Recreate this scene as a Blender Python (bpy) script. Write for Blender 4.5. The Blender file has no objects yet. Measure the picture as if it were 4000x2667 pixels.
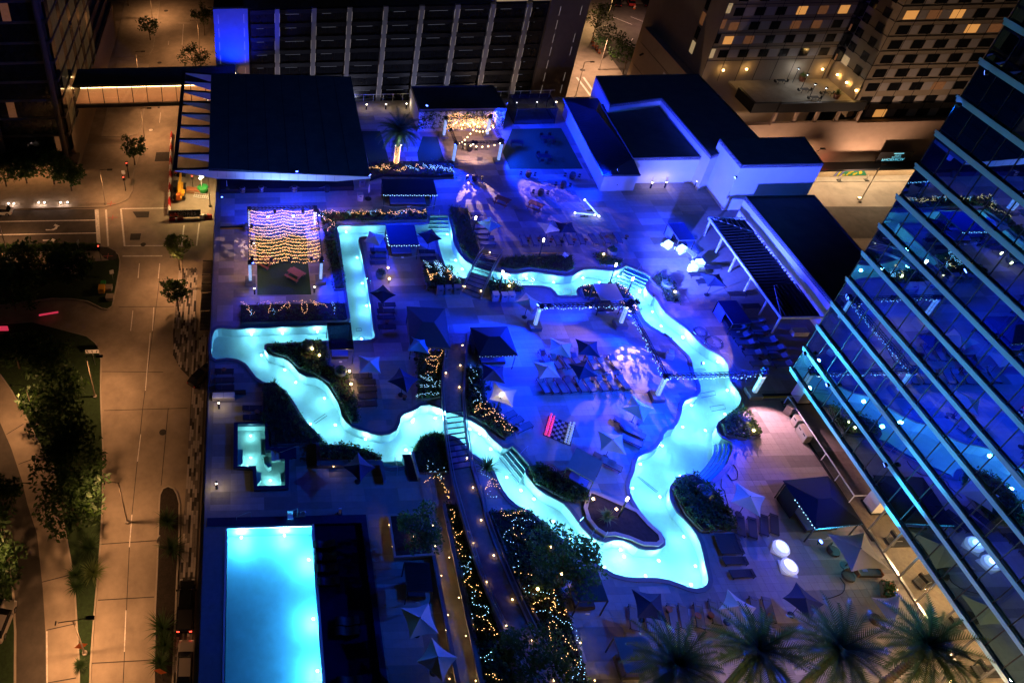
import bpy, bmesh, math, random
from mathutils import Vector, Matrix
from mathutils.geometry import tessellate_polygon
random.seed(7)
scene = bpy.context.scene
C = scene.collection
R = math.radians
# ---------------------------------------------------------------- camera
cam_data = bpy.data.cameras.new('camera')
cam = bpy.data.objects.new('camera', cam_data); C.objects.link(cam); scene.camera = cam
cam_data.sensor_width = 36.0; cam_data.lens = 27.411
cam_data.shift_x = 0.2519; cam_data.shift_y = -0.1577
cam_data.clip_start = 0.5; cam_data.clip_end = 2000
_p, _r, _y = 0.654934745, 0.0272718784, 0.00620271253
_Rz = Matrix.Rotation(_y, 3, 'Z')
_X = _Rz @ Vector((1, 0, 0)); _F = _Rz @ Vector((0, math.cos(_p), -math.sin(_p))); _D = _Rz @ Vector((0, -math.sin(_p), -math.cos(_p)))
_X, _D = math.cos(_r)*_X + math.sin(_r)*_D, -math.sin(_r)*_X + math.cos(_r)*_D
_m = Matrix((_X, -_D, -_F)).transposed().to_4x4(); _m.translation = Vector((0, 0, 66.0))
cam.matrix_world = _m
# ---------------------------------------------------------------- night sky and faint moon
world = bpy.data.worlds.new('World'); scene.world = world; world.use_nodes = True
_n = world.node_tree.nodes; _l = world.node_tree.links
sky = _n.new('ShaderNodeTexSky'); sky.sky_type = 'NISHITA'; sky.sun_disc = False
sky.sun_elevation = R(-3.5); sky.sun_rotation = R(200)
_bg = _n['Background']; _bg.inputs['Strength'].default_value = 0.10
_l.new(sky.outputs[0], _bg.inputs['Color'])
sun_data = bpy.data.lights.new('moon', 'SUN'); sun_data.energy = 0.006; sun_data.angle = R(10); sun_data.color = (0.6, 0.75, 1.0)
sun = bpy.data.objects.new('moon', sun_data); C.objects.link(sun); sun.rotation_euler = (R(58), 0, R(-20))
vs = scene.view_settings; vs.view_transform = 'Standard'; vs.look = 'None'; vs.exposure = 0.0; vs.gamma = 1.0
scene.render.engine = 'CYCLES'
cy = scene.cycles
cy.use_denoising = True; cy.max_bounces = 5; cy.diffuse_bounces = 2; cy.glossy_bounces = 4; cy.transmission_bounces = 4
cy.transparent_max_bounces = 14; cy.caustics_reflective = False; cy.caustics_refractive = False
cy.sample_clamp_indirect = 2.5; cy.sample_clamp_direct = 0; cy.use_light_tree = True
try: cy.denoiser = 'OPENIMAGEDENOISE'
except Exception: pass
SZ = -28.0          # street level
# ---------------------------------------------------------------- materials
M = {}
def mat(name, col, rough=0.6, var=0.15, scale=1.5, metal=0.0, bump=0.0, spec=0.4, emit=None, es=0.0, attr=False):
    m = bpy.data.materials.new(name); m.use_nodes = True
    nt = m.node_tree; b = nt.nodes['Principled BSDF']
    b.inputs['Roughness'].default_value = rough; b.inputs['Metallic'].default_value = metal
    b.inputs['Specular IOR Level'].default_value = spec
    if var > 0:
        geo = nt.nodes.new('ShaderNodeNewGeometry')
        nz = nt.nodes.new('ShaderNodeTexNoise'); nz.inputs['Scale'].default_value = scale; nz.inputs['Detail'].default_value = 6; nz.inputs['Roughness'].default_value = 0.65
        nt.links.new(geo.outputs['Position'], nz.inputs['Vector'])
        mr = nt.nodes.new('ShaderNodeMapRange'); mr.inputs['From Min'].default_value = 0.25; mr.inputs['From Max'].default_value = 0.75
        mr.inputs['To Min'].default_value = 1 - var; mr.inputs['To Max'].default_value = 1 + var
        nt.links.new(nz.outputs['Fac'], mr.inputs['Value'])
        mx = nt.nodes.new('ShaderNodeMix'); mx.data_type = 'RGBA'; mx.blend_type = 'MULTIPLY'; mx.inputs['Factor'].default_value = 1
        mx.inputs['A'].default_value = (*col, 1)
        nt.links.new(mr.outputs['Result'], mx.inputs['B'])
        out = mx.outputs['Result']
        if attr:
            at = nt.nodes.new('ShaderNodeAttribute'); at.attribute_name = 'tone'
            m2 = nt.nodes.new('ShaderNodeMix'); m2.data_type = 'RGBA'; m2.blend_type = 'MULTIPLY'; m2.inputs['Factor'].default_value = 1
            nt.links.new(out, m2.inputs['A']); nt.links.new(at.outputs['Color'], m2.inputs['B']); out = m2.outputs['Result']
        nt.links.new(out, b.inputs['Base Color'])
        if bump > 0:
            bp = nt.nodes.new('ShaderNodeBump'); bp.inputs['Strength'].default_value = bump; bp.inputs['Distance'].default_value = 0.05
            nt.links.new(nz.outputs['Fac'], bp.inputs['Height']); nt.links.new(bp.outputs['Normal'], b.inputs['Normal'])
    else:
        b.inputs['Base Color'].default_value = (*col, 1)
    if emit:
        b.inputs['Emission Color'].default_value = (*emit, 1); b.inputs['Emission Strength'].default_value = es
        m.cycles.emission_sampling = 'NONE' if es < 60 and name.startswith('bulb') else 'AUTO'
    if name.startswith('leaf'):                          # thin leaves let light through
        tl = nt.nodes.new('ShaderNodeBsdfTranslucent'); tl.inputs['Color'].default_value = (min(1, col[0]*2.2), min(1, col[1]*2.2), col[2]*1.2, 1)
        mxs = nt.nodes.new('ShaderNodeMixShader'); mxs.inputs['Fac'].default_value = 0.4
        nt.links.new(b.outputs[0], mxs.inputs[1]); nt.links.new(tl.outputs[0], mxs.inputs[2]); nt.links.new(mxs.outputs[0], nt.nodes['Material Output'].inputs['Surface'])
    M[name] = m
    return m
def glass_mat(name, tint, refl_col, fac, rough=0.0, dark=None, wav=0.0):
    m = bpy.data.materials.new(name); m.use_nodes = True; nt = m.node_tree; nt.nodes.clear()
    o = nt.nodes.new('ShaderNodeOutputMaterial'); mx = nt.nodes.new('ShaderNodeMixShader')
    tr = nt.nodes.new('ShaderNodeBsdfTransparent'); tr.inputs['Color'].default_value = (*tint, 1)
    gl = nt.nodes.new('ShaderNodeBsdfGlossy'); gl.inputs['Color'].default_value = (*refl_col, 1); gl.inputs['Roughness'].default_value = rough
    lw = nt.nodes.new('ShaderNodeLayerWeight'); lw.inputs['Blend'].default_value = 0.35
    mr = nt.nodes.new('ShaderNodeMapRange'); mr.inputs['To Min'].default_value = fac; mr.inputs['To Max'].default_value = min(1, fac + 0.45)
    nt.links.new(lw.outputs['Fresnel'], mr.inputs['Value']); nt.links.new(mr.outputs['Result'], mx.inputs['Fac'])
    nt.links.new(tr.outputs[0], mx.inputs[1]); nt.links.new(gl.outputs[0], mx.inputs[2]); nt.links.new(mx.outputs[0], o.inputs['Surface'])
    if wav > 0:
        geo = nt.nodes.new('ShaderNodeNewGeometry'); nz = nt.nodes.new('ShaderNodeTexNoise'); nz.inputs['Scale'].default_value = 0.55; nz.inputs['Detail'].default_value = 2
        nt.links.new(geo.outputs['Position'], nz.inputs['Vector'])
        bp = nt.nodes.new('ShaderNodeBump'); bp.inputs['Strength'].default_value = wav; bp.inputs['Distance'].default_value = 0.1
        nt.links.new(nz.outputs['Fac'], bp.inputs['Height']); nt.links.new(bp.outputs['Normal'], gl.inputs['Normal'])
    M[name] = m
    return m
mat('concrete', (0.30, 0.27, 0.23), 0.85, 0.22, 0.6)
mat('road_concrete', (0.30, 0.25, 0.19), 0.85, 0.30, 0.35)
mat('asphalt', (0.075, 0.066, 0.055), 0.9, 0.3, 0.7)
mat('patch', (0.05, 0.045, 0.04), 0.9, 0.3, 2)
mat('sidewalk', (0.34, 0.29, 0.22), 0.85, 0.2, 0.8)
mat('kerb', (0.36, 0.32, 0.26), 0.85, 0.15, 1)
mat('paint', (0.75, 0.72, 0.66), 0.7, 0.35, 3)
mat('soil', (0.028, 0.022, 0.016), 1, 0.5, 4)
mat('lawn', (0.018, 0.04, 0.012), 1, 0.5, 3)
mat('turf', (0.03, 0.07, 0.02), 1, 0.3, 5)
mat('leaf', (0.035, 0.075, 0.025), 0.55, 0.5, 3, spec=0.35)
mat('leaf_pale', (0.10, 0.15, 0.05), 0.55, 0.4, 3)
mat('leaf_palm', (0.055, 0.085, 0.045), 0.34, 0.4, 2, spec=0.7)
mat('bark', (0.10, 0.075, 0.05), 0.9, 0.4, 6)
mat('tile', (0.37, 0.335, 0.315), 0.62, 0.10, 2.2, attr=True)
mat('tile_bed', (0.30, 0.265, 0.235), 0.8, 0.15, 2)
mat('coping', (0.16, 0.15, 0.15), 0.6, 0.15, 2)
mat('stone_wall', (0.42, 0.36, 0.28), 0.8, 0.15, 2)
mat('plaster', (0.62, 0.78, 0.80), 0.6, 0.12, 0.9)
mat('step_edge', (0.03, 0.10, 0.16), 0.5, 0)
mat('dark_pool_tile', (0.02, 0.035, 0.09), 0.3, 0.2, 3)
mat('white_wall', (0.72, 0.70, 0.68), 0.8, 0.06, 0.5)
mat('roof_dark', (0.085, 0.09, 0.095), 0.9, 0.25, 0.6)
mat('roof_metal', (0.06, 0.065, 0.075), 0.45, 0.1, 1, metal=0.5)
mat('roof_grey', (0.12, 0.115, 0.105), 0.9, 0.25, 0.7)
mat('black_metal', (0.012, 0.012, 0.014), 0.5, 0)
mat('dark_metal', (0.035, 0.037, 0.042), 0.45, 0.1, 2, metal=0.4)
mat('steel', (0.55, 0.57, 0.6), 0.3, 0, metal=0.9)
mat('white_metal', (0.7, 0.7, 0.72), 0.5, 0)
mat('alu_cyan', (0.45, 0.74, 0.86), 0.4, 0.05, 1)
mat('wood', (0.30, 0.11, 0.045), 0.65, 0.3, 4)
mat('deck_wood', (0.22, 0.18, 0.14), 0.7, 0.3, 3)
mat('wicker', (0.05, 0.04, 0.035), 0.8, 0.3, 8)
mat('sling', (0.20, 0.20, 0.21), 0.7, 0.12, 6)
mat('sling_dark', (0.03, 0.032, 0.04), 0.7, 0.12, 6)
mat('cushion', (0.10, 0.16, 0.5), 0.8, 0.1, 4)
mat('canvas_cream', (0.62, 0.56, 0.47), 0.85, 0.06, 3)
mat('canvas_teal', (0.10, 0.30, 0.38), 0.85, 0.06, 3)
mat('canvas_navy', (0.018, 0.03, 0.075), 0.85, 0.1, 3)
mat('canvas_dark', (0.012, 0.013, 0.018), 0.9, 0.1, 3)
mat('canvas_tan', (0.28, 0.23, 0.18), 0.9, 0.1, 3)
mat('canvas_brown', (0.075, 0.062, 0.055), 0.9, 0.1, 3)
mat('pot', (0.07, 0.10, 0.10), 0.5, 0.3, 3)
mat('terracotta', (0.30, 0.10, 0.05), 0.7, 0.2, 3)
mat('rubber', (0.012, 0.012, 0.012), 0.8, 0)
mat('black', (0.008, 0.008, 0.009), 0.7, 0)
mat('white_plastic', (0.75, 0.75, 0.75), 0.4, 0)
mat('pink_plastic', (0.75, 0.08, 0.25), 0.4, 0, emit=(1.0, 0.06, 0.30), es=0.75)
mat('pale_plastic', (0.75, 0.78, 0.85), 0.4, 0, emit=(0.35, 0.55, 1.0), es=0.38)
mat('pool_lens', (0.9, 0.95, 1), 0.4, 0, emit=(0.8, 0.95, 1.0), es=2.0)
mat('board_dark', (0.01, 0.012, 0.02), 0.5, 0)
mat('board_light', (0.35, 0.37, 0.42), 0.5, 0)
mat('orange', (0.7, 0.16, 0.03), 0.6, 0.1, 4)
mat('yellow', (0.75, 0.38, 0.03), 0.5, 0.12, 3)
mat('red', (0.5, 0.03, 0.03), 0.5, 0.1, 4)
mat('green_paint', (0.02, 0.25, 0.05), 0.5, 0.1, 3)
mat('banner', (0.07, 0.09, 0.085), 0.7, 0.1, 2)
mat('car_black', (0.012, 0.012, 0.014), 0.2, 0, spec=0.6)
mat('car_silver', (0.42, 0.38, 0.34), 0.3, 0, metal=0.4)
mat('car_white', (0.7, 0.68, 0.64), 0.3, 0)
mat('car_glass', (0.008, 0.009, 0.012), 0.08, 0, spec=0.8)
mat('hotel_wall', (0.34, 0.27, 0.19), 0.85, 0.10, 0.6)
mat('hotel_panel', (0.44, 0.40, 0.38), 0.85, 0.08, 0.8)
mat('tan_wall', (0.36, 0.25, 0.18), 0.85, 0.12, 0.6)
mat('mid_column', (0.36, 0.36, 0.40), 0.7, 0.08, 1)
mat('mid_wall', (0.20, 0.16, 0.16), 0.8, 0.1, 1)
mat('mid_spandrel', (0.012, 0.014, 0.022), 0.4, 0.2, 1)
mat('mid_pane', (0.016, 0.018, 0.024), 0.15, 0.3, 1, spec=0.6)
mat('office_wall', (0.11, 0.085, 0.07), 0.8, 0.1, 1)
mat('office_pane', (0.022, 0.022, 0.018), 0.12, 0.4, 0.7, spec=0.7)
mat('office_pane_warm', (0.13, 0.105, 0.05), 0.3, 0.3, 0.5, emit=(1, 0.75, 0.3), es=0.012)
mat('strip_dim', (0.3, 0.3, 0.3), 0.8, 0, emit=(0.7, 0.75, 1), es=0.10)
mat('window_dark', (0.012, 0.013, 0.016), 0.12, 0.2, 1, spec=0.7)
mat('curtain', (0.45, 0.33, 0.2), 0.9, 0.2, 5)
mat('lit_room', (0.5, 0.3, 0.12), 0.8, 0.3, 1.5, emit=(1, 0.42, 0.10), es=0.6)
mat('lit_room_dim', (0.3, 0.18, 0.1), 0.8, 0.3, 1.5, emit=(1, 0.36, 0.12), es=0.09)
mat('lit_room_pale', (0.5, 0.4, 0.25), 0.8, 0.3, 1.5, emit=(1, 0.7, 0.35), es=0.3)
mat('bulb_warm', (1, 0.7, 0.4), 0.5, 0, emit=(1.0, 0.50, 0.16), es=7)
mat('bulb_cool', (0.6, 0.8, 1), 0.5, 0, emit=(0.35, 0.72, 1.0), es=4.5)
mat('lamp_warm', (1, 0.8, 0.5), 0.5, 0, emit=(1.0, 0.62, 0.25), es=14)
mat('lamp_white', (1, 0.9, 0.8), 0.5, 0, emit=(1.0, 0.86, 0.66), es=9)
mat('lamp_cool', (0.9, 0.95, 1), 0.5, 0, emit=(0.75, 0.88, 1.0), es=8)
mat('lamp_blue', (0.2, 0.3, 1), 0.5, 0, emit=(0.08, 0.16, 1.0), es=12)
mat('lamp_red', (1, 0.1, 0.1), 0.5, 0, emit=(1.0, 0.06, 0.03), es=6)
mat('strip_white', (1, 0.95, 0.9), 0.5, 0, emit=(1.0, 0.82, 0.7), es=0.16)
mat('glow_white', (0.9, 0.95, 1), 0.5, 0, emit=(0.35, 0.62, 1.0), es=1.25)
mat('glow_column', (0.8, 0.9, 1), 0.5, 0.25, 2.5, emit=(0.40, 0.68, 1.0), es=0.62)
mat('glow_ring', (0.9, 0.9, 1), 0.5, 0, emit=(0.55, 0.62, 1.0), es=0.55)
mat('reflection_cyan', (0.4, 0.9, 1), 0.5, 0, emit=(0.15, 0.75, 1.0), es=0.8)  # glow stands for the shop sign reflected in the awning
glass_mat('tower_glass', (0.10, 0.17, 0.26), (0.40, 0.76, 0.95), 0.56, wav=0.010)
glass_mat('rail_glass', (0.86, 0.92, 0.95), (0.8, 0.9, 1.0), 0.05)
glass_mat('blue_glass', (0.25, 0.3, 0.45), (0.8, 0.9, 1.0), 0.12)
# water: tinted surface with a mirror-like skin, the basin shows through it
def water_mat(name, tint, bump, scale):
    m = glass_mat(name, tint, (0.9, 0.95, 1.0), 0.02)
    nt = m.node_tree; gl = [n for n in nt.nodes if n.type == 'BSDF_GLOSSY'][0]
    geo = nt.nodes.new('ShaderNodeNewGeometry'); nz = nt.nodes.new('ShaderNodeTexNoise'); nz.inputs['Scale'].default_value = scale; nz.inputs['Detail'].default_value = 3
    nt.links.new(geo.outputs['Position'], nz.inputs['Vector'])
    bp = nt.nodes.new('ShaderNodeBump'); bp.inputs['Strength'].default_value = bump; bp.inputs['Distance'].default_value = 0.1
    nt.links.new(nz.outputs['Fac'], bp.inputs['Height']); nt.links.new(bp.outputs['Normal'], gl.inputs['Normal'])
    return m
water_mat('water', (0.30, 0.83, 0.96), 0.35, 1.6)
water_mat('water_blue', (0.06, 0.46, 0.95), 0.3, 1.4)
water_mat('water_teal', (0.30, 0.85, 0.85), 0.5, 3.0)
# ---------------------------------------------------------------- mesh helpers
class MB:
    def __init__(s): s.v = []; s.f = []
    def quad(s, a, b, c, d):
        n = len(s.v); s.v += [tuple(a), tuple(b), tuple(c), tuple(d)]; s.f.append((n, n+1, n+2, n+3)); return s
    def tri(s, a, b, c):
        n = len(s.v); s.v += [tuple(a), tuple(b), tuple(c)]; s.f.append((n, n+1, n+2)); return s
    def box(s, x0, x1, y0, y1, z0, z1):
        n = len(s.v); s.v += [(x0,y0,z0),(x1,y0,z0),(x1,y1,z0),(x0,y1,z0),(x0,y0,z1),(x1,y0,z1),(x1,y1,z1),(x0,y1,z1)]
        s.f += [tuple(n+i for i in q) for q in ((3,2,1,0),(4,5,6,7),(0,1,5,4),(1,2,6,5),(2,3,7,6),(3,0,4,7))]; return s
    def bar(s, a, b, w, h=None):                      # square bar between two points
        a = Vector(a); b = Vector(b); h = h or w; d = (b-a)
        if d.length < 1e-6: return s
        d.normalize(); up = Vector((0,0,1)) if abs(d.z) < 0.95 else Vector((0,1,0))
        sx = d.cross(up).normalized()*w/2; sz = sx.cross(d).normalized()*h/2
        n = len(s.v)
        for p in (a, b):
            for q in (-sx-sz, sx-sz, sx+sz, -sx+sz): s.v.append(tuple(p+q))
        s.f += [tuple(n+i for i in q) for q in ((3,2,1,0),(4,5,6,7),(0,1,5,4),(1,2,6,5),(2,3,7,6),(3,0,4,7))]; return s
    def tube(s, pts, r, k=6, cap=True):
        pts = [Vector(p) for p in pts]; n0 = len(s.v); rs = r if isinstance(r, (list, tuple)) else [r]*len(pts)
        for i, p in enumerate(pts):
            d = (pts[min(i+1, len(pts)-1)] - pts[max(i-1, 0)])
            d = d.normalized() if d.length > 1e-6 else Vector((0,0,1))
            up = Vector((0,0,1)) if abs(d.z) < 0.9 else Vector((1,0,0))
            u = d.cross(up).normalized(); w = u.cross(d)
            for j in range(k):
                a = 2*math.pi*j/k; s.v.append(tuple(p + (u*math.cos(a) + w*math.sin(a))*rs[i]))
        for i in range(len(pts)-1):
            for j in range(k):
                a = n0+i*k+j; b = n0+i*k+(j+1) % k; s.f.append((a, b, b+k, a+k))
        if cap:
            s.f.append(tuple(n0+k-1-j for j in range(k))); e = n0+(len(pts)-1)*k; s.f.append(tuple(e+j for j in range(k)))
        return s
    def lathe(s, prof, k=14, c=(0,0,0)):              # profile of (r,z)
        n0 = len(s.v)
        for r, z in prof:
            for j in range(k):
                a = 2*math.pi*j/k; s.v.append((c[0]+r*math.cos(a), c[1]+r*math.sin(a), c[2]+z))
        for i in range(len(prof)-1):
            for j in range(k):
                a = n0+i*k+j; b = n0+i*k+(j+1) % k; s.f.append((a, b, b+k, a+k))
        s.f.append(tuple(n0+k-1-j for j in range(k))); e = n0+(len(prof)-1)*k; s.f.append(tuple(e+j for j in range(k)))
        return s
    def ball(s, c, r, k=6, m=4, sz=1.0):
        return s.lathe([(max(r*math.sin(math.pi*i/m), 0.001), -r*sz*math.cos(math.pi*i/m)) for i in range(m+1)], k, c)
    def octa(s, c, r):
        n = len(s.v); x, y, z = c
        s.v += [(x+r,y,z),(x,y+r,z),(x-r,y,z),(x,y-r,z),(x,y,z+r),(x,y,z-r)]
        s.f += [(n,n+1,n+4),(n+1,n+2,n+4),(n+2,n+3,n+4),(n+3,n,n+4),(n+1,n,n+5),(n+2,n+1,n+5),(n+3,n+2,n+5),(n,n+3,n+5)]; return s
    def poly(s, pts, z):                              # flat polygon
        t = tessellate_polygon([[Vector((p[0], p[1], 0)) for p in pts]]); n = len(s.v)
        s.v += [(p[0], p[1], z) for p in pts]
        for a in t: s._up(n, a)
        return s
    def polyh(s, rings, z):                           # polygon with holes
        t = tessellate_polygon([[Vector((p[0], p[1], 0)) for p in r] for r in rings]); n = len(s.v)
        for r in rings: s.v += [(p[0], p[1], z) for p in r]
        for a in t: s._up(n, a)
        return s
    def _up(s, n, a):
        A, B, D = (s.v[n+i] for i in a)
        cr = (B[0]-A[0])*(D[1]-A[1]) - (B[1]-A[1])*(D[0]-A[0])
        s.f.append(tuple(n+i for i in (a if cr > 0 else a[::-1])))
    def prism(s, pts, z0, z1, bottom=True):           # vertical prism with top
        s.poly(pts, z1)
        s.walls(pts, z0, z1)
        return s
    def walls(s, pts, z0, z1, closed=True):
        n = len(s.v); k = len(pts)
        for p in pts: s.v += [(p[0], p[1], z0), (p[0], p[1], z1)]
        for i in range(k if closed else k-1):
            j = (i+1) % k; s.f.append((n+2*i, n+2*j, n+2*j+1, n+2*i+1))
        return s
    def strip(s, A, B, closed=True):                  # ribbon between two 3D polylines
        n = len(s.v); k = len(A)
        for a, b in zip(A, B): s.v += [tuple(a), tuple(b)]
        for i in range(k if closed else k-1):
            j = (i+1) % k; s.f.append((n+2*i, n+2*j, n+2*j+1, n+2*i+1))
        return s
    def mesh(s, name):
        me = bpy.data.meshes.new(name); me.from_pydata(s.v, [], s.f); me.update(); return me
    def build(s, name, m, parent=None, smooth=False):
        me = s.mesh(name); me.materials.append(M[m])
        if smooth:
            for p in me.polygons: p.use_smooth = True
        o = bpy.data.objects.new(name, me); C.objects.link(o)
        if parent: o.parent = parent
        return o
def box(x0, x1, y0, y1, z0, z1): return MB().box(x0, x1, y0, y1, z0, z1)
def tag(o, label, cat, group=None, kind=None):
    o['label'] = label; o['category'] = cat
    if group: o['group'] = group
    if kind: o['kind'] = kind
    return o
def struct(o, label=None):
    o['kind'] = 'structure'
    if label: o['label'] = label
    return o
def thing(name, label, cat, loc=(0,0,0), rz=0.0, group=None):
    o = bpy.data.objects.new(name, None); C.objects.link(o)
    o.location = loc if len(loc) == 3 else (loc[0], loc[1], 0); o.rotation_euler = (0, 0, rz); o.empty_display_size = 0.2
    tag(o, label, cat, group); return o
def dup(o, parent=None):
    c = o.copy(); C.objects.link(c)
    if parent: c.parent = parent
    for ch in KIDS.get(o.name, []): dup(ch, c)
    return c
KIDS = {}
def index_kids(root):
    def rec(o):
        KIDS[o.name] = [c for c in bpy.data.objects if c.parent == o]
        for c in KIDS[o.name]: rec(c)
    rec(root)
def place(proto, used, loc, rz, label, group, sc=1.0):
    if not used: o = proto; used.append(1); 
    else: o = dup(proto)
    o.location = loc if len(loc) == 3 else (loc[0], loc[1], 0); o.rotation_euler = (0, 0, rz); o.scale = (sc, sc, sc)
    o['label'] = label; o['group'] = group
    return o
ORD = ['first','second','third','fourth','fifth','sixth','seventh','eighth','ninth','tenth','eleventh','twelfth','thirteenth','fourteenth','fifteenth','sixteenth','seventeenth','eighteenth','nineteenth','twentieth']
def smooth_loop(pts, step=0.5, closed=True):          # Catmull-Rom, resampled
    P = [Vector((p[0], p[1])) for p in pts]; n = len(P); out = []
    for i in range(n if closed else n-1):
        a, b, c, d = (P[(i+k-1) % n] if closed else P[min(max(i+k-1, 0), n-1)] for k in range(4))
        m = max(1, int((c-b).length/step))
        for j in range(m):
            t = j/m; q = 0.5*((2*b) + (c-a)*t + (2*a-5*b+4*c-d)*t*t + (3*b-a-3*c+d)*t**3)
            out.append((q.x, q.y))
    if not closed: out.append((P[-1].x, P[-1].y))
    return out
def offset_loop(L, d, closed=True):                   # + is to the left of travel
    n = len(L); out = []
    for i in range(n):
        a = Vector(L[(i-1) % n] if closed else L[max(i-1, 0)]); b = Vector(L[(i+1) % n] if closed else L[min(i+1, n-1)])
        t = (b-a); t = t.normalized() if t.length > 1e-6 else Vector((1, 0))
        out.append((L[i][0] - t.y*d, L[i][1] + t.x*d))
    return out
def area(L): return 0.5*sum(L[i][0]*L[(i+1) % len(L)][1] - L[(i+1) % len(L)][0]*L[i][1] for i in range(len(L)))
def inside(p, L):
    x, y = p; r = False; j = len(L)-1
    for i in range(len(L)):
        xi, yi = L[i]; xj, yj = L[j]
        if (yi > y) != (yj > y) and x < (xj-xi)*(y-yi)/(yj-yi)+xi: r = not r
        j = i
    return r
def point_light(name, loc, energy, col, r=0.1, parent=None):
    d = bpy.data.lights.new(name, 'POINT'); d.energy = energy; d.color = col; d.shadow_soft_size = r
    o = bpy.data.objects.new(name, d); C.objects.link(o); o.location = loc
    if parent: o.parent = parent
    return o
def spot_light(name, loc, target, energy, col, size, blend=0.4, r=0.1, gobo=None, parent=None):
    d = bpy.data.lights.new(name, 'SPOT'); d.energy = energy; d.color = col; d.shadow_soft_size = r; d.spot_size = R(size); d.spot_blend = blend
    o = bpy.data.objects.new(name, d); C.objects.link(o); o.location = loc
    o.rotation_euler = (Vector(target) - Vector(loc)).to_track_quat('-Z', 'Y').to_euler()
    if gobo:
        kind, scale, lo, hi = gobo
        d.use_nodes = True; nt = d.node_tree; em = nt.nodes['Emission']
        tc = nt.nodes.new('ShaderNodeTexCoord')
        sp = nt.nodes.new('ShaderNodeSeparateXYZ'); nt.links.new(tc.outputs['Normal'], sp.inputs[0])
        dx = nt.nodes.new('ShaderNodeMath'); dx.operation = 'DIVIDE'; nt.links.new(sp.outputs[0], dx.inputs[0]); nt.links.new(sp.outputs[2], dx.inputs[1])
        dy = nt.nodes.new('ShaderNodeMath'); dy.operation = 'DIVIDE'; nt.links.new(sp.outputs[1], dy.inputs[0]); nt.links.new(sp.outputs[2], dy.inputs[1])
        cb = nt.nodes.new('ShaderNodeCombineXYZ'); nt.links.new(dx.outputs[0], cb.inputs[0]); nt.links.new(dy.outputs[0], cb.inputs[1]); cb.inputs[2].default_value = random.random()*9
        rp = nt.nodes.new('ShaderNodeValToRGB'); e = rp.color_ramp.elements
        if kind == 'leaf':
            tx = nt.nodes.new('ShaderNodeTexNoise'); tx.inputs['Detail'].default_value = 1.5
            e[0].position, e[1].position = 0.50, 0.545
        else:
            tx = nt.nodes.new('ShaderNodeTexNoise'); tx.inputs['Detail'].default_value = 0.6; tx.inputs['Distortion'].default_value = 1.6
            e[0].position, e[1].position = 0.455, 0.565
            n2 = e.new(0.51); n2.color = (1, 1, 1, 1)
        e[0].color = (lo, lo, lo, 1); e[-1].color = (1, 1, 1, 1) if kind == 'leaf' else (lo, lo, lo, 1)
        tx.inputs['Scale'].default_value = scale
        nt.links.new(cb.outputs[0], tx.inputs['Vector']); nt.links.new(tx.outputs['Fac'], rp.inputs['Fac'])
        nt.links.new(rp.outputs['Color'], em.inputs['Color']); em.inputs['Strength'].default_value = hi
    if parent: o.parent = parent
    return o

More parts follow.
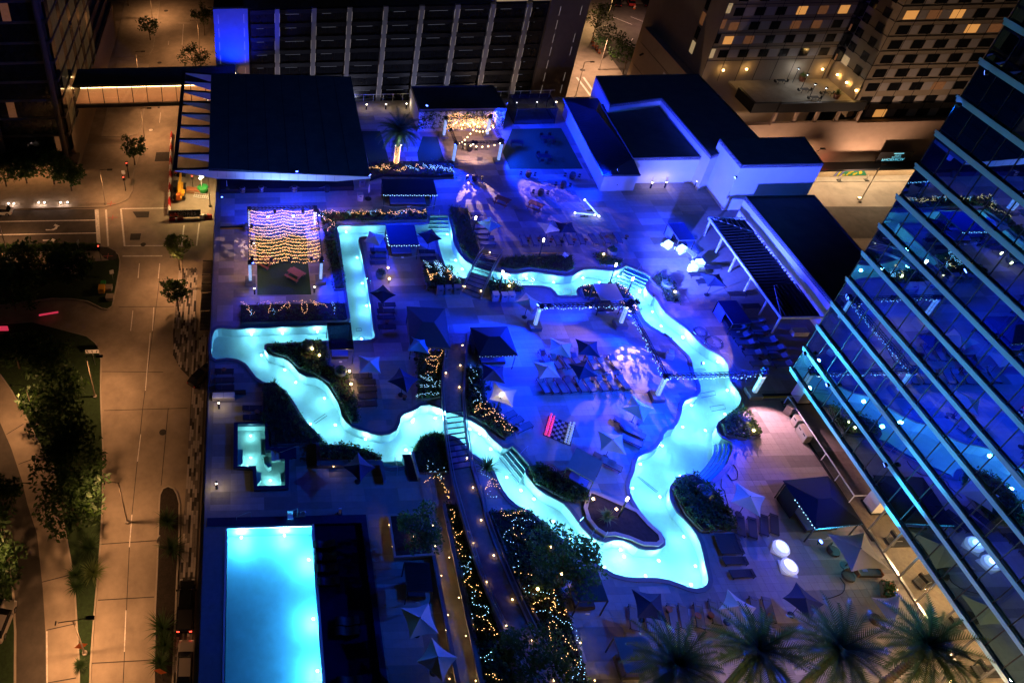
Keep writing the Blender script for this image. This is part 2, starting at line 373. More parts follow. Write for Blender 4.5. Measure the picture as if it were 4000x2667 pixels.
# ================================================================ ground, podium, river, pools, deck
g = MB().poly([(-420,-120),(520,-120),(520,620),(-420,620)], SZ-0.02).build('ground', 'road_concrete'); struct(g, 'tan concrete roadway and ground of the city blocks')
RIV_OUT = smooth_loop([(-5.18,58.69),(-2.66,58.78),(2.19,58.89),(5.84,58.97),(9.13,59.07),(9.79,59.37),(10.01,60.05),(9.99,60.87),(10.02,62.90),(10.03,65.18),(10.05,67.93),(10.08,71.21),(10.10,74.47),(10.00,75.48),(10.33,75.81),(12.63,75.79),(16.83,75.77),(21.01,75.71),(21.85,75.83),(22.08,76.49),(22.31,77.40),(23.44,77.40),(24.65,77.34),(24.62,76.51),(24.50,74.49),(24.26,72.53),(24.36,71.12),(24.66,69.54),(25.14,68.61),(25.77,67.94),(26.92,67.29),(28.25,66.85),(29.09,66.60),(30.21,66.44),(31.26,66.50),(32.09,66.69),(33.11,66.62),(34.03,66.26),(35.10,65.97),(36.09,65.83),(37.03,65.94),(37.85,66.47),(38.63,66.85),(39.93,66.88),(41.15,66.65),(42.15,66.56),(43.11,66.89),(43.85,67.35),(44.97,66.51),(46.00,65.43),(44.82,64.07),(44.64,63.03),(44.97,62.15),(45.07,62.67),(45.19,61.47),(45.18,60.29),(45.49,59.30),(46.03,58.32),(46.55,57.35),(46.84,56.41),(46.70,56.75),(47.00,55.74),(47.52,54.60),(48.20,53.84),(48.57,53.17),(48.64,52.38),(48.32,51.39),(47.96,50.43),(47.89,49.62),(48.05,48.94),(47.95,48.15),(47.49,47.51),(46.69,46.88),(45.91,46.40),(45.01,45.85),(44.33,45.43),(43.90,44.95),(43.70,44.35),(43.88,43.74),(44.53,43.21),(44.30,42.55),(43.59,41.64),(42.60,40.64),(41.46,39.78),(40.38,39.13),(39.98,39.60),(39.53,39.92),(38.96,40.00),(38.19,39.84),(37.43,39.42),(36.85,38.89),(36.53,38.39),(36.25,37.65),(36.31,36.36),(36.66,35.74),(36.92,35.04),(37.07,34.36),(37.09,33.59),(36.93,32.74),(36.68,31.92),(36.49,31.02),(36.33,30.49),(36.01,30.10),(35.54,29.85),(34.97,29.77),(34.41,29.91),(33.82,30.19),(33.07,30.51),(32.25,30.68),(31.37,30.72),(30.48,30.74),(29.62,30.85),(28.81,31.09),(28.11,31.64),(27.16,32.30),(26.38,32.97),(25.77,33.64),(25.27,34.42),(24.54,35.42),(23.77,36.34),(22.35,37.47),(21.96,37.98),(21.61,38.73),(21.44,39.60),(21.34,40.37),(21.16,41.05),(20.66,41.68),(20.16,42.15),(19.68,42.55),(19.16,43.64),(18.49,44.44),(17.40,44.77),(16.47,44.91),(15.46,44.57),(14.70,43.87),(14.22,43.17),(14.00,42.66),(13.09,42.60),(13.10,41.44),(11.19,41.40),(10.93,42.15),(10.67,42.67),(9.89,43.04),(8.88,43.24),(7.86,43.45),(6.83,43.59),(6.02,43.85),(5.64,44.40),(5.37,44.95),(4.98,45.45),(4.40,46.21),(3.91,47.10),(3.43,48.15),(2.83,49.35),(2.32,50.30),(1.66,50.87),(0.77,51.17),(-0.01,51.47),(-0.68,52.04),(-1.25,53.05),(-1.82,53.94),(-2.63,54.47),(-3.80,54.68),(-5.33,54.83)])
RIV_IN = smooth_loop([(12.47,72.94),(12.60,73.39),(12.93,73.58),(15.13,73.59),(19.25,73.57),(22.28,73.63),(22.29,72.40),(22.25,70.01),(22.33,67.44),(22.61,66.63),(23.41,66.13),(24.37,65.77),(25.60,65.53),(26.81,65.26),(27.62,64.91),(28.71,64.68),(30.20,64.54),(31.43,64.41),(33.05,64.31),(33.84,63.98),(34.09,63.36),(34.11,62.75),(35.30,62.66),(36.50,62.69),(36.57,63.37),(36.91,63.88),(37.56,64.13),(38.90,64.33),(40.33,64.43),(41.41,64.27),(42.12,63.81),(42.53,62.92),(42.62,61.88),(42.59,60.87),(42.50,59.72),(42.52,58.58),(42.91,57.77),(43.47,57.13),(44.14,56.18),(43.95,56.83),(44.32,56.05),(44.62,55.13),(44.92,54.23),(45.16,53.48),(44.99,52.48),(44.65,51.36),(44.66,50.52),(44.56,49.71),(44.25,49.04),(43.69,48.53),(42.92,48.28),(42.10,47.91),(41.65,47.27),(41.10,46.39),(40.35,45.41),(39.82,44.93),(39.09,44.71),(38.55,44.29),(38.11,43.64),(37.41,42.95),(36.58,42.45),(35.75,42.18),(35.13,41.90),(34.58,41.17),(34.08,40.29),(33.48,39.53),(33.08,38.89),(32.93,38.26),(32.92,37.73),(33.13,36.43),(33.41,35.72),(33.79,35.01),(34.10,34.42),(34.23,33.94),(34.02,33.46),(33.58,33.19),(32.97,33.06),(32.24,33.08),(31.66,33.23),(31.16,33.62),(30.62,33.92),(29.90,33.98),(29.08,33.81),(28.41,34.01),(27.91,34.46),(27.55,35.05),(27.38,35.65),(27.20,36.26),(26.70,37.37),(26.15,37.78),(25.50,38.22),(24.95,38.66),(24.62,39.20),(24.38,39.75),(24.14,40.31),(24.18,40.73),(24.76,41.12),(24.28,42.23),(23.71,43.34),(23.18,43.09),(22.69,43.20),(22.22,43.80),(21.78,44.54),(21.43,45.28),(20.92,45.79),(20.38,46.24),(19.54,46.80),(18.67,47.26),(17.67,47.71),(16.68,48.19),(15.78,48.08),(15.51,47.83),(14.79,47.46),(13.99,47.16),(13.60,46.79),(13.39,46.10),(12.95,45.37),(12.25,44.96),(11.39,44.82),(10.46,45.00),(9.55,45.39),(8.65,45.85),(8.07,46.49),(7.76,47.13),(7.73,47.91),(7.58,48.69),(7.17,49.63),(6.71,50.73),(6.21,51.44),(5.56,51.87),(4.55,52.04),(3.89,52.48),(3.37,53.36),(2.82,54.10),(2.26,54.55),(1.34,54.80),(0.65,55.19),(0.27,55.80),(0.29,56.29),(0.62,56.55),(1.39,56.59),(4.49,56.66),(6.99,56.74),(10.43,56.70),(11.92,56.73),(12.36,57.06),(12.47,57.52),(12.41,58.20),(12.51,60.79),(12.56,63.34),(12.58,65.82),(12.55,68.80),(12.52,71.33)])
if area(RIV_OUT) < 0: RIV_OUT = RIV_OUT[::-1]
if area(RIV_IN) < 0: RIV_IN = RIV_IN[::-1]
POOL = [(-3.45,35.75),(-3.45,12.0),(4.05,12.0),(4.05,35.85)]
SHELF = [(4.22,36.3),(4.22,12.0),(8.4,12.0),(8.4,36.5)]
TUB = [(-2.56,46.17),(0.12,46.16),(0.12,43.20),(0.98,43.22),(1.93,42.42),(1.84,39.52),(-0.76,39.52),(-0.81,41.56),(-2.53,41.58)]
DECK = [(-5.3,8.0),(-5.9,105.9),(69.5,105.4),(69.5,50.0),(78.0,50.0),(78.0,8.0)]
deck = MB().polyh([DECK, RIV_OUT[::-1], POOL, SHELF, TUB], -0.012).poly(RIV_IN, -0.012).build('pool_deck', 'tile_bed')
struct(deck, 'square paved rooftop pool deck lit blue')
pod = MB().walls(DECK[::-1], SZ, -0.6).build('podium_wall', 'concrete'); struct(pod, 'concrete garage wall under the pool deck')
MB().walls(offset_loop(DECK, 0.0), -0.62, -0.012).build('deck_edge', 'concrete', deck)
# paving tiles: every one has its own slab; the 300 that show largest stand alone, the rest are one mass
holes = [offset_loop(RIV_OUT, -0.36), [(-5.15,36.9),(-5.15,11),(8.9,11),(8.9,36.9)], offset_loop(TUB, 0.5 if area(TUB) < 0 else -0.5)]
isl = offset_loop(RIV_IN, 0.36)
def tone(i, j):
    r = random.Random((i//5 + (j//2) % 2*2)*7919 + (j//2)*104729)
    k = r.random(); base = 0.62 if k < 0.24 else (0.82 if k < 0.5 else (1.0 if k < 0.82 else 1.16))
    h = random.Random(i*31 + j*17077).uniform(-0.035, 0.035)
    return (base*(1+h), base*(0.97+h), base*(0.94+h))
T = 0.61; cells = []
bb = [min(p[0] for p in RIV_OUT), max(p[0] for p in RIV_OUT), min(p[1] for p in RIV_OUT), max(p[1] for p in RIV_OUT)]
for j in range(int(20/T), int(105.4/T)):
    for i in range(-9, int(69/T)):
        x, y = i*T - 0.12, j*T + 0.2
        if x < -5.2 or (y < 51 and x > 52.6 and y < 50) or x > 53 and y > 52 and not y > 76: continue
        if x > 43 and y > 92: continue
        cs = ((x, y), (x+T, y), (x+T, y+T), (x, y+T)); c = (x+T/2, y+T/2)
        ok = True
        if bb[0]-1 < c[0] < bb[1]+1 and bb[2]-1 < c[1] < bb[3]+1:
            io = [inside(q, holes[0]) for q in cs]
            if any(io):
                if not all(io): ok = False
                elif not all(inside(q, isl) for q in cs): ok = False
        if ok and any(inside(q, h) for h in holes[1:] for q in cs): ok = False
        if ok: cells.append((y, x, i, j))
cells.sort()
near = [c for c in cells if 8 < c[1] < 49 and c[0] > 23.2][:300]; nearset = set(near)
gq = 0.006
tm = MB().box(gq, T-gq, gq, T-gq, -0.03, 0.0); 
tmeshes = {}
def tile_mesh(t):
    k = round(t[0], 1)
    if k not in tmeshes:
        me = tm.mesh('tile'); me.materials.append(M['tile']); a = me.color_attributes.new('tone', 'FLOAT_COLOR', 'POINT')
        for d in a.data: d.color = (k, k*0.97, k*0.94, 1)
        tmeshes[k] = me
    return tmeshes[k]
mass = MB(); tones = []
for y, x, i, j in cells:
    t = tone(i, j)
    if (y, x, i, j) in nearset:
        o = bpy.data.objects.new('tile', tile_mesh(t)); C.objects.link(o); o.location = (x, y, 0); o.parent = deck
    else:
        n = len(mass.v); a, b, c2, d = x+gq, x+T-gq, y+gq, y+T-gq; zt = random.uniform(-0.0015, 0.0015)
        mass.v += [(a,c2,zt),(b,c2,zt),(b,d,zt),(a,d,zt),(a,c2,-0.012),(b,c2,-0.012),(b,d,-0.012),(a,d,-0.012)]
        mass.f += [(n,n+1,n+2,n+3),(n+4,n+5,n+1,n),(n+5,n+6,n+2,n+1),(n+6,n+7,n+3,n+2),(n+7,n+4,n,n+3)]; tones += [t]*8
o = mass.build('paving_tiles', 'tile', deck); o['kind'] = 'stuff'
at = o.data.color_attributes.new('tone', 'FLOAT_COLOR', 'POINT')
for d, t in zip(at.data, tones): d.color = (*t, 1)
# river basin, coping, water
zb = -1.35; zw = -0.14
rv = MB().polyh([RIV_OUT, RIV_IN[::-1]], zb); rv.walls(RIV_OUT[::-1], zb, -0.005); rv.walls(RIV_IN, zb, -0.005)
basin = rv.build('river_basin', 'plaster'); struct(basin, 'pale plaster channel of the lazy river')
wat = MB().polyh([RIV_OUT, RIV_IN[::-1]], zw).build('river_water', 'water'); struct(wat, 'glowing cyan water of the winding lazy river')
def coping(L, w, z, nm, par, hgt=0.06, m='coping'):
    O = offset_loop(L, w); mb = MB(); I2 = offset_loop(L, -0.02 if w > 0 else 0.02)
    mb.strip([(*p, z) for p in I2], [(*p, z) for p in O]); mb.strip([(*p, z-hgt-0.1) for p in I2], [(*p, z) for p in I2]); mb.strip([(*p, z) for p in O], [(*p, z-hgt-0.1) for p in O])
    return mb.build(nm, m, par)
coping(RIV_OUT, -0.34, 0.05, 'coping', basin); coping(RIV_IN, 0.34, 0.05, 'coping', basin)
def waterline(L, d, par):
    a = offset_loop(L, d); MB().strip([(*p, -0.01) for p in a], [(*p, -0.11) for p in a]).build('waterline_band', 'dark_pool_tile', par)
waterline(RIV_OUT, 0.015, basin); waterline(RIV_IN, -0.015, basin)
# floor drains and steps in the river
def stair(p0, p1, q0, q1, n, par, z0=-0.12, z1=-0.95):     # treads between the top edge p0-p1 and the bottom edge q0-q1
    for k in range(n):
        t0, t1 = k/n, (k+1)/n
        L = [tuple(a+(b-a)*t for a, b in zip(P, Q)) for P, Q, t in ((p0, q0, t0), (p1, q1, t0), (p1, q1, t1), (p0, q0, t1))]
        zt = z0 + (z1-z0)*(k+1)/n
        s = MB().prism(L if area(L) > 0 else L[::-1], zb, zt).build('step', 'plaster', par)
        a, b = L[3], L[2]; MB().bar((*a, zt+0.012), (*b, zt+0.012), 0.07, 0.02).build('nosing', 'step_edge', s)
stair((22.33,77.33), (24.60,77.25), (21.63,75.28), (24.51,75.18), 4, basin)
stair((43.84,67.20), (45.89,65.44), (42.53,65.85), (44.56,63.90), 5, basin)
stair((34.23,62.83), (36.46,62.76), (34.28,63.56), (36.61,63.49), 3, basin)
stair((23.71,43.22), (24.70,41.19), (22.44,42.73), (23.58,40.10), 4, basin)
stair((11.22,41.44), (13.06,41.47), (10.93,42.44), (13.05,42.56), 4, basin)
arcs = [[(44.49,43.13),(44.21,42.52),(43.53,41.66),(42.55,40.69),(41.45,39.87),(40.46,39.24)], [(44.23,43.28),(43.90,42.56),(43.24,41.76),(42.29,40.85),(41.22,40.01),(40.25,39.38)], [(43.94,43.40),(43.59,42.63),(42.94,41.86),(42.02,40.99),(40.98,40.21),(40.08,39.55)], [(43.61,43.48),(43.25,42.71),(42.63,41.96),(41.73,41.11),(40.72,40.33),(39.90,39.73)], [(43.27,43.56),(42.92,42.79),(42.31,42.06),(41.43,41.24),(40.43,40.45),(39.71,39.89)]]
arcs = [smooth_loop(a, 0.4, False)[:] for a in arcs]
m_ = min(len(a) for a in arcs); arcs = [[a[int(i*(len(a)-1)/(m_-1))] for i in range(m_)] for a in arcs]
for k in range(4):
    zt = -0.2 - 0.2*k; L = arcs[k] + arcs[k+1][::-1]
    s = MB().prism(L if area(L) > 0 else L[::-1], zb, zt).build('step', 'plaster', basin)
    MB().tube([(*p, zt+0.01) for p in arcs[k+1]], 0.035, 4).build('nosing', 'step_edge', s)
for a in ([(34.88,40.66),(35.08,40.71),(36.20,39.14),(36.00,39.02)], [(45.32,52.83),(47.00,53.00),(46.99,52.74),(45.22,52.47)], [(44.95,49.83),(46.64,50.13),(46.55,49.58),(44.91,49.27)], [(45.23,48.22),(46.81,48.44),(46.74,47.89),(45.15,47.60)], [(8.11,44.82),(8.53,44.57),(7.59,43.87),(7.10,43.96)], [(6.29,48.40),(6.49,48.13),(5.22,47.20),(5.02,47.46)], [(10.71,59.67),(11.32,59.68),(11.31,59.23),(10.67,59.21)], [(43.13,62.21),(43.88,62.22),(43.84,61.59),(43.04,61.53)]):
    mb = MB(); o2 = offset_loop(a, 0.06 if area(a) > 0 else -0.06); mb.strip([(*p, zb+0.015) for p in a], [(*p, zb+0.015) for p in o2]); mb.build('floor_drain', 'step_edge', basin)
# main pool, tanning shelf, plunge pool
pb = MB().poly(POOL[::-1] if area(POOL) < 0 else POOL, -1.5); pb.walls(POOL if area(POOL) < 0 else POOL[::-1], -1.5, 0.0)
pool = pb.build('pool_basin', 'plaster'); struct(pool, 'bright plaster basin of the rectangular pool')
struct(MB().poly([(-3.45,12),(4.05,12),(4.05,35.8),(-3.45,35.75)], -0.10).build('pool_water', 'water_blue'), 'sky blue water of the rectangular pool')
sb = MB().poly([(4.22,12),(8.4,12),(8.4,36.5),(4.22,36.3)], -0.32); sb.walls([(4.22,36.3),(8.4,36.5),(8.4,12),(4.22,12)], -0.32, 0)
shelf = sb.build('tanning_shelf', 'dark_pool_tile'); struct(shelf, 'dark shallow tanning shelf beside the rectangular pool')
struct(MB().poly([(4.22,12),(8.4,12),(8.4,36.45),(4.22,36.3)], -0.06).build('shelf_water', 'water_blue'), 'thin dark blue water over the tanning shelf')
box(4.05, 4.22, 12, 36.2, -1.5, 0.03).build('overflow_edge', 'white_wall', pool)
box(-3.60, -3.45, 12, 35.75, -1.5, 0.02).build('overflow_edge', 'white_wall', pool)
box(-5.2, 8.9, 36.0, 36.75, -0.4, 0.04).build('coping', 'dark_pool_tile', pool)
struct(MB().box(-5.25, -3.62, 12, 35.98, -0.9, -0.25).build('catch_basin', 'dark_pool_tile'), 'dark catch basin beyond the infinity edge')
box(8.4, 8.9, 12, 36.0, -0.3, 0.02).build('coping', 'dark_pool_tile', shelf)
TB = TUB if area(TUB) > 0 else TUB[::-1]
tb = MB().poly(TB, -0.75); tb.walls(TB[::-1], -0.75, 0.36)
tub = tb.build('spa_basin', 'plaster'); struct(tub, 'stepped teal plunge pool basin with a raised kerb')
struct(MB().poly(TB, 0.22).build('spa_water', 'water_teal'), 'steaming teal water of the stepped plunge pool')
coping(TB, -0.42, 0.38, 'coping', tub, 0.34, 'dark_pool_tile')
for a in ([(-2.54,43.76),(-2.04,43.69),(-2.04,42.17),(-2.53,41.90)], [(-0.33,44.79),(0.09,44.84),(0.10,43.05),(-0.32,43.06)], [(-0.74,41.23),(-0.36,41.25),(-0.37,40.39),(-0.75,39.90)], [(1.44,41.07),(1.89,41.28),(1.86,40.28),(1.48,40.07)], [(-0.09,42.82),(0.29,42.86),(0.67,42.57),(0.64,41.82),(0.36,41.68),(-0.04,42.13)]):
    MB().prism(a if area(a) > 0 else a[::-1], -0.75, -0.15).build('seat_ledge', 'plaster', tub)
# lamps under water
def pool_light(p, z, e, col, label, group, nx=0.0):
    t = thing('pool_light', label, 'pool light', (p[0], p[1], z), 0, group)
    MB().lathe([(0.10,-0.03),(0.12,0.0),(0.08,0.03)], 10).build('lens', 'pool_lens', t)
    point_light('pool_lamp', (0, 0, 0.05), e, col, 0.16, t)
RL = [(-1.09,58.29),(2.35,58.34),(6.23,58.47),(12.00,70.26),(12.10,65.84),(12.19,62.23),(11.16,75.06),(14.29,74.53),(23.91,74.19),(23.98,69.37)] + [(-0.06,55.36),(2.38,53.31),(3.45,51.65),(6.28,49.59),(4.63,46.58),(7.09,46.39),(9.89,44.71),(14.90,46.82),(13.59,43.42),(17.07,46.89),(10.98,57.33)] + [(24.44,67.84),(25.59,66.59),(29.11,66.20),(31.64,66.02),(34.63,65.29),(38.30,65.90),(39.95,65.12),(42.59,66.04),(44.08,63.66),(44.21,60.32),(44.29,58.21)] + [(45.98,56.59),(43.99,63.39)] + [(45.92,56.46),(48.08,53.11),(47.33,49.50),(42.90,47.76),(40.92,45.27),(42.94,44.85),(45.72,46.66),(38.07,43.29),(38.40,40.08),(35.23,41.39),(33.57,38.99),(35.66,38.09)] + [(36.15,34.38),(36.01,31.84),(33.14,32.36),(30.37,32.79),(31.53,31.12),(34.96,30.34)] + [(30.31,33.35),(27.68,33.79),(26.33,34.49),(25.39,36.00),(28.39,31.91)] + [(14.76,46.57),(17.42,47.52),(20.22,45.56),(21.69,43.34),(21.06,45.04),(23.37,39.01),(24.30,38.14),(14.05,43.06),(22.44,40.35)]
for p in RL: pool_light(p, -0.45, 185, (0.78, 0.95, 1.0), 'round white lamp glowing under the river water', 'underwater lamps of the lazy river')
for p in ((-2.2,35.3),(1.6,35.4),(3.6,33.2),(3.65,28.4),(3.7,24.6),(3.7,20.5)): pool_light(p, -0.75, 1150, (0.75, 0.93, 1.0), 'round white lamp in the wall of the rectangular pool', 'underwater lamps of the rectangular pool')
for p in [(-1.30,45.36),(-1.32,42.97),(-1.63,42.05),(0.49,40.54),(0.87,39.87)]: pool_light(p, -0.45, 55, (0.85, 1.0, 0.98), 'round white lamp in the stepped plunge pool', 'underwater lamps of the plunge pool')

# ================================================================ buildings on the deck
def ccw(L): return L if area(L) > 0 else L[::-1]
def lerp(a, b, t): return tuple(x+(y-x)*t for x, y in zip(a, b))
def flat_building(name, label, roof_px, z, wall_m, roof_m, z0=0.0, over=0.0, par_h=0.12, cat='building'):
    L = ccw(roof_px); t = thing(name, label, cat, (L[0][0], L[0][1], z0)); ox, oy = L[0]
    K = [(p[0]-ox, p[1]-oy) for p in L]; I = offset_loop(K, over) if over else K
    MB().walls(I, 0, z-z0-0.05).build('wall', wall_m, t)
    rf = MB().poly(offset_loop(K, 0.12), z-z0-0.03).build('roof', roof_m, t)
    mb = MB(); N = offset_loop(K, 0.14); mb.strip([(*p, z-z0+par_h) for p in K], [(*p, z-z0+par_h) for p in N]); mb.walls(K, z-z0-0.4, z-z0+par_h); mb.walls(N[::-1], z-z0-0.4, z-z0+par_h)
    mb.build('parapet', roof_m, rf)
    return t, K
# --- stage pavilion with cantilevered trellis
z = 6.0
st = thing('stage_pavilion', 'wide dark flat roofed stage pavilion with open trellis on its street side', 'pavilion', (0, 80, 0))
FL, BL, FR, BR = (-10.69,80.76), (-11.05,106.32), (14.23,78.23), (14.46,103.24)
SL0, SL1 = (-6.34,80.82), (-6.80,105.37)
lo = lambda p: (p[0], p[1]-80)
P = [lo(SL0), lo(FR), lo(BR), lo(SL1)]
MB().poly(P, z).walls(P, z-0.45, z).build('roof', 'roof_dark', st)
MB().bar((*lo(FL), z-0.12), (*lo(BL), z-0.12), 0.5, 0.3).build('edge_beam', 'black_metal', st)
for k, t in enumerate((0.0, 0.135, 0.27, 0.40, 0.525, 0.65, 0.77, 0.885, 0.985)):
    a = lerp(lo(FL), lo(BL), t); b = lerp(lo(SL0), lo(SL1), t); mb = MB()
    w = 0.14
    MB().bar((*a, z-0.02), (*b, z-0.02), 0.34, 0.10).build('trellis_beam', 'black_metal', st)
    mb.quad((a[0], a[1]-w, z-0.25), (b[0], b[1]-w, z-1.35), (b[0], b[1]-w, z-0.08), (a[0], a[1]-w, z-0.08))
    mb.quad((a[0], a[1]+w, z-0.08), (b[0], b[1]+w, z-0.08), (b[0], b[1]+w, z-1.35), (a[0], a[1]+w, z-0.25))
    mb.quad((a[0], a[1]-w, z-0.25), (a[0], a[1]+w, z-0.25), (b[0], b[1]+w, z-1.35), (b[0], b[1]-w, z-1.35)); mb.build('bracket', 'white_wall', st)
fa = MB(); a, b = lo(FL), lo(FR)
F_ = lambda t_, z_: (*[p+q*s_ for p, q, s_ in zip(lerp(a, b, t_), (0, -0.04), (1, 1))], z_)
fa.quad(F_(0, z-0.25), F_(0.21, z-1.25), F_(0.21, z-0.02), F_(0, z-0.02)); fa.quad(F_(0.21, z-1.25), F_(0.83, z-0.95), F_(0.83, z-0.02), F_(0.21, z-0.02)); fa.quad(F_(0.83, z-0.95), F_(1, z-0.28), F_(1, z-0.02), F_(0.83, z-0.02))
for k in range(14):                                       # joints between the fascia panels
    t_ = 0.22+0.6*k/13; MB().bar(F_(t_, z-1.0), F_(t_, z-0.1), 0.02, 0.02).build('joint', 'dark_metal', st)
for k in range(1, 8):                                     # roof membrane seams
    MB().bar((*lerp(P[0], P[1], k/8), z+0.012), (*lerp(P[3], P[2], k/8), z+0.012), 0.06, 0.02).build('seam', 'black', st)
fa.build('fascia', 'white_wall', st)
for x in (-4.6, 2.0, 8.2, 13.2): box(x-0.2, x+0.2, 5.6, 6.0, 0.7, z-0.46).build('column', 'white_wall', st)
box(-5.2, 14.0, 12.5, 12.8, 0, z-0.45).build('back_wall', 'white_wall', st)
box(-5.2, 13.0, 3.0, 12.4, 0, 0.7).build('stage_floor', 'black', st)
# --- green wall kiosk
t, K = flat_building('kiosk', 'white kiosk with a brown flat roof and ivy covered front wall', [(23.97,103.79),(36.56,103.53),(36.89,96.96),(24.06,97.23)], 3.6, 'white_wall', 'roof_grey', 0, 0.1)
# --- blue glass enclosure
gx = [(38.90,98.11),(44.95,98.00),(46.71,101.74),(40.36,102.18)]
a0, b0 = (38.90,98.11), (44.95,98.00)
t = thing('glass_enclosure', 'see-through blue mesh and glass enclosure beside the kiosk', 'enclosure', (a0[0], a0[1], 0))
w_, d_, h_ = b0[0]-a0[0], 4.2, 2.7
for (x0, y0, x1, y1) in ((0,0,w_,0),(0,0,0,d_),(w_,0,w_,d_),(0,d_,w_,d_)):
    MB().quad((x0,y0,0.1),(x1,y1,0.1),(x1,y1,h_),(x0,y0,h_)).build('pane', 'blue_glass', t)
for x in (0, w_):
    for y in (0, d_): MB().bar((x,y,0),(x,y,h_+0.05),0.08).build('post', 'dark_metal', t)
for z_ in (0.06, h_): 
    mb = MB(); mb.bar((0,0,z_),(w_,0,z_),0.07).bar((0,d_,z_),(w_,d_,z_),0.07).bar((0,0,z_),(0,d_,z_),0.07).bar((w_,0,z_),(w_,d_,z_),0.07); mb.build('rail', 'dark_metal', t)
# --- north-east bar building: hip roof, flat roof, upper roof
hz = 3.4
hp = [(46.10,99.76),(45.12,81.73),(50.05,81.54),(49.69,96.11)]
flat_building('bar_upper_block', 'tall blue lit block with a black flat roof stepping around the lower bar roof', [(51.34,102.24),(66.67,102.09),(66.91,85.03),(58.76,81.27),(58.44,95.61),(50.48,94.21)], 5.6, 'white_wall', 'roof_dark')
flat_building('bar_lower_block', 'low white bar building with a black flat roof lit violet below', [(50.33,96.45),(58.86,96.36),(59.01,83.07),(49.77,83.20)], 4.2, 'white_wall', 'roof_dark')
hb = thing('metal_roof_hall', 'dark ribbed metal roof sloping west beside the black flat bar roof', 'hall', (*(46.39,100.39), 0)); ox, oy = (46.39,100.39)
e0, e1 = (46.39,100.39), (45.37,81.18); r0, r1 = (49.16,95.05), (49.89,83.35); e2 = (50.29,81.10); n0 = (51.47,99.19)
q = lambda p, zz: (p[0]-ox, p[1]-oy, zz)
mb = MB().quad(q(e0,3.0), q(e1,3.0), q(r1,4.15), q(r0,4.1)); mb.tri(q(e1,3.0), q(e2,3.0), q(r1,4.15)); mb.tri(q(e0,3.0), q(r0,4.1), q(n0,3.6)); rf = mb.build('roof', 'roof_metal', hb)
for k in range(34):
    t_ = (k+0.5)/34; MB().bar(q(lerp(e0, e1, t_), 3.03), q(lerp(r0, r1, t_), 4.16), 0.05, 0.05).build('seam', 'roof_metal', rf)
MB().bar(q(e0,2.98), q(e1,2.98), 0.16, 0.2).build('gutter', 'white_metal', hb); MB().bar(q(e1,2.98), q(e2,2.98), 0.12, 0.25).build('fascia', 'roof_dark', hb)
wl = [(p[0]-ox, p[1]-oy) for p in (e0, e1, e2)]
wl = [(wl[0][0]+0.5, wl[0][1]), (wl[1][0]+0.5, wl[1][1]+0.5), (wl[2][0], wl[2][1]+0.5)]
MB().walls(wl, 0, 2.95, False).build('wall', 'white_wall', hb)
door = box(wl[1][0]+1.0, wl[1][0]+2.2, wl[1][1]-0.06, wl[1][1]-0.01, 0, 2.1).build('door', 'white_metal', hb)
box(wl[1][0]+2.0, wl[1][0]+2.1, wl[1][1]-0.12, wl[1][1]-0.06, 1.0, 1.1).build('handle', 'dark_metal', door)
box(wl[0][0]-0.1, wl[0][0]-0.02, -11.5, -9.6, 1.6, 2.3).build('louvre', 'black', hb)
# walls and passage between the bar and the tall box
pa = thing('passage_wall', 'violet lit white wall with a doorway and wall lamp behind bollards', 'wall', (*(52.27,83.63), 0)); ox, oy = (52.27,83.63)
box(0.0, 1.9, 0, 0.3, 0, 3.0).build('wall', 'white_wall', pa); box(3.0, 5.6, 0, 0.3, 0, 3.0).build('wall', 'white_wall', pa); box(1.9, 3.0, 0.6, 0.7, 0, 2.4).build('door', 'curtain', pa)
# --- tall box and long low building
bx, _ = flat_building('lift_tower', 'tall plain white box building lit bright blue', [(60.09,82.93),(60.07,77.18),(70.13,77.10),(71.07,82.90)], 7.15, 'white_wall', 'roof_dark')
flat_building('service_building', 'long low building with a black flat roof beside the slatted pergola', [(60.41,74.80),(68.88,74.77),(68.29,60.02),(60.56,56.99)], 4.0, 'white_wall', 'roof_dark', 0, 0.0, 0.2)
# --- slatted pergola
pg = thing('pergola', 'long lean-to pergola of blue lit slats on white posts', 'pergola', (*(55.35,72.67), 0)); ox, oy = (55.35,72.67)
A0, A1, A2, A3 = (0, 0), ((55.32,56.30)[0]-ox, (55.32,56.30)[1]-oy), ((59.42,55.94)[0]-ox, (59.42,55.94)[1]-oy), ((59.35,72.02)[0]-ox, (59.35,72.02)[1]-oy)
MB().bar((*A0,2.6), (*A1,2.6), 0.14, 0.3).build('front_beam', 'white_metal', pg); MB().bar((*A1,2.6), (*A2,2.9), 0.12, 0.3).build('end_beam', 'white_metal', pg); MB().bar((*A0,2.6), (*A3,2.9), 0.12, 0.25).build('end_beam', 'white_metal', pg)
MB().quad((*A0,2.42),(*A1,2.42),(*A2,2.7),(*A3,2.7)).build('backing', 'roof_metal', pg)
L_ = abs(A1[1]); H1 = (A3[0]+0.2, -3.4); H2 = (A2[0]-2.6, A1[1]+4.4)
MB().bar((*A0,2.72),(*H1,2.95),0.08).build('hip_rib','white_metal',pg); MB().bar((*A1,2.72),(*H2,2.95),0.08).build('hip_rib','white_metal',pg)
for k in range(34):                                        # slats run across; the end bays turn ninety degrees along the hip ribs
    y = A0[1] + (A1[1]-A0[1])*(k+0.6)/34
    x1 = A3[0]
    if -y < 3.4: x1 = (-y)/3.4*H1[0]
    if y < H2[1]: x1 = A1[0] + (y-A1[1])/(H2[1]-A1[1])*(H2[0]-A1[0])
    if x1 > 0.2: MB().bar((0.05, y, 2.7), (x1, y, 2.7+0.25*x1/4), 0.05, 0.16).build('slat', 'roof_metal', pg)
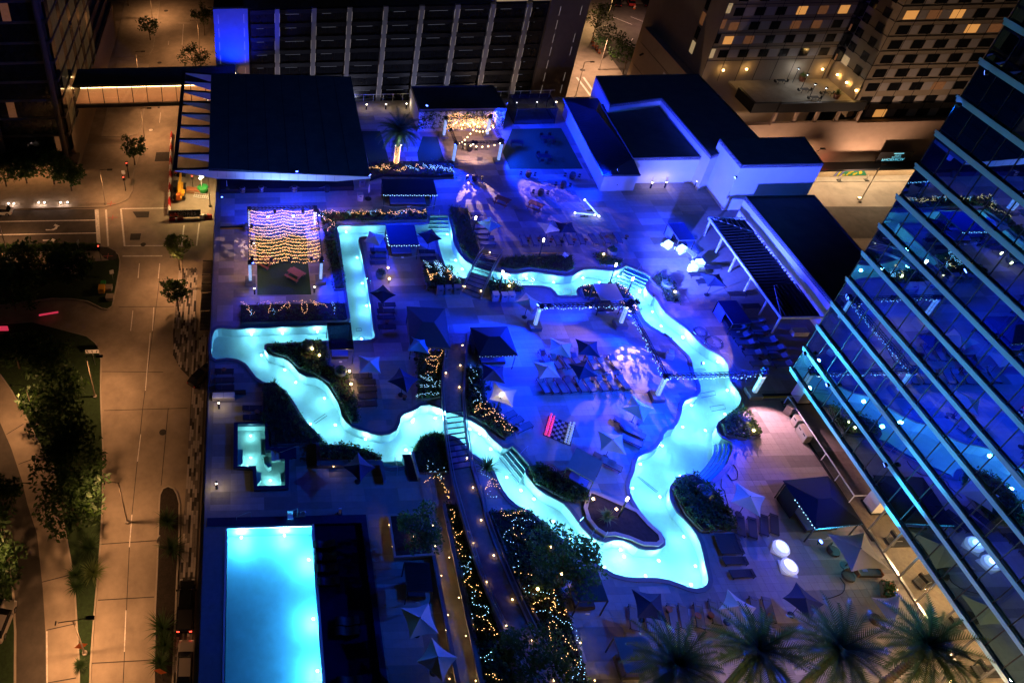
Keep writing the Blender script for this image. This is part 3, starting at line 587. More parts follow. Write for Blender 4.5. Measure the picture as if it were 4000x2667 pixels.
for k in range(9):
    x = 0.5 + k*0.44; MB().bar((x, A1[1]+0.1, 2.75), (x, A1[1]+0.1+(H2[1]-A1[1])*min(1, x/(H2[0]+0.01)), 2.9), 0.05, 0.16).build('slat', 'roof_metal', pg)
for k in range(7):
    x = 0.6 + k*0.55; MB().bar((x, -0.1, 2.75), (x, -3.4*min(1, x/H1[0]), 2.9), 0.05, 0.16).build('slat', 'roof_metal', pg)
for t_ in (0.02, 0.21, 0.41, 0.62, 0.83, 0.99): p = lerp(A0, A1, t_); MB().bar((p[0]+0.1, p[1], 0), (p[0]+0.1, p[1], 2.5), 0.16).build('post', 'white_metal', pg)
# --- north railing
rl = thing('glass_railing', 'glass railing with steel posts along the north edge of the deck', 'railing', (*(12.39,104.06), 0)); W0 = (47.18,103.46)[0]-(12.39,104.06)[0]
MB().quad((0,1.6,0.05),(W0,1.6,0.05),(W0,1.6,1.2),(0,1.6,1.2)).build('pane', 'rail_glass', rl)
MB().bar((0,1.6,1.25),(W0,1.6,1.25),0.06).build('handrail', 'white_metal', rl)
for k in range(int(W0/1.55)+1): MB().bar((k*1.55,1.6,0),(k*1.55,1.6,1.22),0.05).build('post', 'white_metal', rl)
# --- west railing of the deck
rl = thing('glass_railing', 'long frameless glass railing along the west street edge of the deck', 'railing', (-5.45, 37.5, 0))
for k in range(16): MB().quad((0-k*0.01, k*2.5, 0.02),(0-k*0.01, k*2.5+2.45, 0.02),(0-k*0.01, k*2.5+2.45, 1.15),(0-k*0.01, k*2.5, 1.15)).build('pane', 'rail_glass', rl)
MB().bar((0,0,1.18),(-0.2,40,1.18),0.05).build('handrail', 'steel', rl)

# ================================================================ glass hotel tower on the east side
tw = thing('glass_tower', 'blue mirrored glass tower with cyan floor bands reflecting the river', 'tower', (51.5, 48.3, 0))
FZ = [3.87 + 3.075*i for i in range(15)]
for i, z in enumerate(FZ):                                # floor band: two rails with a groove
    b = box(-0.16, 0.06, -46, 0.16, z-0.02, z+0.24).build('floor_band', 'alu_cyan', tw)
    box(-0.16, 16, 0.1, 0.16, z-0.02, z+0.24).build('floor_band', 'alu_cyan', tw)
    box(-0.22, -0.16, -46, 0.2, z+0.26, z+0.46).build('trim', 'alu_cyan', b)
pm = {}
PW = 1.55
for i in range(14):
    z = FZ[i]+0.24; h = FZ[i+1]-FZ[i]-0.26; kmax = 23 if i < 8 else 26
    for k in range(26):
        y1 = 0.05 - k*PW
        if y1-PW < -41: continue
        key = round(h, 2)
        if key not in pm:
            me = MB().quad((0,0,0),(0,-PW+0.05,0),(0,-PW+0.05,h),(0,0,h)).mesh('pane'); me.materials.append(M['tower_glass']); pm[key] = me
        o = bpy.data.objects.new('pane', pm[key]); C.objects.link(o); o.parent = tw; o.location = (0, y1, z)
        o.rotation_euler = (0, R(random.uniform(-0.12, 0.12)), R(random.uniform(-0.12, 0.12)))
mb = MB()
for k in range(30): mb.box(-0.03, 0.05, 0.02-k*PW, 0.08-k*PW, FZ[0], FZ[-1])
mb.build('mullions', 'dark_metal', tw)
# interior: floors, party walls, curtains, lit rooms
mb = MB()
for z in FZ: mb.box(0.08, 12, -44, -0.05, z-0.22, z+0.02)
mb.build('floor_slab', 'office_wall', tw)
mb = MB()
for k in range(12): mb.box(0.25, 11, -0.2-k*PW*2.5, -0.1-k*PW*2.5, FZ[0], FZ[-1])
mb.build('party_wall', 'white_wall', tw)
box(11.5, 12, -44, 0, 3.8, 47).build('core_wall', 'office_wall', tw)
box(0.0, 12, 0.05, 0.09, 3.9, 47).build('end_wall', 'tower_glass', tw)
cur = MB()
for i in range(14):
    for k in range(26):
        if random.random() < 0.42:
            y = -k*PW
            for s in range(6): cur.quad((0.3+0.05*(s%2), y-s*0.24, FZ[i]+0.1),(0.3+0.05*((s+1)%2), y-(s+1)*0.24, FZ[i]+0.1),(0.3+0.05*((s+1)%2), y-(s+1)*0.24, FZ[i]+2.7),(0.3+0.05*(s%2), y-s*0.24, FZ[i]+2.7))
cur.build('curtain', 'curtain', tw)
for (i, k, e, w) in ((0, 10, 7, 1.0), (1, 16, 18, 1.0), (1, 8, 9, 1), (2, 13, 14, 1), (4, 4, 20, 1), (10, 4, 12, 1), (0, 21, 16, 1), (3, 18, 12, 1), (3, 11, 10, 1)):
    y = -(k//2.5+0.5)*2.5*PW
    point_light('room_lamp', (2.2, y, FZ[i]+1.6), e*3, (1, 0.62, 0.3), 0.3, tw)
    bd = box(2.2, 4.3, y-0.9, y+0.9, FZ[i]+0.05, FZ[i]+0.65).build('bed', 'white_wall', tw)
# ground floor: lit fitness room behind glass
gr = thing('fitness_room', 'warm lit ground floor room with exercise machines behind glass', 'room', (51.9, 39.0, 0))
box(0.0, 14, -32, 3, -0.01, 0.02).build('floor', 'deck_wood', gr)
box(9, 9.2, -32, 3, 0, 3.6).build('wall', 'tan_wall', gr)
for k in range(13):
    y = -4.6 - k*2.0
    MB().quad((0,y,0.1),(0,y-1.95,0.1),(0,y-1.95,3.6),(0,y,3.6)).build('pane', 'rail_glass', gr)
    box(-0.06, 0.08, y-0.05, y+0.05, 0, 3.75).build('mullion', 'steel', gr)
box(-0.1, 0.1, -32, -4.5, 0.0, 0.12).build('sill', 'steel', gr)
for k in range(7): point_light('ceiling_lamp', (2.6, -6.5-k*3.4, 3.2), 520, (1, 0.62, 0.28), 0.15, gr)
def treadmill(loc, rz, label):
    t = thing('treadmill', label, 'treadmill', loc, rz, 'exercise machines in the fitness room')
    box(-0.4, 0.4, -0.9, 0.9, 0.08, 0.25).build('deck', 'dark_metal', t); box(-0.28, 0.28, -0.85, 0.6, 0.25, 0.27).build('belt', 'black', t)
    for s in (-1, 1):
        MB().tube([(s*0.36,0.75,0.2),(s*0.36,0.85,1.2)],0.045).build('upright','steel',t); MB().tube([(s*0.36,0.85,1.0),(s*0.36,0.3,1.0)],0.03).build('handrail','steel',t)
    box(-0.38, 0.38, 0.78, 0.95, 1.15, 1.5).build('console', 'black', t)
for k in range(8): treadmill((53.6 + (k % 2)*2.4, 33.2-k*1.65, 0.02), R(90 + 8*(k % 3)), 'silver treadmill behind the glass, %s from the north end of the fitness room' % ORD[k])
# tower base: rail, planters, columns under the overhang
rl = thing('glass_railing', 'white railed glass barrier at the foot of the glass tower', 'railing', (51.75, 47.4, 0))
for k in range(5): MB().quad((0,-k*2.1,0.05),(0,-k*2.1-2.05,0.05),(0,-k*2.1-2.05,1.1),(0,-k*2.1,1.1)).build('pane', 'rail_glass', rl)
for k in range(6): MB().bar((0,-k*2.1,0),(0,-k*2.1,1.15),0.06).build('post', 'white_metal', rl)
MB().bar((0,0,1.15),(0,-10.5,1.15),0.09).build('handrail', 'white_metal', rl); MB().bar((0,-10.5,1.15),(1.1,-10.5,1.15),0.07).build('handrail', 'white_metal', rl); MB().bar((0,-0.0,1.15),(1.1,0,1.15),0.07).build('handrail', 'white_metal', rl)
box(-0.2, 0.05, -14, 0.3, 0, 0.06).build('kerb', 'dark_metal', rl)
for i, y in enumerate((47.9, 36.4)):
    c = thing('column', ['pale blue column under the north corner of the glass tower', 'pale blue column between the railing and the fitness room'][i], 'column', (53.6, y, 0)); box(-0.6,0.6,-0.6,0.6,0,3.7).build('shaft','white_wall',c); box(-0.7,0.7,-0.7,0.7,0,0.15).build('base','dark_metal',c)
# ================================================================ dark slab building to the north
md = thing('slab_building', 'dark ten storey slab with pale vertical columns and thin light strips', 'building', (0, 140, SZ))
H0 = 28.2; X0, X1 = -7.9, 65.0
box(X0, X1, 0.5, 30, 0, H0).build('core', 'mid_spandrel', md)
FLZ = [H0-0.4-2.94*i for i in range(11)]
cols = [4.5, 11.7, 18.6, 25.6, 32.6, 39.5, 46.4, 53.4]
for c in cols: box(c-0.45, c+0.45, -0.5, 0.4, 0, H0).build('column', 'mid_column', md)
box(X0, -1.2, -0.35, 0.5, 0, H0+0.3).build('end_panel', 'mid_column', md); box(57.5, X1, -0.35, 0.5, 0, H0+3.4).build('end_panel', 'mid_wall', md)
bays = [-1.2] + cols + [57.5]
for i, z in enumerate(FLZ[:-1]):
    for a, b in zip(bays[:-1], bays[1:]):
        box(a+0.45, b-0.45, 0.1, 0.5, z-0.9, z).build('spandrel', 'mid_spandrel', md)
        for k in range(3):
            w = (b-a-1.0)/3; o = box(a+0.5+k*w, a+0.5+(k+1)*w-0.06, 0.32, 0.42, z-2.9, z-0.92).build('pane', 'mid_pane', md)
        if random.random() < 0.75: box(a+1.6, b-1.6-random.random()*2, 0.02, 0.1, z-0.98, z-0.95).build('light_strip', 'strip_dim', md)
sm = MB().box(-0.03, 0.03, -0.06, 0.0, 0, 1.9).mesh('light_strip'); sm.materials.append(M['strip_white'])
for c in cols + [-7.0, -2.0, 59.5, 63.6]:
    for i, z in enumerate(FLZ[:-1]):
        for s in ((-0.47, 0.47) if c in cols else (0.0,)):
            if random.random() < 0.12: continue
            o = bpy.data.objects.new('light_strip', sm); C.objects.link(o); o.parent = md; o.location = (c+s, -0.5 if c in cols else -0.36, z-2.4)
MB().quad((-2,-0.4,H0+0.25),(46,-0.4,H0+0.25),(46,8,H0+1.2),(-2,8,H0+1.2)).build('roof_canopy', 'roof_grey', md)
for a, b in ((47.0, 53.0), (54.0, 60.0)): box(a, b, 0.0, 0.3, H0+0.3, H0+2.0).build('penthouse_window', 'lit_room_pale', md)
box(46.2, 65, 0.3, 24, H0, H0+3.2).build('penthouse', 'mid_wall', md)
for c, w in ((-4.6, 5.5),): pass
# ================================================================ office tower to the west, its sky bridge
ot = thing('office_tower', 'dark glass office tower with slim columns above a lit street canopy', 'building', (-36.5, 126.0, SZ))
box(-60, -0.6, 0.6, 60, 4.6, 74).build('core', 'office_wall', ot)
for i in range(13):
    z = 5.0 + i*4.0
    box(-60, 0.0, -0.05, 0.5, z, z+0.5).build('spandrel', 'office_wall', ot); box(-0.5, 0.05, 0.5, 60, z, z+0.5).build('spandrel', 'office_wall', ot)
    for k in range(15):
        x = -1.5-k*1.55 
        if i < 11: box(x-1.5, x, 0.05, 0.2, z+0.55, z+3.95).build('pane', 'office_pane' if (i*7+k*3) % 29 else 'lit_room_dim', ot)
    for k in range(14 if i < 9 else 0):
        y = 0.6+k*2.4; box(-0.2, -0.05, y, y+2.3, z+0.55, z+3.95).build('pane', 'office_pane_warm' if k % 3 else 'office_pane', ot)
for x in (-1.2, -13.2, -25.2): MB().tube([(x,-0.9,0),(x,-0.9,60)], 0.55, 12).build('column', 'office_wall', ot)
box(-60, 1.2, -2.6, 0.6, 4.0, 4.6).build('canopy', 'office_wall', ot)
box(-60, -1.2, 3.0, 3.3, 0.1, 4.0).build('shop_wall', 'tan_wall', ot)
for k in range(6): 
    point_light('canopy_lamp', (-4-k*6, 0.2, 3.6), 420, (1, 0.45, 0.16), 0.2, ot)
bs = MB(); bs.quad((0.3,0.6,0),(0.3,60,0),(0.3,60,9),(0.3,0.6,9)); bs.build('side_wall', 'hotel_wall', ot)
sbg = thing('sky_bridge', 'enclosed pedestrian bridge with a glowing amber interior over the avenue', 'bridge', (-36.0, 133.0, -16.0))
W1 = 32.0
box(0, W1, 0, 6.2, -0.7, 0).build('floor', 'tan_wall', sbg); box(0, W1, -0.1, 6.4, 3.7, 4.3).build('roof', 'roof_dark', sbg)
box(0, W1, 6.0, 6.2, 0, 3.7).build('back_wall', 'hotel_panel', sbg)
box(0, W1, -0.25, -0.02, -0.9, -0.1).build('edge_beam', 'black_metal', sbg)
for k in range(12): box(k*2.9-0.06, k*2.9+0.06, -0.12, 0.0, 0, 3.7).build('mullion', 'black_metal', sbg); 
for k in range(11): MB().quad((k*2.9,-0.03,0),(k*2.9+2.9,-0.03,0),(k*2.9+2.9,-0.03,3.7),(k*2.9,-0.03,3.7)).build('pane', 'rail_glass', sbg)
for z_ in (0.05, 2.6): box(0, W1, 5.9, 5.98, z_, z_+0.16).build('light_strip', 'lamp_warm', sbg)
for k in range(6): point_light('bridge_lamp', (2.5+k*5.2, 2.6, 3.2), 420, (1, 0.40, 0.15), 0.3, sbg)
# ================================================================ beige hotel to the north-east
ht = thing('hotel', 'beige panelled hotel with rows of square windows above a lit terrace', 'hotel', (88.0, 127.5, -11.0))
def wall_windows(face, n, m, u0, du, v0, dv, w, h, lit, panel=True, skip=()):
    # face: (origin, along, out) ; windows in a grid on a wall
    o_, al, ou = (Vector(v) for v in face)
    for i in range(n):
        for j in range(m):
            if (i, j) in skip: continue
            p = o_ + al*(u0+i*du) + Vector((0,0,v0+j*dv)) + ou*0.03; a = al*w; mt = lit.get((i, j), 'window_dark')
            MB().quad(p, p+a, p+a+Vector((0,0,h)), p+Vector((0,0,h))).build('window', mt, ht)
            if panel:
                q2 = p + al*(w+0.1) - ou*0.015; a2 = al*(du-w-0.25); MB().quad(q2, q2+a2, q2+a2+Vector((0,0,h)), q2+Vector((0,0,h))).build('panel', 'hotel_panel', ht)
box(-4, 19.8, 0, 26, -20, 62).build('west_wing', 'hotel_wall', ht)
for j in range(13): box(-4.08, -4.0, 5.2, 6.4, 3.0+j*3.0, 5.4+j*3.0).build('stair_window', ('lit_room_pale','window_dark','lit_room_dim','window_dark')[j % 4], ht)
box(20.2, 70, -8.0, 26, -3.5, 62).build('east_wing', 'hotel_wall', ht)
mb = MB()
for j in range(20):
    z_ = 4.4+j*2.8
    mb.box(-4, 19.8, -0.05, 0.0, z_-0.04, z_+0.04); mb.box(20.15, 20.2, -8, 0, z_-0.04, z_+0.04); mb.box(20.2, 70, -8.05, -8.0, z_-0.04, z_+0.04)
for i in range(8): mb.box(-4+i*3.3-0.03, -4+i*3.3+0.03, -0.05, 0.0, 0, 60)
for i in range(14): mb.box(20.2+i*3.3-0.03, 20.2+i*3.3+0.03, -8.05, -8.0, -8, 60)
mb.build('panel_joints', 'black', ht)
wall_windows(((0,0,0),(1,0,0),(0,-1,0)), 6, 9, -2.4, 3.72, 5.0, 2.8, 1.7, 1.6, {(3,3):'lit_room',(5,3):'lit_room',(0,1):'lit_room',(1,1):'lit_room_dim',(3,2):'lit_room_dim',(4,2):'lit_room_dim',(4,3):'lit_room_dim',(2,1):'window_dark',(0,2):'lit_room_dim',(1,5):'lit_room'})
wall_windows(((20.15,0,0),(0,-1,0),(-1,0,0)), 2, 10, 1.2, 3.6, 4.2, 2.8, 1.7, 1.6, {(0,0):'lit_room_pale'}, False)
wall_windows(((0,-8.0,0),(1,0,0),(0,-1,0)), 9, 11, 21.2, 3.9, -3.6, 2.8, 2.1, 1.6, {(1,0):'lit_room',(3,2):'lit_room_dim',(0,7):'lit_room',(1,7):'lit_room_dim',(3,6):'lit_room',(4,6):'lit_room_dim',(2,7):'lit_room',(5,3):'lit_room_dim'})
for j in range(14): 
    box(19.2, 20.4, -1.0, 0.6, 4.2+j*3.0, 6.6+j*3.0).build('corner_window', 'window_dark', ht)
    if j % 2 == 0: box(19.1, 19.2, -0.9, -0.6, 4.4+j*3, 5.6+j*3).build('lamp_strip', 'lit_room_dim', ht)
for j in range(12): MB().quad((-4.03,-0.02,5+j*3),(-3.2,-0.06,5+j*3),(-3.2,-0.06,6.9+j*3),(-4.03,-0.02,6.9+j*3)).build('window', ['lit_room_pale','window_dark','lit_room_dim'][j % 3], ht)
# terrace of the hotel
te = thing('hotel_terrace', 'pale paved hotel terrace with dark parapets and pole lamps', 'terrace', (88.0, 127.5, -11.0))
box(1.5, 20.2, -9.5, -0.02, -0.4, 0).build('paving', 'sidewalk', te)
box(-4, 1.0, -9.5, -0.02, -12, -3.2).build('lower_block', 'hotel_wall', te)
box(5.5, 21, -10.0, -9.4, -0.9, 1.0).build('parapet', 'black_metal', te); box(1.0, 1.5, -9.5, -4, -1, 1.0).build('parapet', 'black_metal', te); box(1.0, 6.0, -9.7, -9.3, -1, 1.0).build('parapet', 'black_metal', te)
box(5.5, 21, -9.9, -9.4, -3.7, -3.2).build('ledge', 'tan_wall', te); box(5.5, 21.5, -2.0, -1.8, -3.2, -0.4).build('arcade_wall', 'curtain', te)
for k in range(5): box(5.5+k*3.8, 6.0+k*3.8, -9.8, -9.4, -3.2, -0.9).build('pier', 'tan_wall', te)
for k in range(4): point_light('arcade_lamp', (7.6+k*3.8, -6, -1.4), 90, (1, 0.62, 0.36), 0.3, te)
box(-4, 75, -9.6, -8.6, -12.6, -3.72).build('base_wall', 'tan_wall', te)
box(14, 75, -12.0, -9.55, -13.0, -12.6).build('awning', 'black_metal', te)
box(14, 75, -8.6, -8.4, -17, -12.6).build('shop_front', 'curtain', te)
for k in range(6): point_light('shop_lamp', (18+k*5, -10.6, -13.6), 800, (1, 0.72, 0.45), 0.3, te)
point_light('red_sign_lamp', (18.5, -11.2, -11.6), 40, (1, 0.05, 0.03), 0.3, te)
def wall_lamp(loc, e, label):
    t = thing('wall_lamp', label, 'wall lamp', loc, 0, 'amber lamps on the hotel walls'); MB().ball((0,0,0), 0.2, 8, 5).build('globe', 'lamp_warm', t); MB().bar((0,0.05,0),(0,0.45,0.0),0.06).build('bracket', 'black_metal', t); point_light('glow', (0,-0.35,0), e, (1, 0.55, 0.15), 0.1, t)
for i, (p, lb) in enumerate((((87.4, 127.05, -8.4),'amber wall lamp left of the hotel terrace door'),((91.7, 127.05, -8.3),'amber wall lamp right of the hotel terrace door'),((106.0, 127.05, -8.7),'amber wall lamp in the inner corner of the hotel terrace'),((107.9, 125.4, -9.0),'amber lamp on the east terrace wall, first from the corner'),((107.9, 122.6, -9.0),'amber lamp on the east terrace wall, second from the corner'),((107.9, 119.8, -9.0),'amber lamp on the east terrace wall, third from the corner'))): wall_lamp(p, 55, lb)
def pole_lamp(loc, e, label):
    t = thing('pole_lamp', label, 'lamp', loc, 0, 'white pole lamps on the hotel terrace'); MB().tube([(0,0,0),(0,0,3.0)],0.05).build('pole','dark_metal',t); MB().lathe([(0.28,3.0),(0.24,3.12),(0.05,3.2)],10).build('shade','dark_metal',t); MB().ball((0,0,2.98),0.16,8,4).build('bulb','lamp_cool',t); point_light('glow', (0,0,2.75), e, (0.95, 0.97, 1), 0.15, t)
for i, p in enumerate(((100.91,126.33), (101.30,124.13), (100.75,120.70), (101.93,119.33))): pole_lamp((*p, -11), 85, 'white pole lamp on the hotel terrace, %s from its door wall' % ORD[i])
# lower wing left of the hotel with pale panels
lw = thing('annex', 'tan annex wall with large pale panels beside the parking lot', 'building', (82.6, 128.0, SZ))
box(0, 1.35, 0, 21.5, 0, 17.0).build('wall', 'hotel_wall', lw); box(-0.1, 1.35, -0.1, 21.6, 17.0, 17.4).build('parapet', 'tan_wall', lw)
for y0, y1 in ((3.0, 9.5), (0.4, 1.8)): MB().quad((-0.04, y1, 6.0), (-0.04, y0, 6.0), (-0.04, y0, 13.5), (-0.04, y1, 13.5)).build('panel', 'white_wall', lw)
for z_ in (4.0, 8.5, 13.9): box(-0.03, 0.0, 0, 21.5, z_, z_+0.06).build('joint', 'black', lw)
cmr = MB().bar((-0.6, 18.0, 13.0), (-1.4, 17.6, 12.8), 0.35, 0.25).build('camera_box', 'black', lw)

# ================================================================ streets at ground level
def sheet(name, pts, z, m, label): return struct(MB().poly(ccw(pts), SZ+z).build(name, m), label)
def raised(name, pts, m, label, h=0.15, kerb=True):
    L = ccw(pts); o = MB().poly(offset_loop(L, 0.18) if kerb else L, SZ+h-(0.01 if kerb else 0)).build(name, m); struct(o, label)
    if kerb:
        N = offset_loop(L, 0.2); mb = MB().walls(L, SZ-0.01, SZ+h); mb.strip([(*p, SZ+h) for p in L], [(*p, SZ+h) for p in N]); mb.build('kerb', 'kerb', o)
    return o
sheet('asphalt_road', [(-57.56,114.77),(-31.02,114.45),(-28.45,103.90),(-54.57,104.56)], 0.0, 'asphalt', 'dark asphalt lanes of the side street')
sheet('asphalt_patch', [(-23.80,113.42),(-20.62,113.36),(-20.60,111.58),(-22.84,111.60)], 0.004, 'patch', 'dark trapezoid asphalt patch in the junction')
sheet('asphalt_patch', [(-23.45,107.14),(-21.54,107.13),(-21.59,105.36),(-23.40,105.36)], 0.004, 'patch', 'dark square asphalt patch in the junction')
sheet('asphalt_patch', [(-21.04,132.57),(-17.86,132.59),(-17.74,129.36),(-21.09,129.34)], 0.004, 'patch', 'dark square patch in the avenue')
sheet('parking_lot', [(94.57,197.66),(115.46,196.46),(105.19,173.13),(86.47,158.96),(86.69,168.45),(87.77,181.13)], 0.004, 'asphalt', 'dark parking lot beyond the slab building')
raised('sidewalk', [(-36.85,212.50),(-35.26,174.46),(-28.44,174.23),(-26.53,174.81),(-25.85,178.12),(-25.99,188.44),(-26.69,211.90)], 'sidewalk', 'sidewalk corner north of the sky bridge')
raised('sidewalk', [(-34.21,172.28),(-33.42,138.79),(-27.54,138.58),(-25.73,139.54),(-25.15,142.57),(-25.24,154.34),(-26.15,169.68)], 'sidewalk', 'sidewalk below the sky bridge')
raised('sidewalk', [(-36.01,135.96),(-24.41,135.48),(-24.35,132.70),(-24.89,126.36),(-24.50,119.61),(-25.17,117.00),(-26.73,115.73),(-29.32,114.84),(-57.66,115.10),(-59.26,120.57),(-46.33,130.19)], 'sidewalk', 'sidewalk in front of the office tower')
raised('sidewalk', [(-54.54,104.48),(-29.25,104.05),(-27.74,103.71),(-26.05,102.79),(-24.82,101.48),(-24.38,99.93),(-24.22,97.48),(-24.23,91.78),(-24.32,89.07),(-25.12,88.37),(-26.14,88.69),(-28.72,90.31),(-31.35,90.86),(-34.66,91.11),(-39.57,90.40),(-49.91,88.65)], 'lawn', 'planted corner block west of the avenue', 0.15)
sheet('sidewalk', [(-54.14,103.11),(-28.74,102.54),(-26.46,100.05),(-31.47,99.72),(-31.44,96.96),(-52.41,97.19)], 0.152, 'sidewalk', 'pale sidewalk with bicycle docks')
sheet('ramp', [(-28.82,103.74),(-27.12,103.46),(-25.61,102.35),(-24.92,100.78),(-25.69,100.03),(-27.29,100.52),(-28.13,101.73)], 0.156, 'patch', 'dark paved corner ramp with a red survey cross')
raised('planting_bed', [(-27.55,82.92),(-25.95,81.50),(-25.12,80.21),(-24.52,78.06),(-23.80,72.57),(-22.88,67.28),(-21.90,62.02),(-20.91,54.58),(-20.40,49.15),(-20.15,45.16),(-19.86,40.23),(-19.51,35.70),(-19.13,32.53),(-20.41,32.56),(-21.03,35.95),(-22.74,43.32),(-23.99,47.33),(-28.66,60.36),(-30.15,61.89),(-32.40,65.47),(-34.77,69.15),(-37.17,72.64),(-39.48,75.48),(-43.22,79.65),(-45.48,85.50),(-36.86,86.17)], 'lawn', 'dark planted median between the avenue and the ramp road')
sheet('ramp_lane', [(-42.87,72.30),(-37.44,67.26),(-34.92,63.19),(-32.29,58.20),(-30.82,54.80),(-28.69,50.72),(-26.60,44.02),(-25.29,39.17),(-23.89,32.62),(-27.10,32.67),(-28.59,39.24),(-30.00,44.09),(-31.10,47.08),(-32.98,51.52),(-39.24,62.45)], 0.004, 'asphalt', 'dark outer lane of the curved ramp road')
raised('planting_bed', [(-41.11,65.95),(-37.46,59.12),(-33.26,51.53),(-31.14,46.95),(-30.07,44.09),(-28.64,39.24),(-27.22,32.68),(-32.37,32.77),(-38.86,50.94)], 'lawn', 'planted verge at the far west edge')
raised('planter_island', [(-13.78,54.41),(-13.80,55.59),(-13.47,56.50),(-12.72,56.87),(-11.90,56.50),(-11.39,55.69),(-10.98,54.35),(-10.70,48.94),(-10.65,44.71),(-10.51,38.89),(-10.31,32.38),(-12.46,32.41),(-13.12,41.29),(-13.33,46.58),(-13.63,51.81)], 'soil', 'planted island between the avenue and the drop-off lane')
# patterned paver strip: own slabs in three greys
STRIP = [(-13.97,97.68),(-10.82,97.44),(-10.61,88.65),(-10.34,81.31),(-8.71,83.04),(-8.36,76.15),(-8.55,72.55),(-8.52,65.13),(-8.52,54.29),(-8.47,44.66),(-8.44,37.71),(-8.22,32.34),(-10.19,32.37),(-10.42,44.70),(-10.40,48.93),(-10.42,53.19),(-10.28,54.33),(-10.46,68.79),(-10.46,73.78),(-12.38,76.06),(-13.54,78.49),(-13.93,82.75),(-13.98,83.38),(-13.91,89.97)]
pv = MB().poly(ccw(STRIP), SZ+0.10).build('paver_walk', 'patch'); struct(pv, 'striped paver walk of grey and black slabs along the garage')
for nm in ('paver_light', 'paver_mid', 'paver_dark'): mat(nm, {'paver_light': (0.42,0.38,0.34), 'paver_mid': (0.18,0.16,0.14), 'paver_dark': (0.045,0.04,0.038)}[nm], 0.8, 0.12, 2)
pmesh = []
for nm in ('paver_light', 'paver_mid', 'paver_dark'):
    me = MB().box(0.01, 0.29, 0.01, 1.19, 0, 0.02).mesh('slab'); me.materials.append(M[nm]); pmesh.append(me)
cand = []
xs = [p[0] for p in STRIP]; ys = [p[1] for p in STRIP]
for i in range(int((max(xs)-min(xs))/0.3)):
    for j in range(int((max(ys)-min(ys))/1.2)):
        x = min(xs)+i*0.3; y = min(ys)+j*1.2+(0.6 if i % 2 else 0)
        if inside((x+0.15, y+0.6), STRIP) and inside((x+0.15, y+0.1), STRIP): cand.append((y, x))
cand = [c for c in cand if c[0] > 30]; cand.sort()
rest = [MB(), MB(), MB()]
for n, (y, x) in enumerate(cand):
    k = random.choice((0, 0, 1, 1, 2))
    if n < 300:
        o = bpy.data.objects.new('slab', pmesh[k]); C.objects.link(o); o.location = (x, y, SZ+0.10); o.parent = pv
    else: rest[k].box(x+0.01, x+0.29, y+0.01, y+1.19, SZ+0.10, SZ+0.12)
for k, nm in enumerate(('paver_light', 'paver_mid', 'paver_dark')): 
    o = rest[k].build('slabs', nm, pv); o['kind'] = 'stuff'
# painted markings
def paint(pts, label): sheet('road_marking', pts, 0.008, 'paint', label)
def line(a, b, w, label):
    a = Vector(a); b = Vector(b); d = (b-a).normalized(); n = Vector((-d.y, d.x))*w/2; paint([tuple(a+n), tuple(b+n), tuple(b-n), tuple(a-n)], label)
paint([(-31.10,114.26),(-30.37,114.23),(-28.56,104.66),(-29.29,104.69)], 'wide white stop line across the side street')
paint([(-29.14,114.19),(-28.77,114.18),(-26.95,103.91),(-27.25,103.86)], 'white crosswalk line east of the stop line')
paint([(-26.31,114.34),(-25.97,114.33),(-24.01,103.87),(-24.31,103.76)], 'white crosswalk line at the west side of the junction')
line((-26.14,114.34), (-17.44,114.22), 0.3, 'white crosswalk line at the north side of the junction')
line((-24.24,103.88), (-13.68,103.57), 0.25, 'white crosswalk line at the south side of the junction')
line((-24.21,101.20), (-17.17,101.02), 0.3, 'white line south of the junction')
line((-13.82,109.17), (-13.91,103.52), 0.25, 'worn white line at the east side of the junction')
line((-11.03,109.68), (-11.24,103.43), 0.25, 'worn outer white line at the east side of the junction')
line((-56.60,111.49), (-30.53,111.19), 0.22, 'white lane line nearer the office tower')
line((-55.49,107.72), (-29.78,107.54), 0.22, 'white lane line nearer the planted block')
paint([(-39.34,108.91),(-38.31,108.81),(-37.77,109.16),(-37.65,109.77),(-38.09,109.72),(-37.90,110.33),(-36.88,109.74),(-37.21,109.57),(-37.29,108.93),(-37.86,108.55),(-39.27,108.57)], 'white left turn arrow on the side street')
paint([(-39.31,106.03),(-37.56,106.00),(-37.62,106.32),(-36.49,105.78),(-37.35,105.31),(-37.45,105.64),(-39.20,105.67)], 'white straight arrow on the side street')
for a, b, lb in (((-21.02,99.27),(-20.86,95.64),'west'),((-17.45,99.15),(-17.39,95.40),'east')): line(a, b, 0.14, 'white lane line south of the junction on the %s side' % lb)
for a, b, lb in (((-20.90,88.12),(-20.76,83.81),'beside the driveway'),((-17.54,88.74),(-17.29,83.71),'east of the driveway'),((-17.60,83.30),(-17.26,72.20),'past the black car'),((-17.17,64.82),(-17.17,60.58),'north of the island'),((-17.05,53.04),(-16.89,48.80),'beside the island head'),((-16.41,41.36),(-16.07,36.96),'beside the pickup')): line(a, b, 0.12, 'thin white lane line %s' % lb)
line((-25.16,39.28), (-23.78,32.62), 0.14, 'pale edge line of the ramp road')
for i, (a, b) in enumerate(((((-22.21,182.07)), (-22.19,179.98)), ((-18.99,191.58), (-18.63,179.80)), ((-20.35,192.31), (-17.11,192.13)), ((-21.43,147.90), (-21.31,143.70)))): line(a, b, 0.12, 'thin white line on the avenue, %s from the north' % ORD[i])
for i in range(6): a = (95.39,189.55); line((a[0]+i*4.6, a[1]), (a[0]+i*4.6+3.2, a[1]-4.6), 0.12, 'parking stall line, %s from the slab building' % ORD[i])
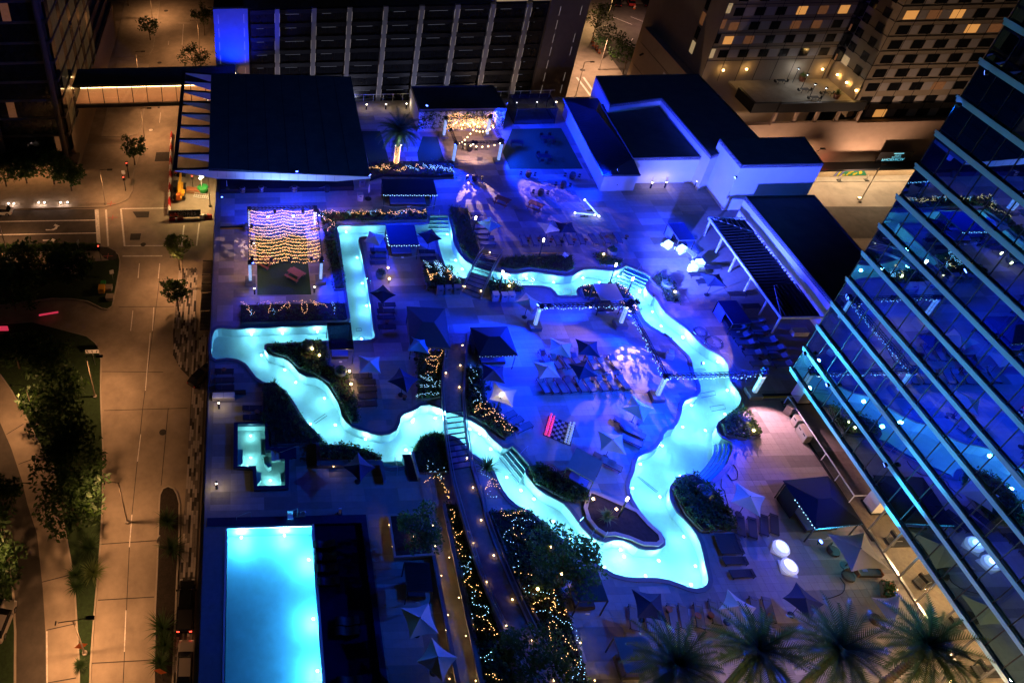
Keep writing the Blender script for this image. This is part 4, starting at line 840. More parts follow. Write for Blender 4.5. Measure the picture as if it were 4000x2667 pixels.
for i, (a, b) in enumerate((((93.26,173.74),(95.79,177.40)),((93.58,169.77),(98.07,177.46)),((93.09,173.29),(96.67,173.11)))): line(a, b, 0.12, 'faint parking bay line, %s of three' % ORD[i])
for i, (a, b) in enumerate((((75.35,158.88),(75.65,150.67)),((76.89,158.91),(76.92,152.51)))): line(a, b, 0.5, 'wide white crosswalk bar beside the slab building, %s from the west' % ORD[i])
mat('red_paint', (0.5, 0.1, 0.08), 0.7, 0.2, 3)
for i, p in enumerate(((-28.20,115.78), (-27.33,111.64), (-26.76,101.12))):
    t = MB().box(p[0]-0.9, p[0]+0.9, p[1]-0.06, p[1]+0.06, SZ+0.156, SZ+0.164).box(p[0]-0.06, p[0]+0.06, p[1]-0.7, p[1]+0.7, SZ+0.166, SZ+0.170).build('survey_mark', 'red_paint'); struct(t, 'red survey cross sprayed on the pavement, %s from the north' % ORD[i])
# expansion joints of the concrete avenue
for i, (a, b) in enumerate((((-23.33,89.04),(-14.19,88.81)),((-24.20,75.88),(-14.89,75.52)),((-22.88,68.89),(-10.91,68.99)),((-20.42,49.26),(-13.57,49.58)),((-19.83,42.57),(-13.29,42.80)),((-19.56,35.87),(-12.80,36.07)),((-26.85,44.79),(-23.42,45.61)),((-25.19,39.40),(-21.95,40.04)),((-24.03,34.02),(-21.00,34.46)),((-36.03,65.29),(-34.03,66.93)),((-33.27,60.56),(-31.10,61.49)))):
    a = Vector(a); b = Vector(b); d = (b-a).normalized(); n = Vector((-d.y, d.x))*0.05; sheet('expansion_joint', [tuple(a+n), tuple(b+n), tuple(b-n), tuple(a-n)], 0.003, 'patch', 'dark joint across the concrete road, %s from the north' % ORD[i])
line2 = [((-17.13,95.39),(-17.33,68.97)),((-17.33,68.97),(-17.05,53.04)),((-16.89,48.80),(-15.72,32.47)),((-13.65,69.06),(-13.66,56.97))]
for i, (a, b) in enumerate(line2):
    a = Vector(a); b = Vector(b); d = (b-a).normalized(); n = Vector((-d.y, d.x))*0.04; sheet('expansion_joint', [tuple(a+n), tuple(b+n), tuple(b-n), tuple(a-n)], 0.0032, 'patch', 'long joint running along the avenue, %s from the north' % ORD[i])
for i, (p, r, m_) in enumerate((((-16.40,94.02),0.55,'patch'),((-14.11,65.06),0.5,'patch'),((-22.97,140.94),0.55,'paint'),((-20.85,104.11),0.5,'patch'),((-16.45,105.41),0.4,'patch'),((-24.34,200.10),0.6,'patch'),((-23.64,170.76),0.55,'patch'),((-18.50,151.30),0.55,'patch'),((77.84,162.20),0.6,'patch'))):
    t = thing('manhole_cover', 'round %s manhole cover in the road, %s of the scattered covers' % ('pale' if m_ == 'paint' else 'dark iron', ORD[i]), 'manhole cover', (*p, SZ+0.009)); MB().lathe([(r,0),(r,0.008)], 16).build('rim', 'dark_metal', t); MB().lathe([(r*0.85,0.008),(r*0.85,0.014)], 16).build('lid', m_, t)
# low metal awnings along the garage
SEG = [(R_, S_) for R_, S_ in ((820,950),(958,1025),(1032,1112),(1118,1282),(1290,1460))]
for i, (A_, B_) in enumerate(zip([(-9.64,95.43),(-9.52,91.97),(-9.53,90.07),(-9.53,87.92),(-9.47,83.94)], [(-9.53,92.12),(-9.54,90.22),(-9.52,88.12),(-9.45,84.12),(-9.40,80.15)])):
    t = thing('awning', 'ribbed metal awning on the garage wall, %s from the junction' % ORD[i], 'awning', (B_[0], B_[1], -24), 0, 'ribbed awnings along the garage'); L_ = A_[1]-B_[1]
    box(0, 1.75, 0, L_, -0.1, 0).build('panel', 'dark_metal', t)
    for k in range(int(L_/0.28)): box(0.0, 1.75, k*0.28, k*0.28+0.1, 0.002, 0.06).build('rib', 'stone_wall', t)
lg = box(-7.55, -6.0, 30, 105, SZ, -20.0).build('garage_ledge', 'concrete'); struct(lg, 'concrete base ledge of the garage')
# ---- vegetation helpers
def leaf_ball(mb, c, rx, rz, n, s, rnd, hollow=0.55):
    for _ in range(n):
        while True:
            p = Vector((rnd.uniform(-1,1), rnd.uniform(-1,1), rnd.uniform(-1,1)))
            if hollow < p.length < 1: break
        q = Vector((c[0]+p.x*rx, c[1]+p.y*rx, c[2]+p.z*rz)); u = Vector((rnd.gauss(0,1), rnd.gauss(0,1), rnd.gauss(0,0.6))).normalized(); v = u.cross(Vector((rnd.gauss(0,1), rnd.gauss(0,1), rnd.gauss(0,1)))).normalized()
        k = s*rnd.uniform(0.6, 1.4); mb.quad(q-u*k, q+v*k*0.45, q+u*k, q-v*k*0.45)
def tree(label, loc, h, r, seed, m='leaf', group='street trees', n=900, name='street_tree', s=0.28):
    rnd = random.Random(seed); t = thing(name, label, 'tree', loc, rnd.uniform(0, 6), group)
    tr = MB().tube([(0,0,0),(0.05,0.0,h*0.25),(0.1,0.08,h*0.5),(0.05,0.1,h*0.75)], [0.16,0.12,0.09,0.04], 7)
    tips = []
    for k in range(6):
        a = k*1.05+rnd.uniform(-0.3,0.3); e = (math.cos(a)*r*0.65, math.sin(a)*r*0.65, h*rnd.uniform(0.6,0.85)); tr.tube([(0.05,0.04,h*rnd.uniform(0.3,0.5)), (e[0]*0.5, e[1]*0.5, e[2]*0.85), e], [0.07,0.05,0.02], 5); tips.append(e)
    tr.build('trunk', 'bark', t); mb = MB(); tips += [(0,0,h*0.9),(0,0,h*0.65)]
    for k in range(8): a = rnd.uniform(0,6.3); tips.append((math.cos(a)*r*rnd.uniform(0.3,0.9), math.sin(a)*r*rnd.uniform(0.3,0.9), h*rnd.uniform(0.55,0.95)))
    for e in tips: leaf_ball(mb, e, r*rnd.uniform(0.28,0.48), r*rnd.uniform(0.2,0.36), n//len(tips), s, rnd, 0.2)
    mb.build('crown', m, t); return t
for i, (p, h, r, m_, lb) in enumerate((((-27.00,182.62),6,3.0,'leaf','street tree standing in a square pit north of the sky bridge'),((-26.21,150.40),5,2.2,'leaf','street tree half hidden beneath the sky bridge'),((-24.98,128.14),6,2.6,'leaf','sparse street tree on the office tower sidewalk'),((-13.01,184.63),8,3.6,'leaf','large round tree beside the slab building'),((-14.22,162.75),8,4.2,'leaf','wide dark tree peeking above the sky bridge roof'),((-35.18,203.65),7,2.4,'leaf','tree at the top edge beside the office tower'),
    ((-13.88,97.68),7,2.3,'leaf_pale','pale green young street tree beside the paver walk'),((-13.41,87.78),6.5,2.6,'leaf','dark street tree on the paver walk near the awnings'),((85.35,177.06),9,4.0,'leaf_pale','yellow green tree lit by a street lamp at the parking lot'),((84.60,167.46),8,4.2,'leaf','feathery tree behind the orange barrels'),((86.29,159.47),8,4.4,'leaf','round dark tree in front of the annex'),((99.59,195.99),7,4.5,'leaf','dark tree at the top of the parking lot'),((108.51,197.55),7,4.0,'leaf','second dark tree at the top of the parking lot'))):
    tree(lb, (*p, SZ+0.15), h, r, 11+i, m_)
for i, (p, h, r, lb) in enumerate((((-40.07,88.63),8,5.5,'broad dark tree at the corner of the curved driveway'),((-44.67,91.96),8,5,'dark tree at the west edge beside red lit parts'),((-36.74,94.20),6,5,'dark tree mass south of the bicycle docks'),((-41.64,95.40),6,5,'dark shrubby tree at the west edge of the planted block'),((-31.39,95.33),5,3.6,'dark shrubby tree left of the yellow cart'),((-34.12,98.07),5,2.0,'small tree beside the black kiosk pillar'),((-32.45,74.79),7,4.6,'dark tree in the median, first from the north'),((-28.93,68.16),7,4.4,'dark tree in the median, second from the north'),((-26.56,61.80),7.5,4.6,'dark tree in the median, third from the north'),((-24.75,56.46),8,5.0,'dense dark tree at the narrow part of the median'),((-23.67,51.74),7,4.2,'dark tree overhanging both roads'),((-36.82,76.74),6,3.6,'olive lit tree beside the ramp road'),((-33.12,51.52),7,3.6,'dark tree on the west verge, first from the north'),((-31.30,44.12),7,3.8,'dark tree on the west verge, second from the north'),((-45.83,122.85),7,4.5,'dark tree before the office tower entrance, west one'),((-40.31,122.29),7,4.5,'dark tree before the office tower entrance, middle one'),((-49.73,121.95),7,4.5,'dark tree before the office tower entrance at the frame edge'),((-36.46,120.06),6,3.4,'dark tree before the office tower entrance, east one'))):
    tree(lb, (*p, SZ+0.15), h, r, 40+i, 'leaf', 'dark trees along the roads', 1300, 'dark_tree', 0.34)
def spiky(mb, c, n, L, rnd, w=0.035, up=0.9):
    for _ in range(n):
        a = rnd.uniform(0,6.283); el = rnd.uniform(0.35,1.35)*up; l = L*rnd.uniform(0.6,1.1); d = Vector((math.cos(a)*math.cos(el), math.sin(a)*math.cos(el), math.sin(el)))
        s_ = Vector((-math.sin(a), math.cos(a), 0))*w; p0 = Vector(c); p1 = p0+d*l*0.6; p2 = p0+d*l-Vector((0,0,l*0.22)); mb.quad(p0-s_, p0+s_, p1+s_*0.8, p1-s_*0.8); mb.tri(p1-s_*0.8, p1+s_*0.8, p2)
for i, (p, L, m_) in enumerate((((-20.80,45.56),2.4,'leaf_pale'),((-22.85,45.34),2.0,'leaf'),((-22.64,44.07),1.8,'leaf'),((-21.83,48.77),2.2,'leaf'),((-11.59,48.28),2.6,'leaf'),((-12.39,51.78),2.4,'leaf'),((-11.91,39.14),2.8,'leaf'),((-11.53,37.43),2.4,'leaf'),((-11.85,35.56),2.2,'leaf'),((-31.90,70.48),2.4,'leaf_pale'),((-20.70,35.51),1.2,'leaf'))):
    t = thing('spiky_plant', 'arching grass-like plant in the road planting, %s from the list of clumps going south' % ORD[i], 'plant', (*p, SZ+0.15), 0, 'grassy plants beside the avenue'); t['label'] = 'arching grassy plant in the road planting'; mb = MB(); spiky(mb, (0,0,0), 140, L, random.Random(i)); mb.build('blades', m_, t)
def hedge(name, label, pts, h, m, n, s, z0, cat='hedge', group=None, spike=0):
    L = ccw(pts); rnd = random.Random(len(label)*7+n); t = thing(name, label, cat, (0,0,0), 0, group)
    bodyL = offset_loop(L, 0.12); MB().prism(bodyL, z0, z0+h*0.55).build('stems', 'soil', t); mb = MB(); xs = [p[0] for p in L]; ys = [p[1] for p in L]; k = 0
    while k < n:
        p = (rnd.uniform(min(xs), max(xs)), rnd.uniform(min(ys), max(ys)))
        if not inside(p, L): continue
        k += 1
        if spike: spiky(mb, (*p, z0+h*0.4), 9, spike, rnd, 0.02)
        else: leaf_ball(mb, (*p, z0+h*rnd.uniform(0.35, 1.0)), 0.32, 0.22, 9, s, rnd, 0.1)
    mb.build('foliage', m, t); return t
hedge('hedge', 'long low clipped hedge between the side street and the pale sidewalk', [(-47.81,104.25),(-29.16,104.10),(-28.92,102.72),(-47.46,102.89)], 0.7, 'leaf', 500, 0.16, SZ+0.15)
# ---- street lamps with their own light
def street_lamp(loc, h, label, arm, e, col=(1.0, 0.46, 0.19), double=False, cone=150):
    t = thing('street_lamp', label, 'street lamp', (*loc, SZ), 0, 'tall street lamps'); MB().tube([(0,0,0.3),(0,0,h)], [0.11,0.07], 8).build('pole', 'stone_wall', t); MB().lathe([(0.3,0),(0.3,0.35),(0.14,0.4)], 10).build('base', 'concrete', t)
    for a in ([arm, (-arm[0], -arm[1])] if double else [arm]):
        hd = MB().tube([(0,0,h),(a[0]*0.5,a[1]*0.5,h+0.1),(a[0],a[1],h+0.05)], 0.05, 6).build('arm', 'dark_metal', t); MB().box(a[0]*1.0-0.2, a[0]*1.35+0.2, a[1]*1.2-0.2, a[1]*1.2+0.2, h-0.02, h+0.12).build('lamp_head', 'black_metal', t)
        spot_light('street_light', (a[0]*1.2, a[1]*1.2, h-0.1), (a[0]*1.6, a[1]*1.2, 0), e*1.3, col, cone, 0.8, 0.25, None, t)
street_lamp((-29.24,115.76), 8.2, 'tall street lamp on the office tower corner', (1.6,0), 2600)
street_lamp((-12.82,92.68), 7.5, 'street lamp on the paver walk with its arm over the avenue', (-1.4,0), 2600)
street_lamp((-24.49,71.23), 9.0, 'street lamp with a round concrete base on the avenue kerb', (1.6,0), 3600)
street_lamp((-31.98,66.70), 8.8, 'street lamp with a round concrete base on the ramp road verge', (-1.6,0), 3000)
street_lamp((-20.43,36.82), 8.2, 'twin headed street lamp on the grassy median', (1.5,0.2), 2600, double=True)
street_lamp((-27.62,161.34), 8.2, 'street lamp rising behind the sky bridge', (1.5,0), 3000)
street_lamp((-27.71,195.68), 8.5, 'street lamp with a crossbar on the north sidewalk', (1.5,0), 3600)
street_lamp((-13.89,175.77), 8.7, 'street lamp with two crossbars beside the large round tree', (-1.5,0), 3000)
street_lamp((-45.09,103.15), 7.0, 'dark street lamp at the west edge of the pale sidewalk', (0.0,1.2), 2200)
street_lamp((91.21,184.03), 9.0, 'street lamp with a bent arm over the yellow green tree', (-1.6,0), 3800, (1.0,0.62,0.28))
street_lamp((-22.5, 26.0), 8.5, 'street lamp south of the island just outside the view', (1.6,0), 3000)
street_lamp((111.67,111.21), 8.0, 'dark street lamp beside the long service building', (1.2,0.8), 1500, (1.0,0.75,0.5))
street_lamp((-23.88,137.07), 8.0, 'street lamp at the driveway below the sky bridge', (1.5,0), 3600)
street_lamp((81.80,162.27), 9.0, 'street lamp hidden behind the bar roof beside the orange barrels', (-1.6,0), 6500, (1.0,0.55,0.34))
street_lamp((101.57,183.48), 9.5, 'street lamp in the parking lot', (-1.6,0), 3600, (1.0,0.5,0.40))
street_lamp((-17.5, 52.0), 9.0, 'added slim street lamp between the island and the lay-by', (-1.4,0), 3000)  # extra lamp, like those on verge and avenue, added for evener street light
street_lamp((-33.0, 45.0), 9.0, 'added street lamp on the west verge of the ramp road', (1.4,0), 2600)
street_lamp((-22.0, 150.0), 9.0, 'added street lamp on the avenue north of the sky bridge', (1.4,0), 3000)
street_lamp((72.0, 150.0), 9.0, 'street lamp on the street beside the slab building', (1.4,0), 5000, (1.0,0.55,0.32))
street_lamp((80.0, 113.5), 12.0, 'added street lamp hidden behind the lift tower lighting the annex', (1.2,0.6), 6000, (1.0,0.6,0.34), False, 165)  # this lamp and the one by the shop added as annex and hotel fill
street_lamp((100.0, 112.5), 11.0, 'added street lamp across from the shop front', (1.2,0.6), 3600, (1.0,0.6,0.36), False, 165)
street_lamp((-9.2, 114.5), 7.0, 'street lamp behind the construction banner', (-1.5,0), 3000, (1.0,0.62,0.25))

# ================================================================ deck furniture
def quad_fit(c):                                          # centre, half size and angle of a four-corner outline
    cx = sum(p[0] for p in c)/4; cyy = sum(p[1] for p in c)/4
    e = Vector((c[1][0]-c[0][0], c[1][1]-c[0][1])); f = Vector((c[2][0]-c[1][0], c[2][1]-c[1][1]))
    e2 = Vector((c[2][0]-c[3][0], c[2][1]-c[3][1])); f2 = Vector((c[3][0]-c[0][0], c[3][1]-c[0][1]))
    return (cx, cyy), (e.length+e2.length)/2, (f.length+f2.length)/2, math.atan2(e.y+e2.y, e.x+e2.x)
def make_umbrella(m):
    t = thing('umbrella', 'umbrella', 'umbrella'); a = 0.5; N = 6
    for k in range(4):                                    # four sagging panels of unit side
        mb = MB(); A = [(-a,-a),(a,-a),(a,a),(-a,a)][k]; B = [(-a,-a),(a,-a),(a,a),(-a,a)][(k+1) % 4]
        rows = []
        for i in range(N+1):
            r = i/N; row = []
            for j in range(N+1):
                s = j/N; x = (A[0]+(B[0]-A[0])*s)*r; y = (A[1]+(B[1]-A[1])*s)*r
                pull = 1 - 0.13*r*r*4*s*(1-s); zz = 2.86 - 0.52*r - 0.10*4*s*(1-s)*r*(1-r)*1.5 + 0.03*(1-4*s*(1-s))*r; row.append((x*pull*1.0, y*pull, zz))
            rows.append(row)
        for i in range(N):
            for j in range(N): mb.quad(rows[i][j], rows[i+1][j], rows[i+1][j+1], rows[i][j+1])
        mb.build('panel', m, t, True)
    for k in range(4):
        A = [(-a,-a),(a,-a),(a,a),(-a,a)][k]; MB().bar((0,0,2.82),(A[0]*0.98,A[1]*0.98,2.33),0.012).build('rib','dark_metal',t)
    MB().tube([(0,0,0.05),(0,0,2.9)],0.012,6).build('pole','dark_metal',t); MB().ball((0,0,2.91),0.022,6,4).build('finial','dark_metal',t)
    MB().lathe([(0.13,0),(0.13,0.05),(0.03,0.08)],10).build('base','dark_metal',t)
    index_kids(t); return t
UM = {}
def umbrella(c, m, label, tilt=(0, 0), size=None):
    cc, w, d, an = quad_fit(c); s = size or min(max((w+d)/2, 2.1), 4.6)
    if m not in UM: UM[m] = (make_umbrella(m), [])
    o = place(UM[m][0], UM[m][1], cc, an, label, 'square umbrellas on the deck'); o.scale = (s, s, 1.0); o.rotation_euler = (R(tilt[0]), R(tilt[1]), an); return o
for c, m, lb in (
 ([(12.62,70.22),(13.56,72.03),(15.42,71.02),(14.39,69.05)], 'canvas_cream', 'pale umbrella beside the black cabana in the square river bend'),
 ([(19.29,71.32),(21.25,72.18),(22.09,70.15),(20.26,69.38)], 'canvas_dark', 'black umbrella between the black cabana and the bright water'),
 ([(12.32,61.58),(13.78,62.82),(15.16,60.99),(13.44,59.96)], 'canvas_dark', 'black umbrella beside the round planter and two path lamps'),
 ([(27.20,73.24),(29.01,74.27),(29.99,72.32),(27.97,71.18)], 'canvas_teal', 'teal umbrella over the loungers by the tall grass bed'),
 ([(34.20,72.83),(36.28,72.86),(36.74,71.54),(35.11,70.83)], 'canvas_cream', 'white umbrella over the north row of loungers'),
 ([(36.60,72.91),(38.64,72.77),(38.71,70.80),(36.41,70.84)], 'canvas_navy', 'navy umbrella next to the white one over the north row'),
 ([(27.88,59.60),(29.58,61.07),(30.99,59.42),(29.38,58.10)], 'canvas_cream', 'cream umbrella with a projected pattern beside the light truss'),
 ([(15.66,55.26),(17.67,54.82),(17.22,52.68),(14.99,53.18)], 'canvas_teal', 'teal umbrella in front of the brown hipped tent'),
 ([(9.94,52.68),(12.13,52.50),(11.94,50.32),(9.76,50.48)], 'canvas_cream', 'beige umbrella beside the framed daybed'),
 ([(12.58,49.22),(14.00,51.02),(15.72,49.81),(13.87,47.81)], 'canvas_navy', 'navy umbrella beside the west planting of the long bridge'),
 ([(30.23,54.54),(32.27,53.65),(31.57,51.71),(29.53,52.40)], 'canvas_cream', 'lavender lit umbrella, upper left of the group of four'),
 ([(32.85,54.27),(35.03,53.87),(34.52,51.72),(32.39,52.18)], 'canvas_navy', 'navy umbrella, upper right of the group of four'),
 ([(27.62,51.40),(29.49,51.44),(29.78,49.25),(27.60,49.21)], 'canvas_cream', 'two-tone lavender umbrella, lower left of the group of four'),
 ([(30.92,50.99),(33.10,51.48),(33.43,49.32),(31.49,49.04)], 'canvas_navy', 'navy umbrella, lower right of the group of four'),
 ([(22.98,48.94),(25.00,48.03),(24.03,45.95),(21.98,46.95)], 'canvas_cream', 'cream umbrella lit by the lamp post beside the bridge'),
 ([(22.79,51.47),(24.57,50.86),(23.66,48.86),(21.65,49.04)], 'canvas_navy', 'dark umbrella in the shade of the black hipped tent'),
 ([(34.39,45.68),(35.96,47.15),(37.41,45.42),(35.67,43.88)], 'canvas_cream', 'lavender umbrella south of the light truss column'),
 ([(31.26,43.22),(33.44,42.81),(32.70,40.49),(30.67,41.05)], 'canvas_cream', 'grey umbrella between the chess board and the river'),
 ([(39.94,35.58),(41.54,37.74),(43.15,36.39),(41.67,34.56)], 'canvas_cream', 'pale umbrella south of the curved river stairs'),
 ([(28.71,28.84),(30.93,28.41),(30.37,26.31),(28.29,26.66)], 'canvas_navy', 'navy umbrella on the south terrace nearest the river tip'),
 ([(36.27,28.57),(37.55,27.00),(36.21,26.04),(34.74,27.09)], 'canvas_cream', 'pale umbrella behind the middle palm'),
 ([(41.84,29.01),(42.88,27.50),(41.20,26.25),(40.14,27.79)], 'canvas_navy', 'navy umbrella behind the palms near the ring lights'),
 ([(46.46,32.90),(49.56,32.94),(49.76,29.91),(46.60,29.78)], 'canvas_cream', 'large beige umbrella over the dining set at the glass tower'),
 ([(46.53,27.42),(49.58,27.56),(49.68,26.08),(46.47,25.84)], 'canvas_cream', 'large beige umbrella half behind the easternmost palm'),
 ([(10.33,27.76),(12.63,28.09),(12.89,25.83),(10.68,25.49)], 'canvas_cream', 'umbrella with one bright blue panel beside the lit walkway'),
 ([(10.93,23.91),(12.36,25.61),(13.97,24.18),(12.52,22.51)], 'canvas_cream', 'umbrella with one bright blue panel overhanging the lit walkway'),
 ([(6.92,39.75),(8.47,40.86),(9.98,40.33),(8.73,38.90)], 'canvas_navy', 'deep blue umbrella beside the plunge pool stairs'),
 ([(50.34,63.56),(52.22,63.23),(51.88,61.26),(49.98,61.24)], 'canvas_navy', 'deep blue umbrella among the loungers near the pergola')):
    umbrella(c, m, lb)
t = thing('closed_umbrella', 'folded white umbrella standing beside the bins and the tree lights', 'umbrella', (*(14.71,81.13), 0)); MB().tube([(0,0,0),(0,0,2.6)],0.03).build('pole','dark_metal',t); MB().lathe([(0.02,1.0),(0.13,1.3),(0.10,2.0),(0.04,2.55)],8).build('canopy','canvas_cream',t); MB().lathe([(0.45,0),(0.45,0.06),(0.05,0.1)],14).build('base','dark_metal',t)
# ---- loungers
def make_lounger(m, raised):
    t = thing('lounger', 'lounger', 'lounger')
    mb = MB()
    for s in (-0.32, 0.32): mb.bar((-0.98,s,0.30),(0.98,s,0.30),0.04)
    mb.bar((-0.98,-0.32,0.30),(-0.98,0.32,0.30),0.04).bar((0.98,-0.32,0.30),(0.98,0.32,0.30),0.04).build('frame','dark_metal',t)
    for x in (-0.85, 0.85):
        for s in (-0.32, 0.32): MB().bar((x,s,0),(x,s,0.29),0.04).build('leg','dark_metal',t)
    MB().box(-0.95,0.28,-0.30,0.30,0.315,0.345).build('seat',m,t)
    z1 = 0.33 + (0.38 if raised else 0.05); n = Vector((0.30-0.97,0,0)) 
    b = MB().quad((0.30,-0.30,0.345),(0.97 if not raised else 0.85,-0.30,z1),(0.97 if not raised else 0.85,0.30,z1),(0.30,0.30,0.345)); b.quad((0.30,0.30,0.315),(0.97 if not raised else 0.85,0.30,z1-0.03),(0.97 if not raised else 0.85,-0.30,z1-0.03),(0.30,-0.30,0.315)); bo = b.build('backrest',m,t)
    MB().box(0.62 if raised else 0.7,0.80 if raised else 0.92,-0.2,0.2,z1-0.06 if raised else z1,z1+0.04).build('headrest',m,bo)
    index_kids(t); return t
LG = {}
def lounger(p, an, label, m='sling', raised=False):
    k = (m, raised)
    if k not in LG: LG[k] = (make_lounger(m, raised), [])
    place(LG[k][0], LG[k][1], p, R(an)+random.uniform(-0.04, 0.04), label, 'sun loungers on the deck')
def row(pts, an, where, m='sling', raised=False, frm='the west'):
    for i, p in enumerate(pts): lounger(p, an, 'sun lounger %s, %s from %s' % (where, ORD[i], frm), m, raised)
row([(14.62,70.83),(14.43,69.66),(14.30,68.52)], 180, 'by the pale umbrella in the square bend', 'sling_dark', frm='the north')
row([(20.53,70.30),(20.47,69.11)], 180, 'east of the black cabana in the square bend', 'sling_dark', frm='the north')
row([(14.36,61.66),(14.10,60.70),(13.98,59.73),(13.88,58.34)], 180, 'south of the black umbrella', 'sling_dark', frm='the north')
row([(28.42,77.15),(28.34,76.02),(28.19,74.64),(28.14,73.66),(28.35,72.63),(28.27,71.54)], 180, 'beside the tall grass bed', frm='the north')
row([(32.90,72.00),(34.21,71.96),(35.41,71.82),(36.93,71.84),(38.48,71.91),(39.98,71.96),(41.52,71.91),(43.03,72.00),(44.57,72.07)], 90, 'in the north row above the grass hedge', frm='the west')
row([(10.40,51.71),(10.67,50.97),(10.65,50.05),(10.56,49.18),(10.45,48.26)], 180, 'beside the beige umbrella', 'sling_dark', frm='the north')
row([(-3.99,52.72),(-3.94,51.59),(-3.92,50.62)], 180, 'at the west glass railing', 'sling_dark', frm='the north')
row([(-1.11,48.05),(-1.06,46.96)], 180, 'north of the plunge pool', 'sling_dark', frm='the north')
row([(29.90,53.60),(30.87,53.03),(31.97,53.06),(33.03,53.17),(34.62,52.81),(35.63,52.52),(36.89,52.78)], 100, 'in the upper row by the four umbrellas', raised=True)
row([(28.62,50.02),(29.52,49.99),(30.41,49.99),(31.34,50.05),(32.43,50.07),(33.32,50.08),(34.58,50.13),(35.64,50.19),(36.81,50.20)], 100, 'in the lower row by the four umbrellas', raised=True)
row([(24.03,46.47),(24.51,45.79),(25.20,45.12)], 205, 'beside the cream umbrella at the bridge', raised=True)
row([(35.13,45.43),(35.47,44.81),(35.64,44.32),(35.04,43.46)], 145, 'beside the lavender umbrella south of the truss')
row([(31.73,41.51),(32.15,40.99)], 145, 'below the grey umbrella')
row([(54.44,58.08),(51.88,57.14),(54.25,56.76),(51.84,56.12),(54.27,55.39)] + [(51.69,56.00),(54.23,55.17),(51.73,55.00),(54.46,54.17),(51.77,53.60),(54.26,53.09),(51.81,52.16),(54.16,52.06)], 0, 'between the river and the glass tower', raised=True, frm='the pergola')
row([(53.71,66.47),(51.41,65.39),(51.71,64.12),(54.41,62.08),(55.00,60.21)], 0, 'near the pergola posts', 'sling_dark', frm='the north')
row([(39.40,33.86),(39.28,33.34),(39.23,32.77),(39.11,31.88),(39.15,30.80)], 0, 'east of the river tip', 'sling_dark', frm='the north')
row([(28.96,27.57),(30.17,27.38),(32.07,27.59),(32.92,27.57),(34.15,27.59),(35.50,27.85),(38.81,27.99),(39.81,27.93)], 75, 'on the south terrace behind the palms')
row([(41.08,34.89),(42.00,34.67),(43.10,34.89),(44.01,34.92)], 65, 'south of the hedge bed', 'sling_dark')
# round side tables
def side_table(p, label):
    t = thing('side_table', label, 'side table', (*p, 0), 0, 'small round side tables'); MB().lathe([(0.24,0.40),(0.25,0.42),(0.24,0.44)],12).build('top','wood',t); MB().tube([(0,0,0.04),(0,0,0.4)],0.03).build('stem','dark_metal',t); MB().lathe([(0.18,0),(0.17,0.03),(0.03,0.05)],10).build('base','dark_metal',t)
for i, p in enumerate([(33.53,72.15),(34.80,72.11),(36.24,71.86),(39.06,71.72),(40.46,71.67),(43.18,72.12),(45.69,72.14),(28.36,76.75)]): side_table(p, 'small round table between loungers of the north row, %s from the west' % ORD[i] if i < 7 else 'small round table beside the tall grass bed loungers')
for i, p in enumerate([(24.65,45.30),(29.71,50.60),(33.87,50.63),(36.51,45.40)] + [(31.96,28.11),(34.00,27.58),(35.04,27.60),(39.67,27.43)] + [(51.25,54.36),(52.35,53.00),(54.37,56.00)] + [(-4.04,52.86),(-0.64,47.56),(14.29,48.97)] + [(14.00,59.02),(-0.08,87.48)][:1]):
    side_table(p, ['small round table beside the bridge loungers','small round table under the lower left umbrella of four','small round table under the lower right umbrella of four','small round table under the umbrella south of the truss','small round table next to the navy terrace umbrella','small round table in the middle of the terrace row','small round table east in the terrace row','small round table behind the middle palm','small round table among the east loungers, upper','small round table among the east loungers, lower','small round table among the east loungers near the pergola','small round table at the west railing loungers','small round table north of the plunge pool','small round table south of the navy bridge umbrella','small round table by the dark loungers below the black umbrella'][i])
# in-water chaises on the shelf
def chaise(p, label):
    t = thing('chaise', label, 'chaise', (*p, -0.3), 0, 'wave shaped chaises on the tanning shelf'); pr = [(-0.95,0.50),(-0.6,0.42),(-0.25,0.26),(0.1,0.22),(0.4,0.34),(0.65,0.36),(0.95,0.22)]
    pr = [(x, z_+0.1) for x, z_ in smooth_loop(pr, 0.1, False)]; mb = MB(); mb.strip([(-x,-0.32,z_) for x, z_ in pr], [(-x,0.32,z_) for x, z_ in pr], False); mb.build('seat','sling_dark',t,True)
    mb = MB(); mb.strip([(-x,-0.32,z_) for x, z_ in pr], [(-x,-0.32,0) for x, z_ in pr], False); mb.strip([(-x,0.32,0) for x, z_ in pr], [(-x,0.32,z_) for x, z_ in pr], False); mb.quad((-pr[-1][0],-0.32,0),(-pr[-1][0],0.32,0),(-pr[-1][0],0.32,pr[-1][1]),(-pr[-1][0],-0.32,pr[-1][1])); mb.quad((-pr[0][0],-0.32,pr[0][1]),(-pr[0][0],0.32,pr[0][1]),(-pr[0][0],0.32,0),(-pr[0][0],-0.32,0)); mb.build('body','black',t)
for i, p in enumerate([(4.96,34.14),(4.97,33.05),(5.02,32.06),(5.07,31.00),(6.30,27.85),(6.22,27.12),(6.03,23.58)]): chaise(p, 'black wave shaped chaise on the tanning shelf, %s from the north' % ORD[i])
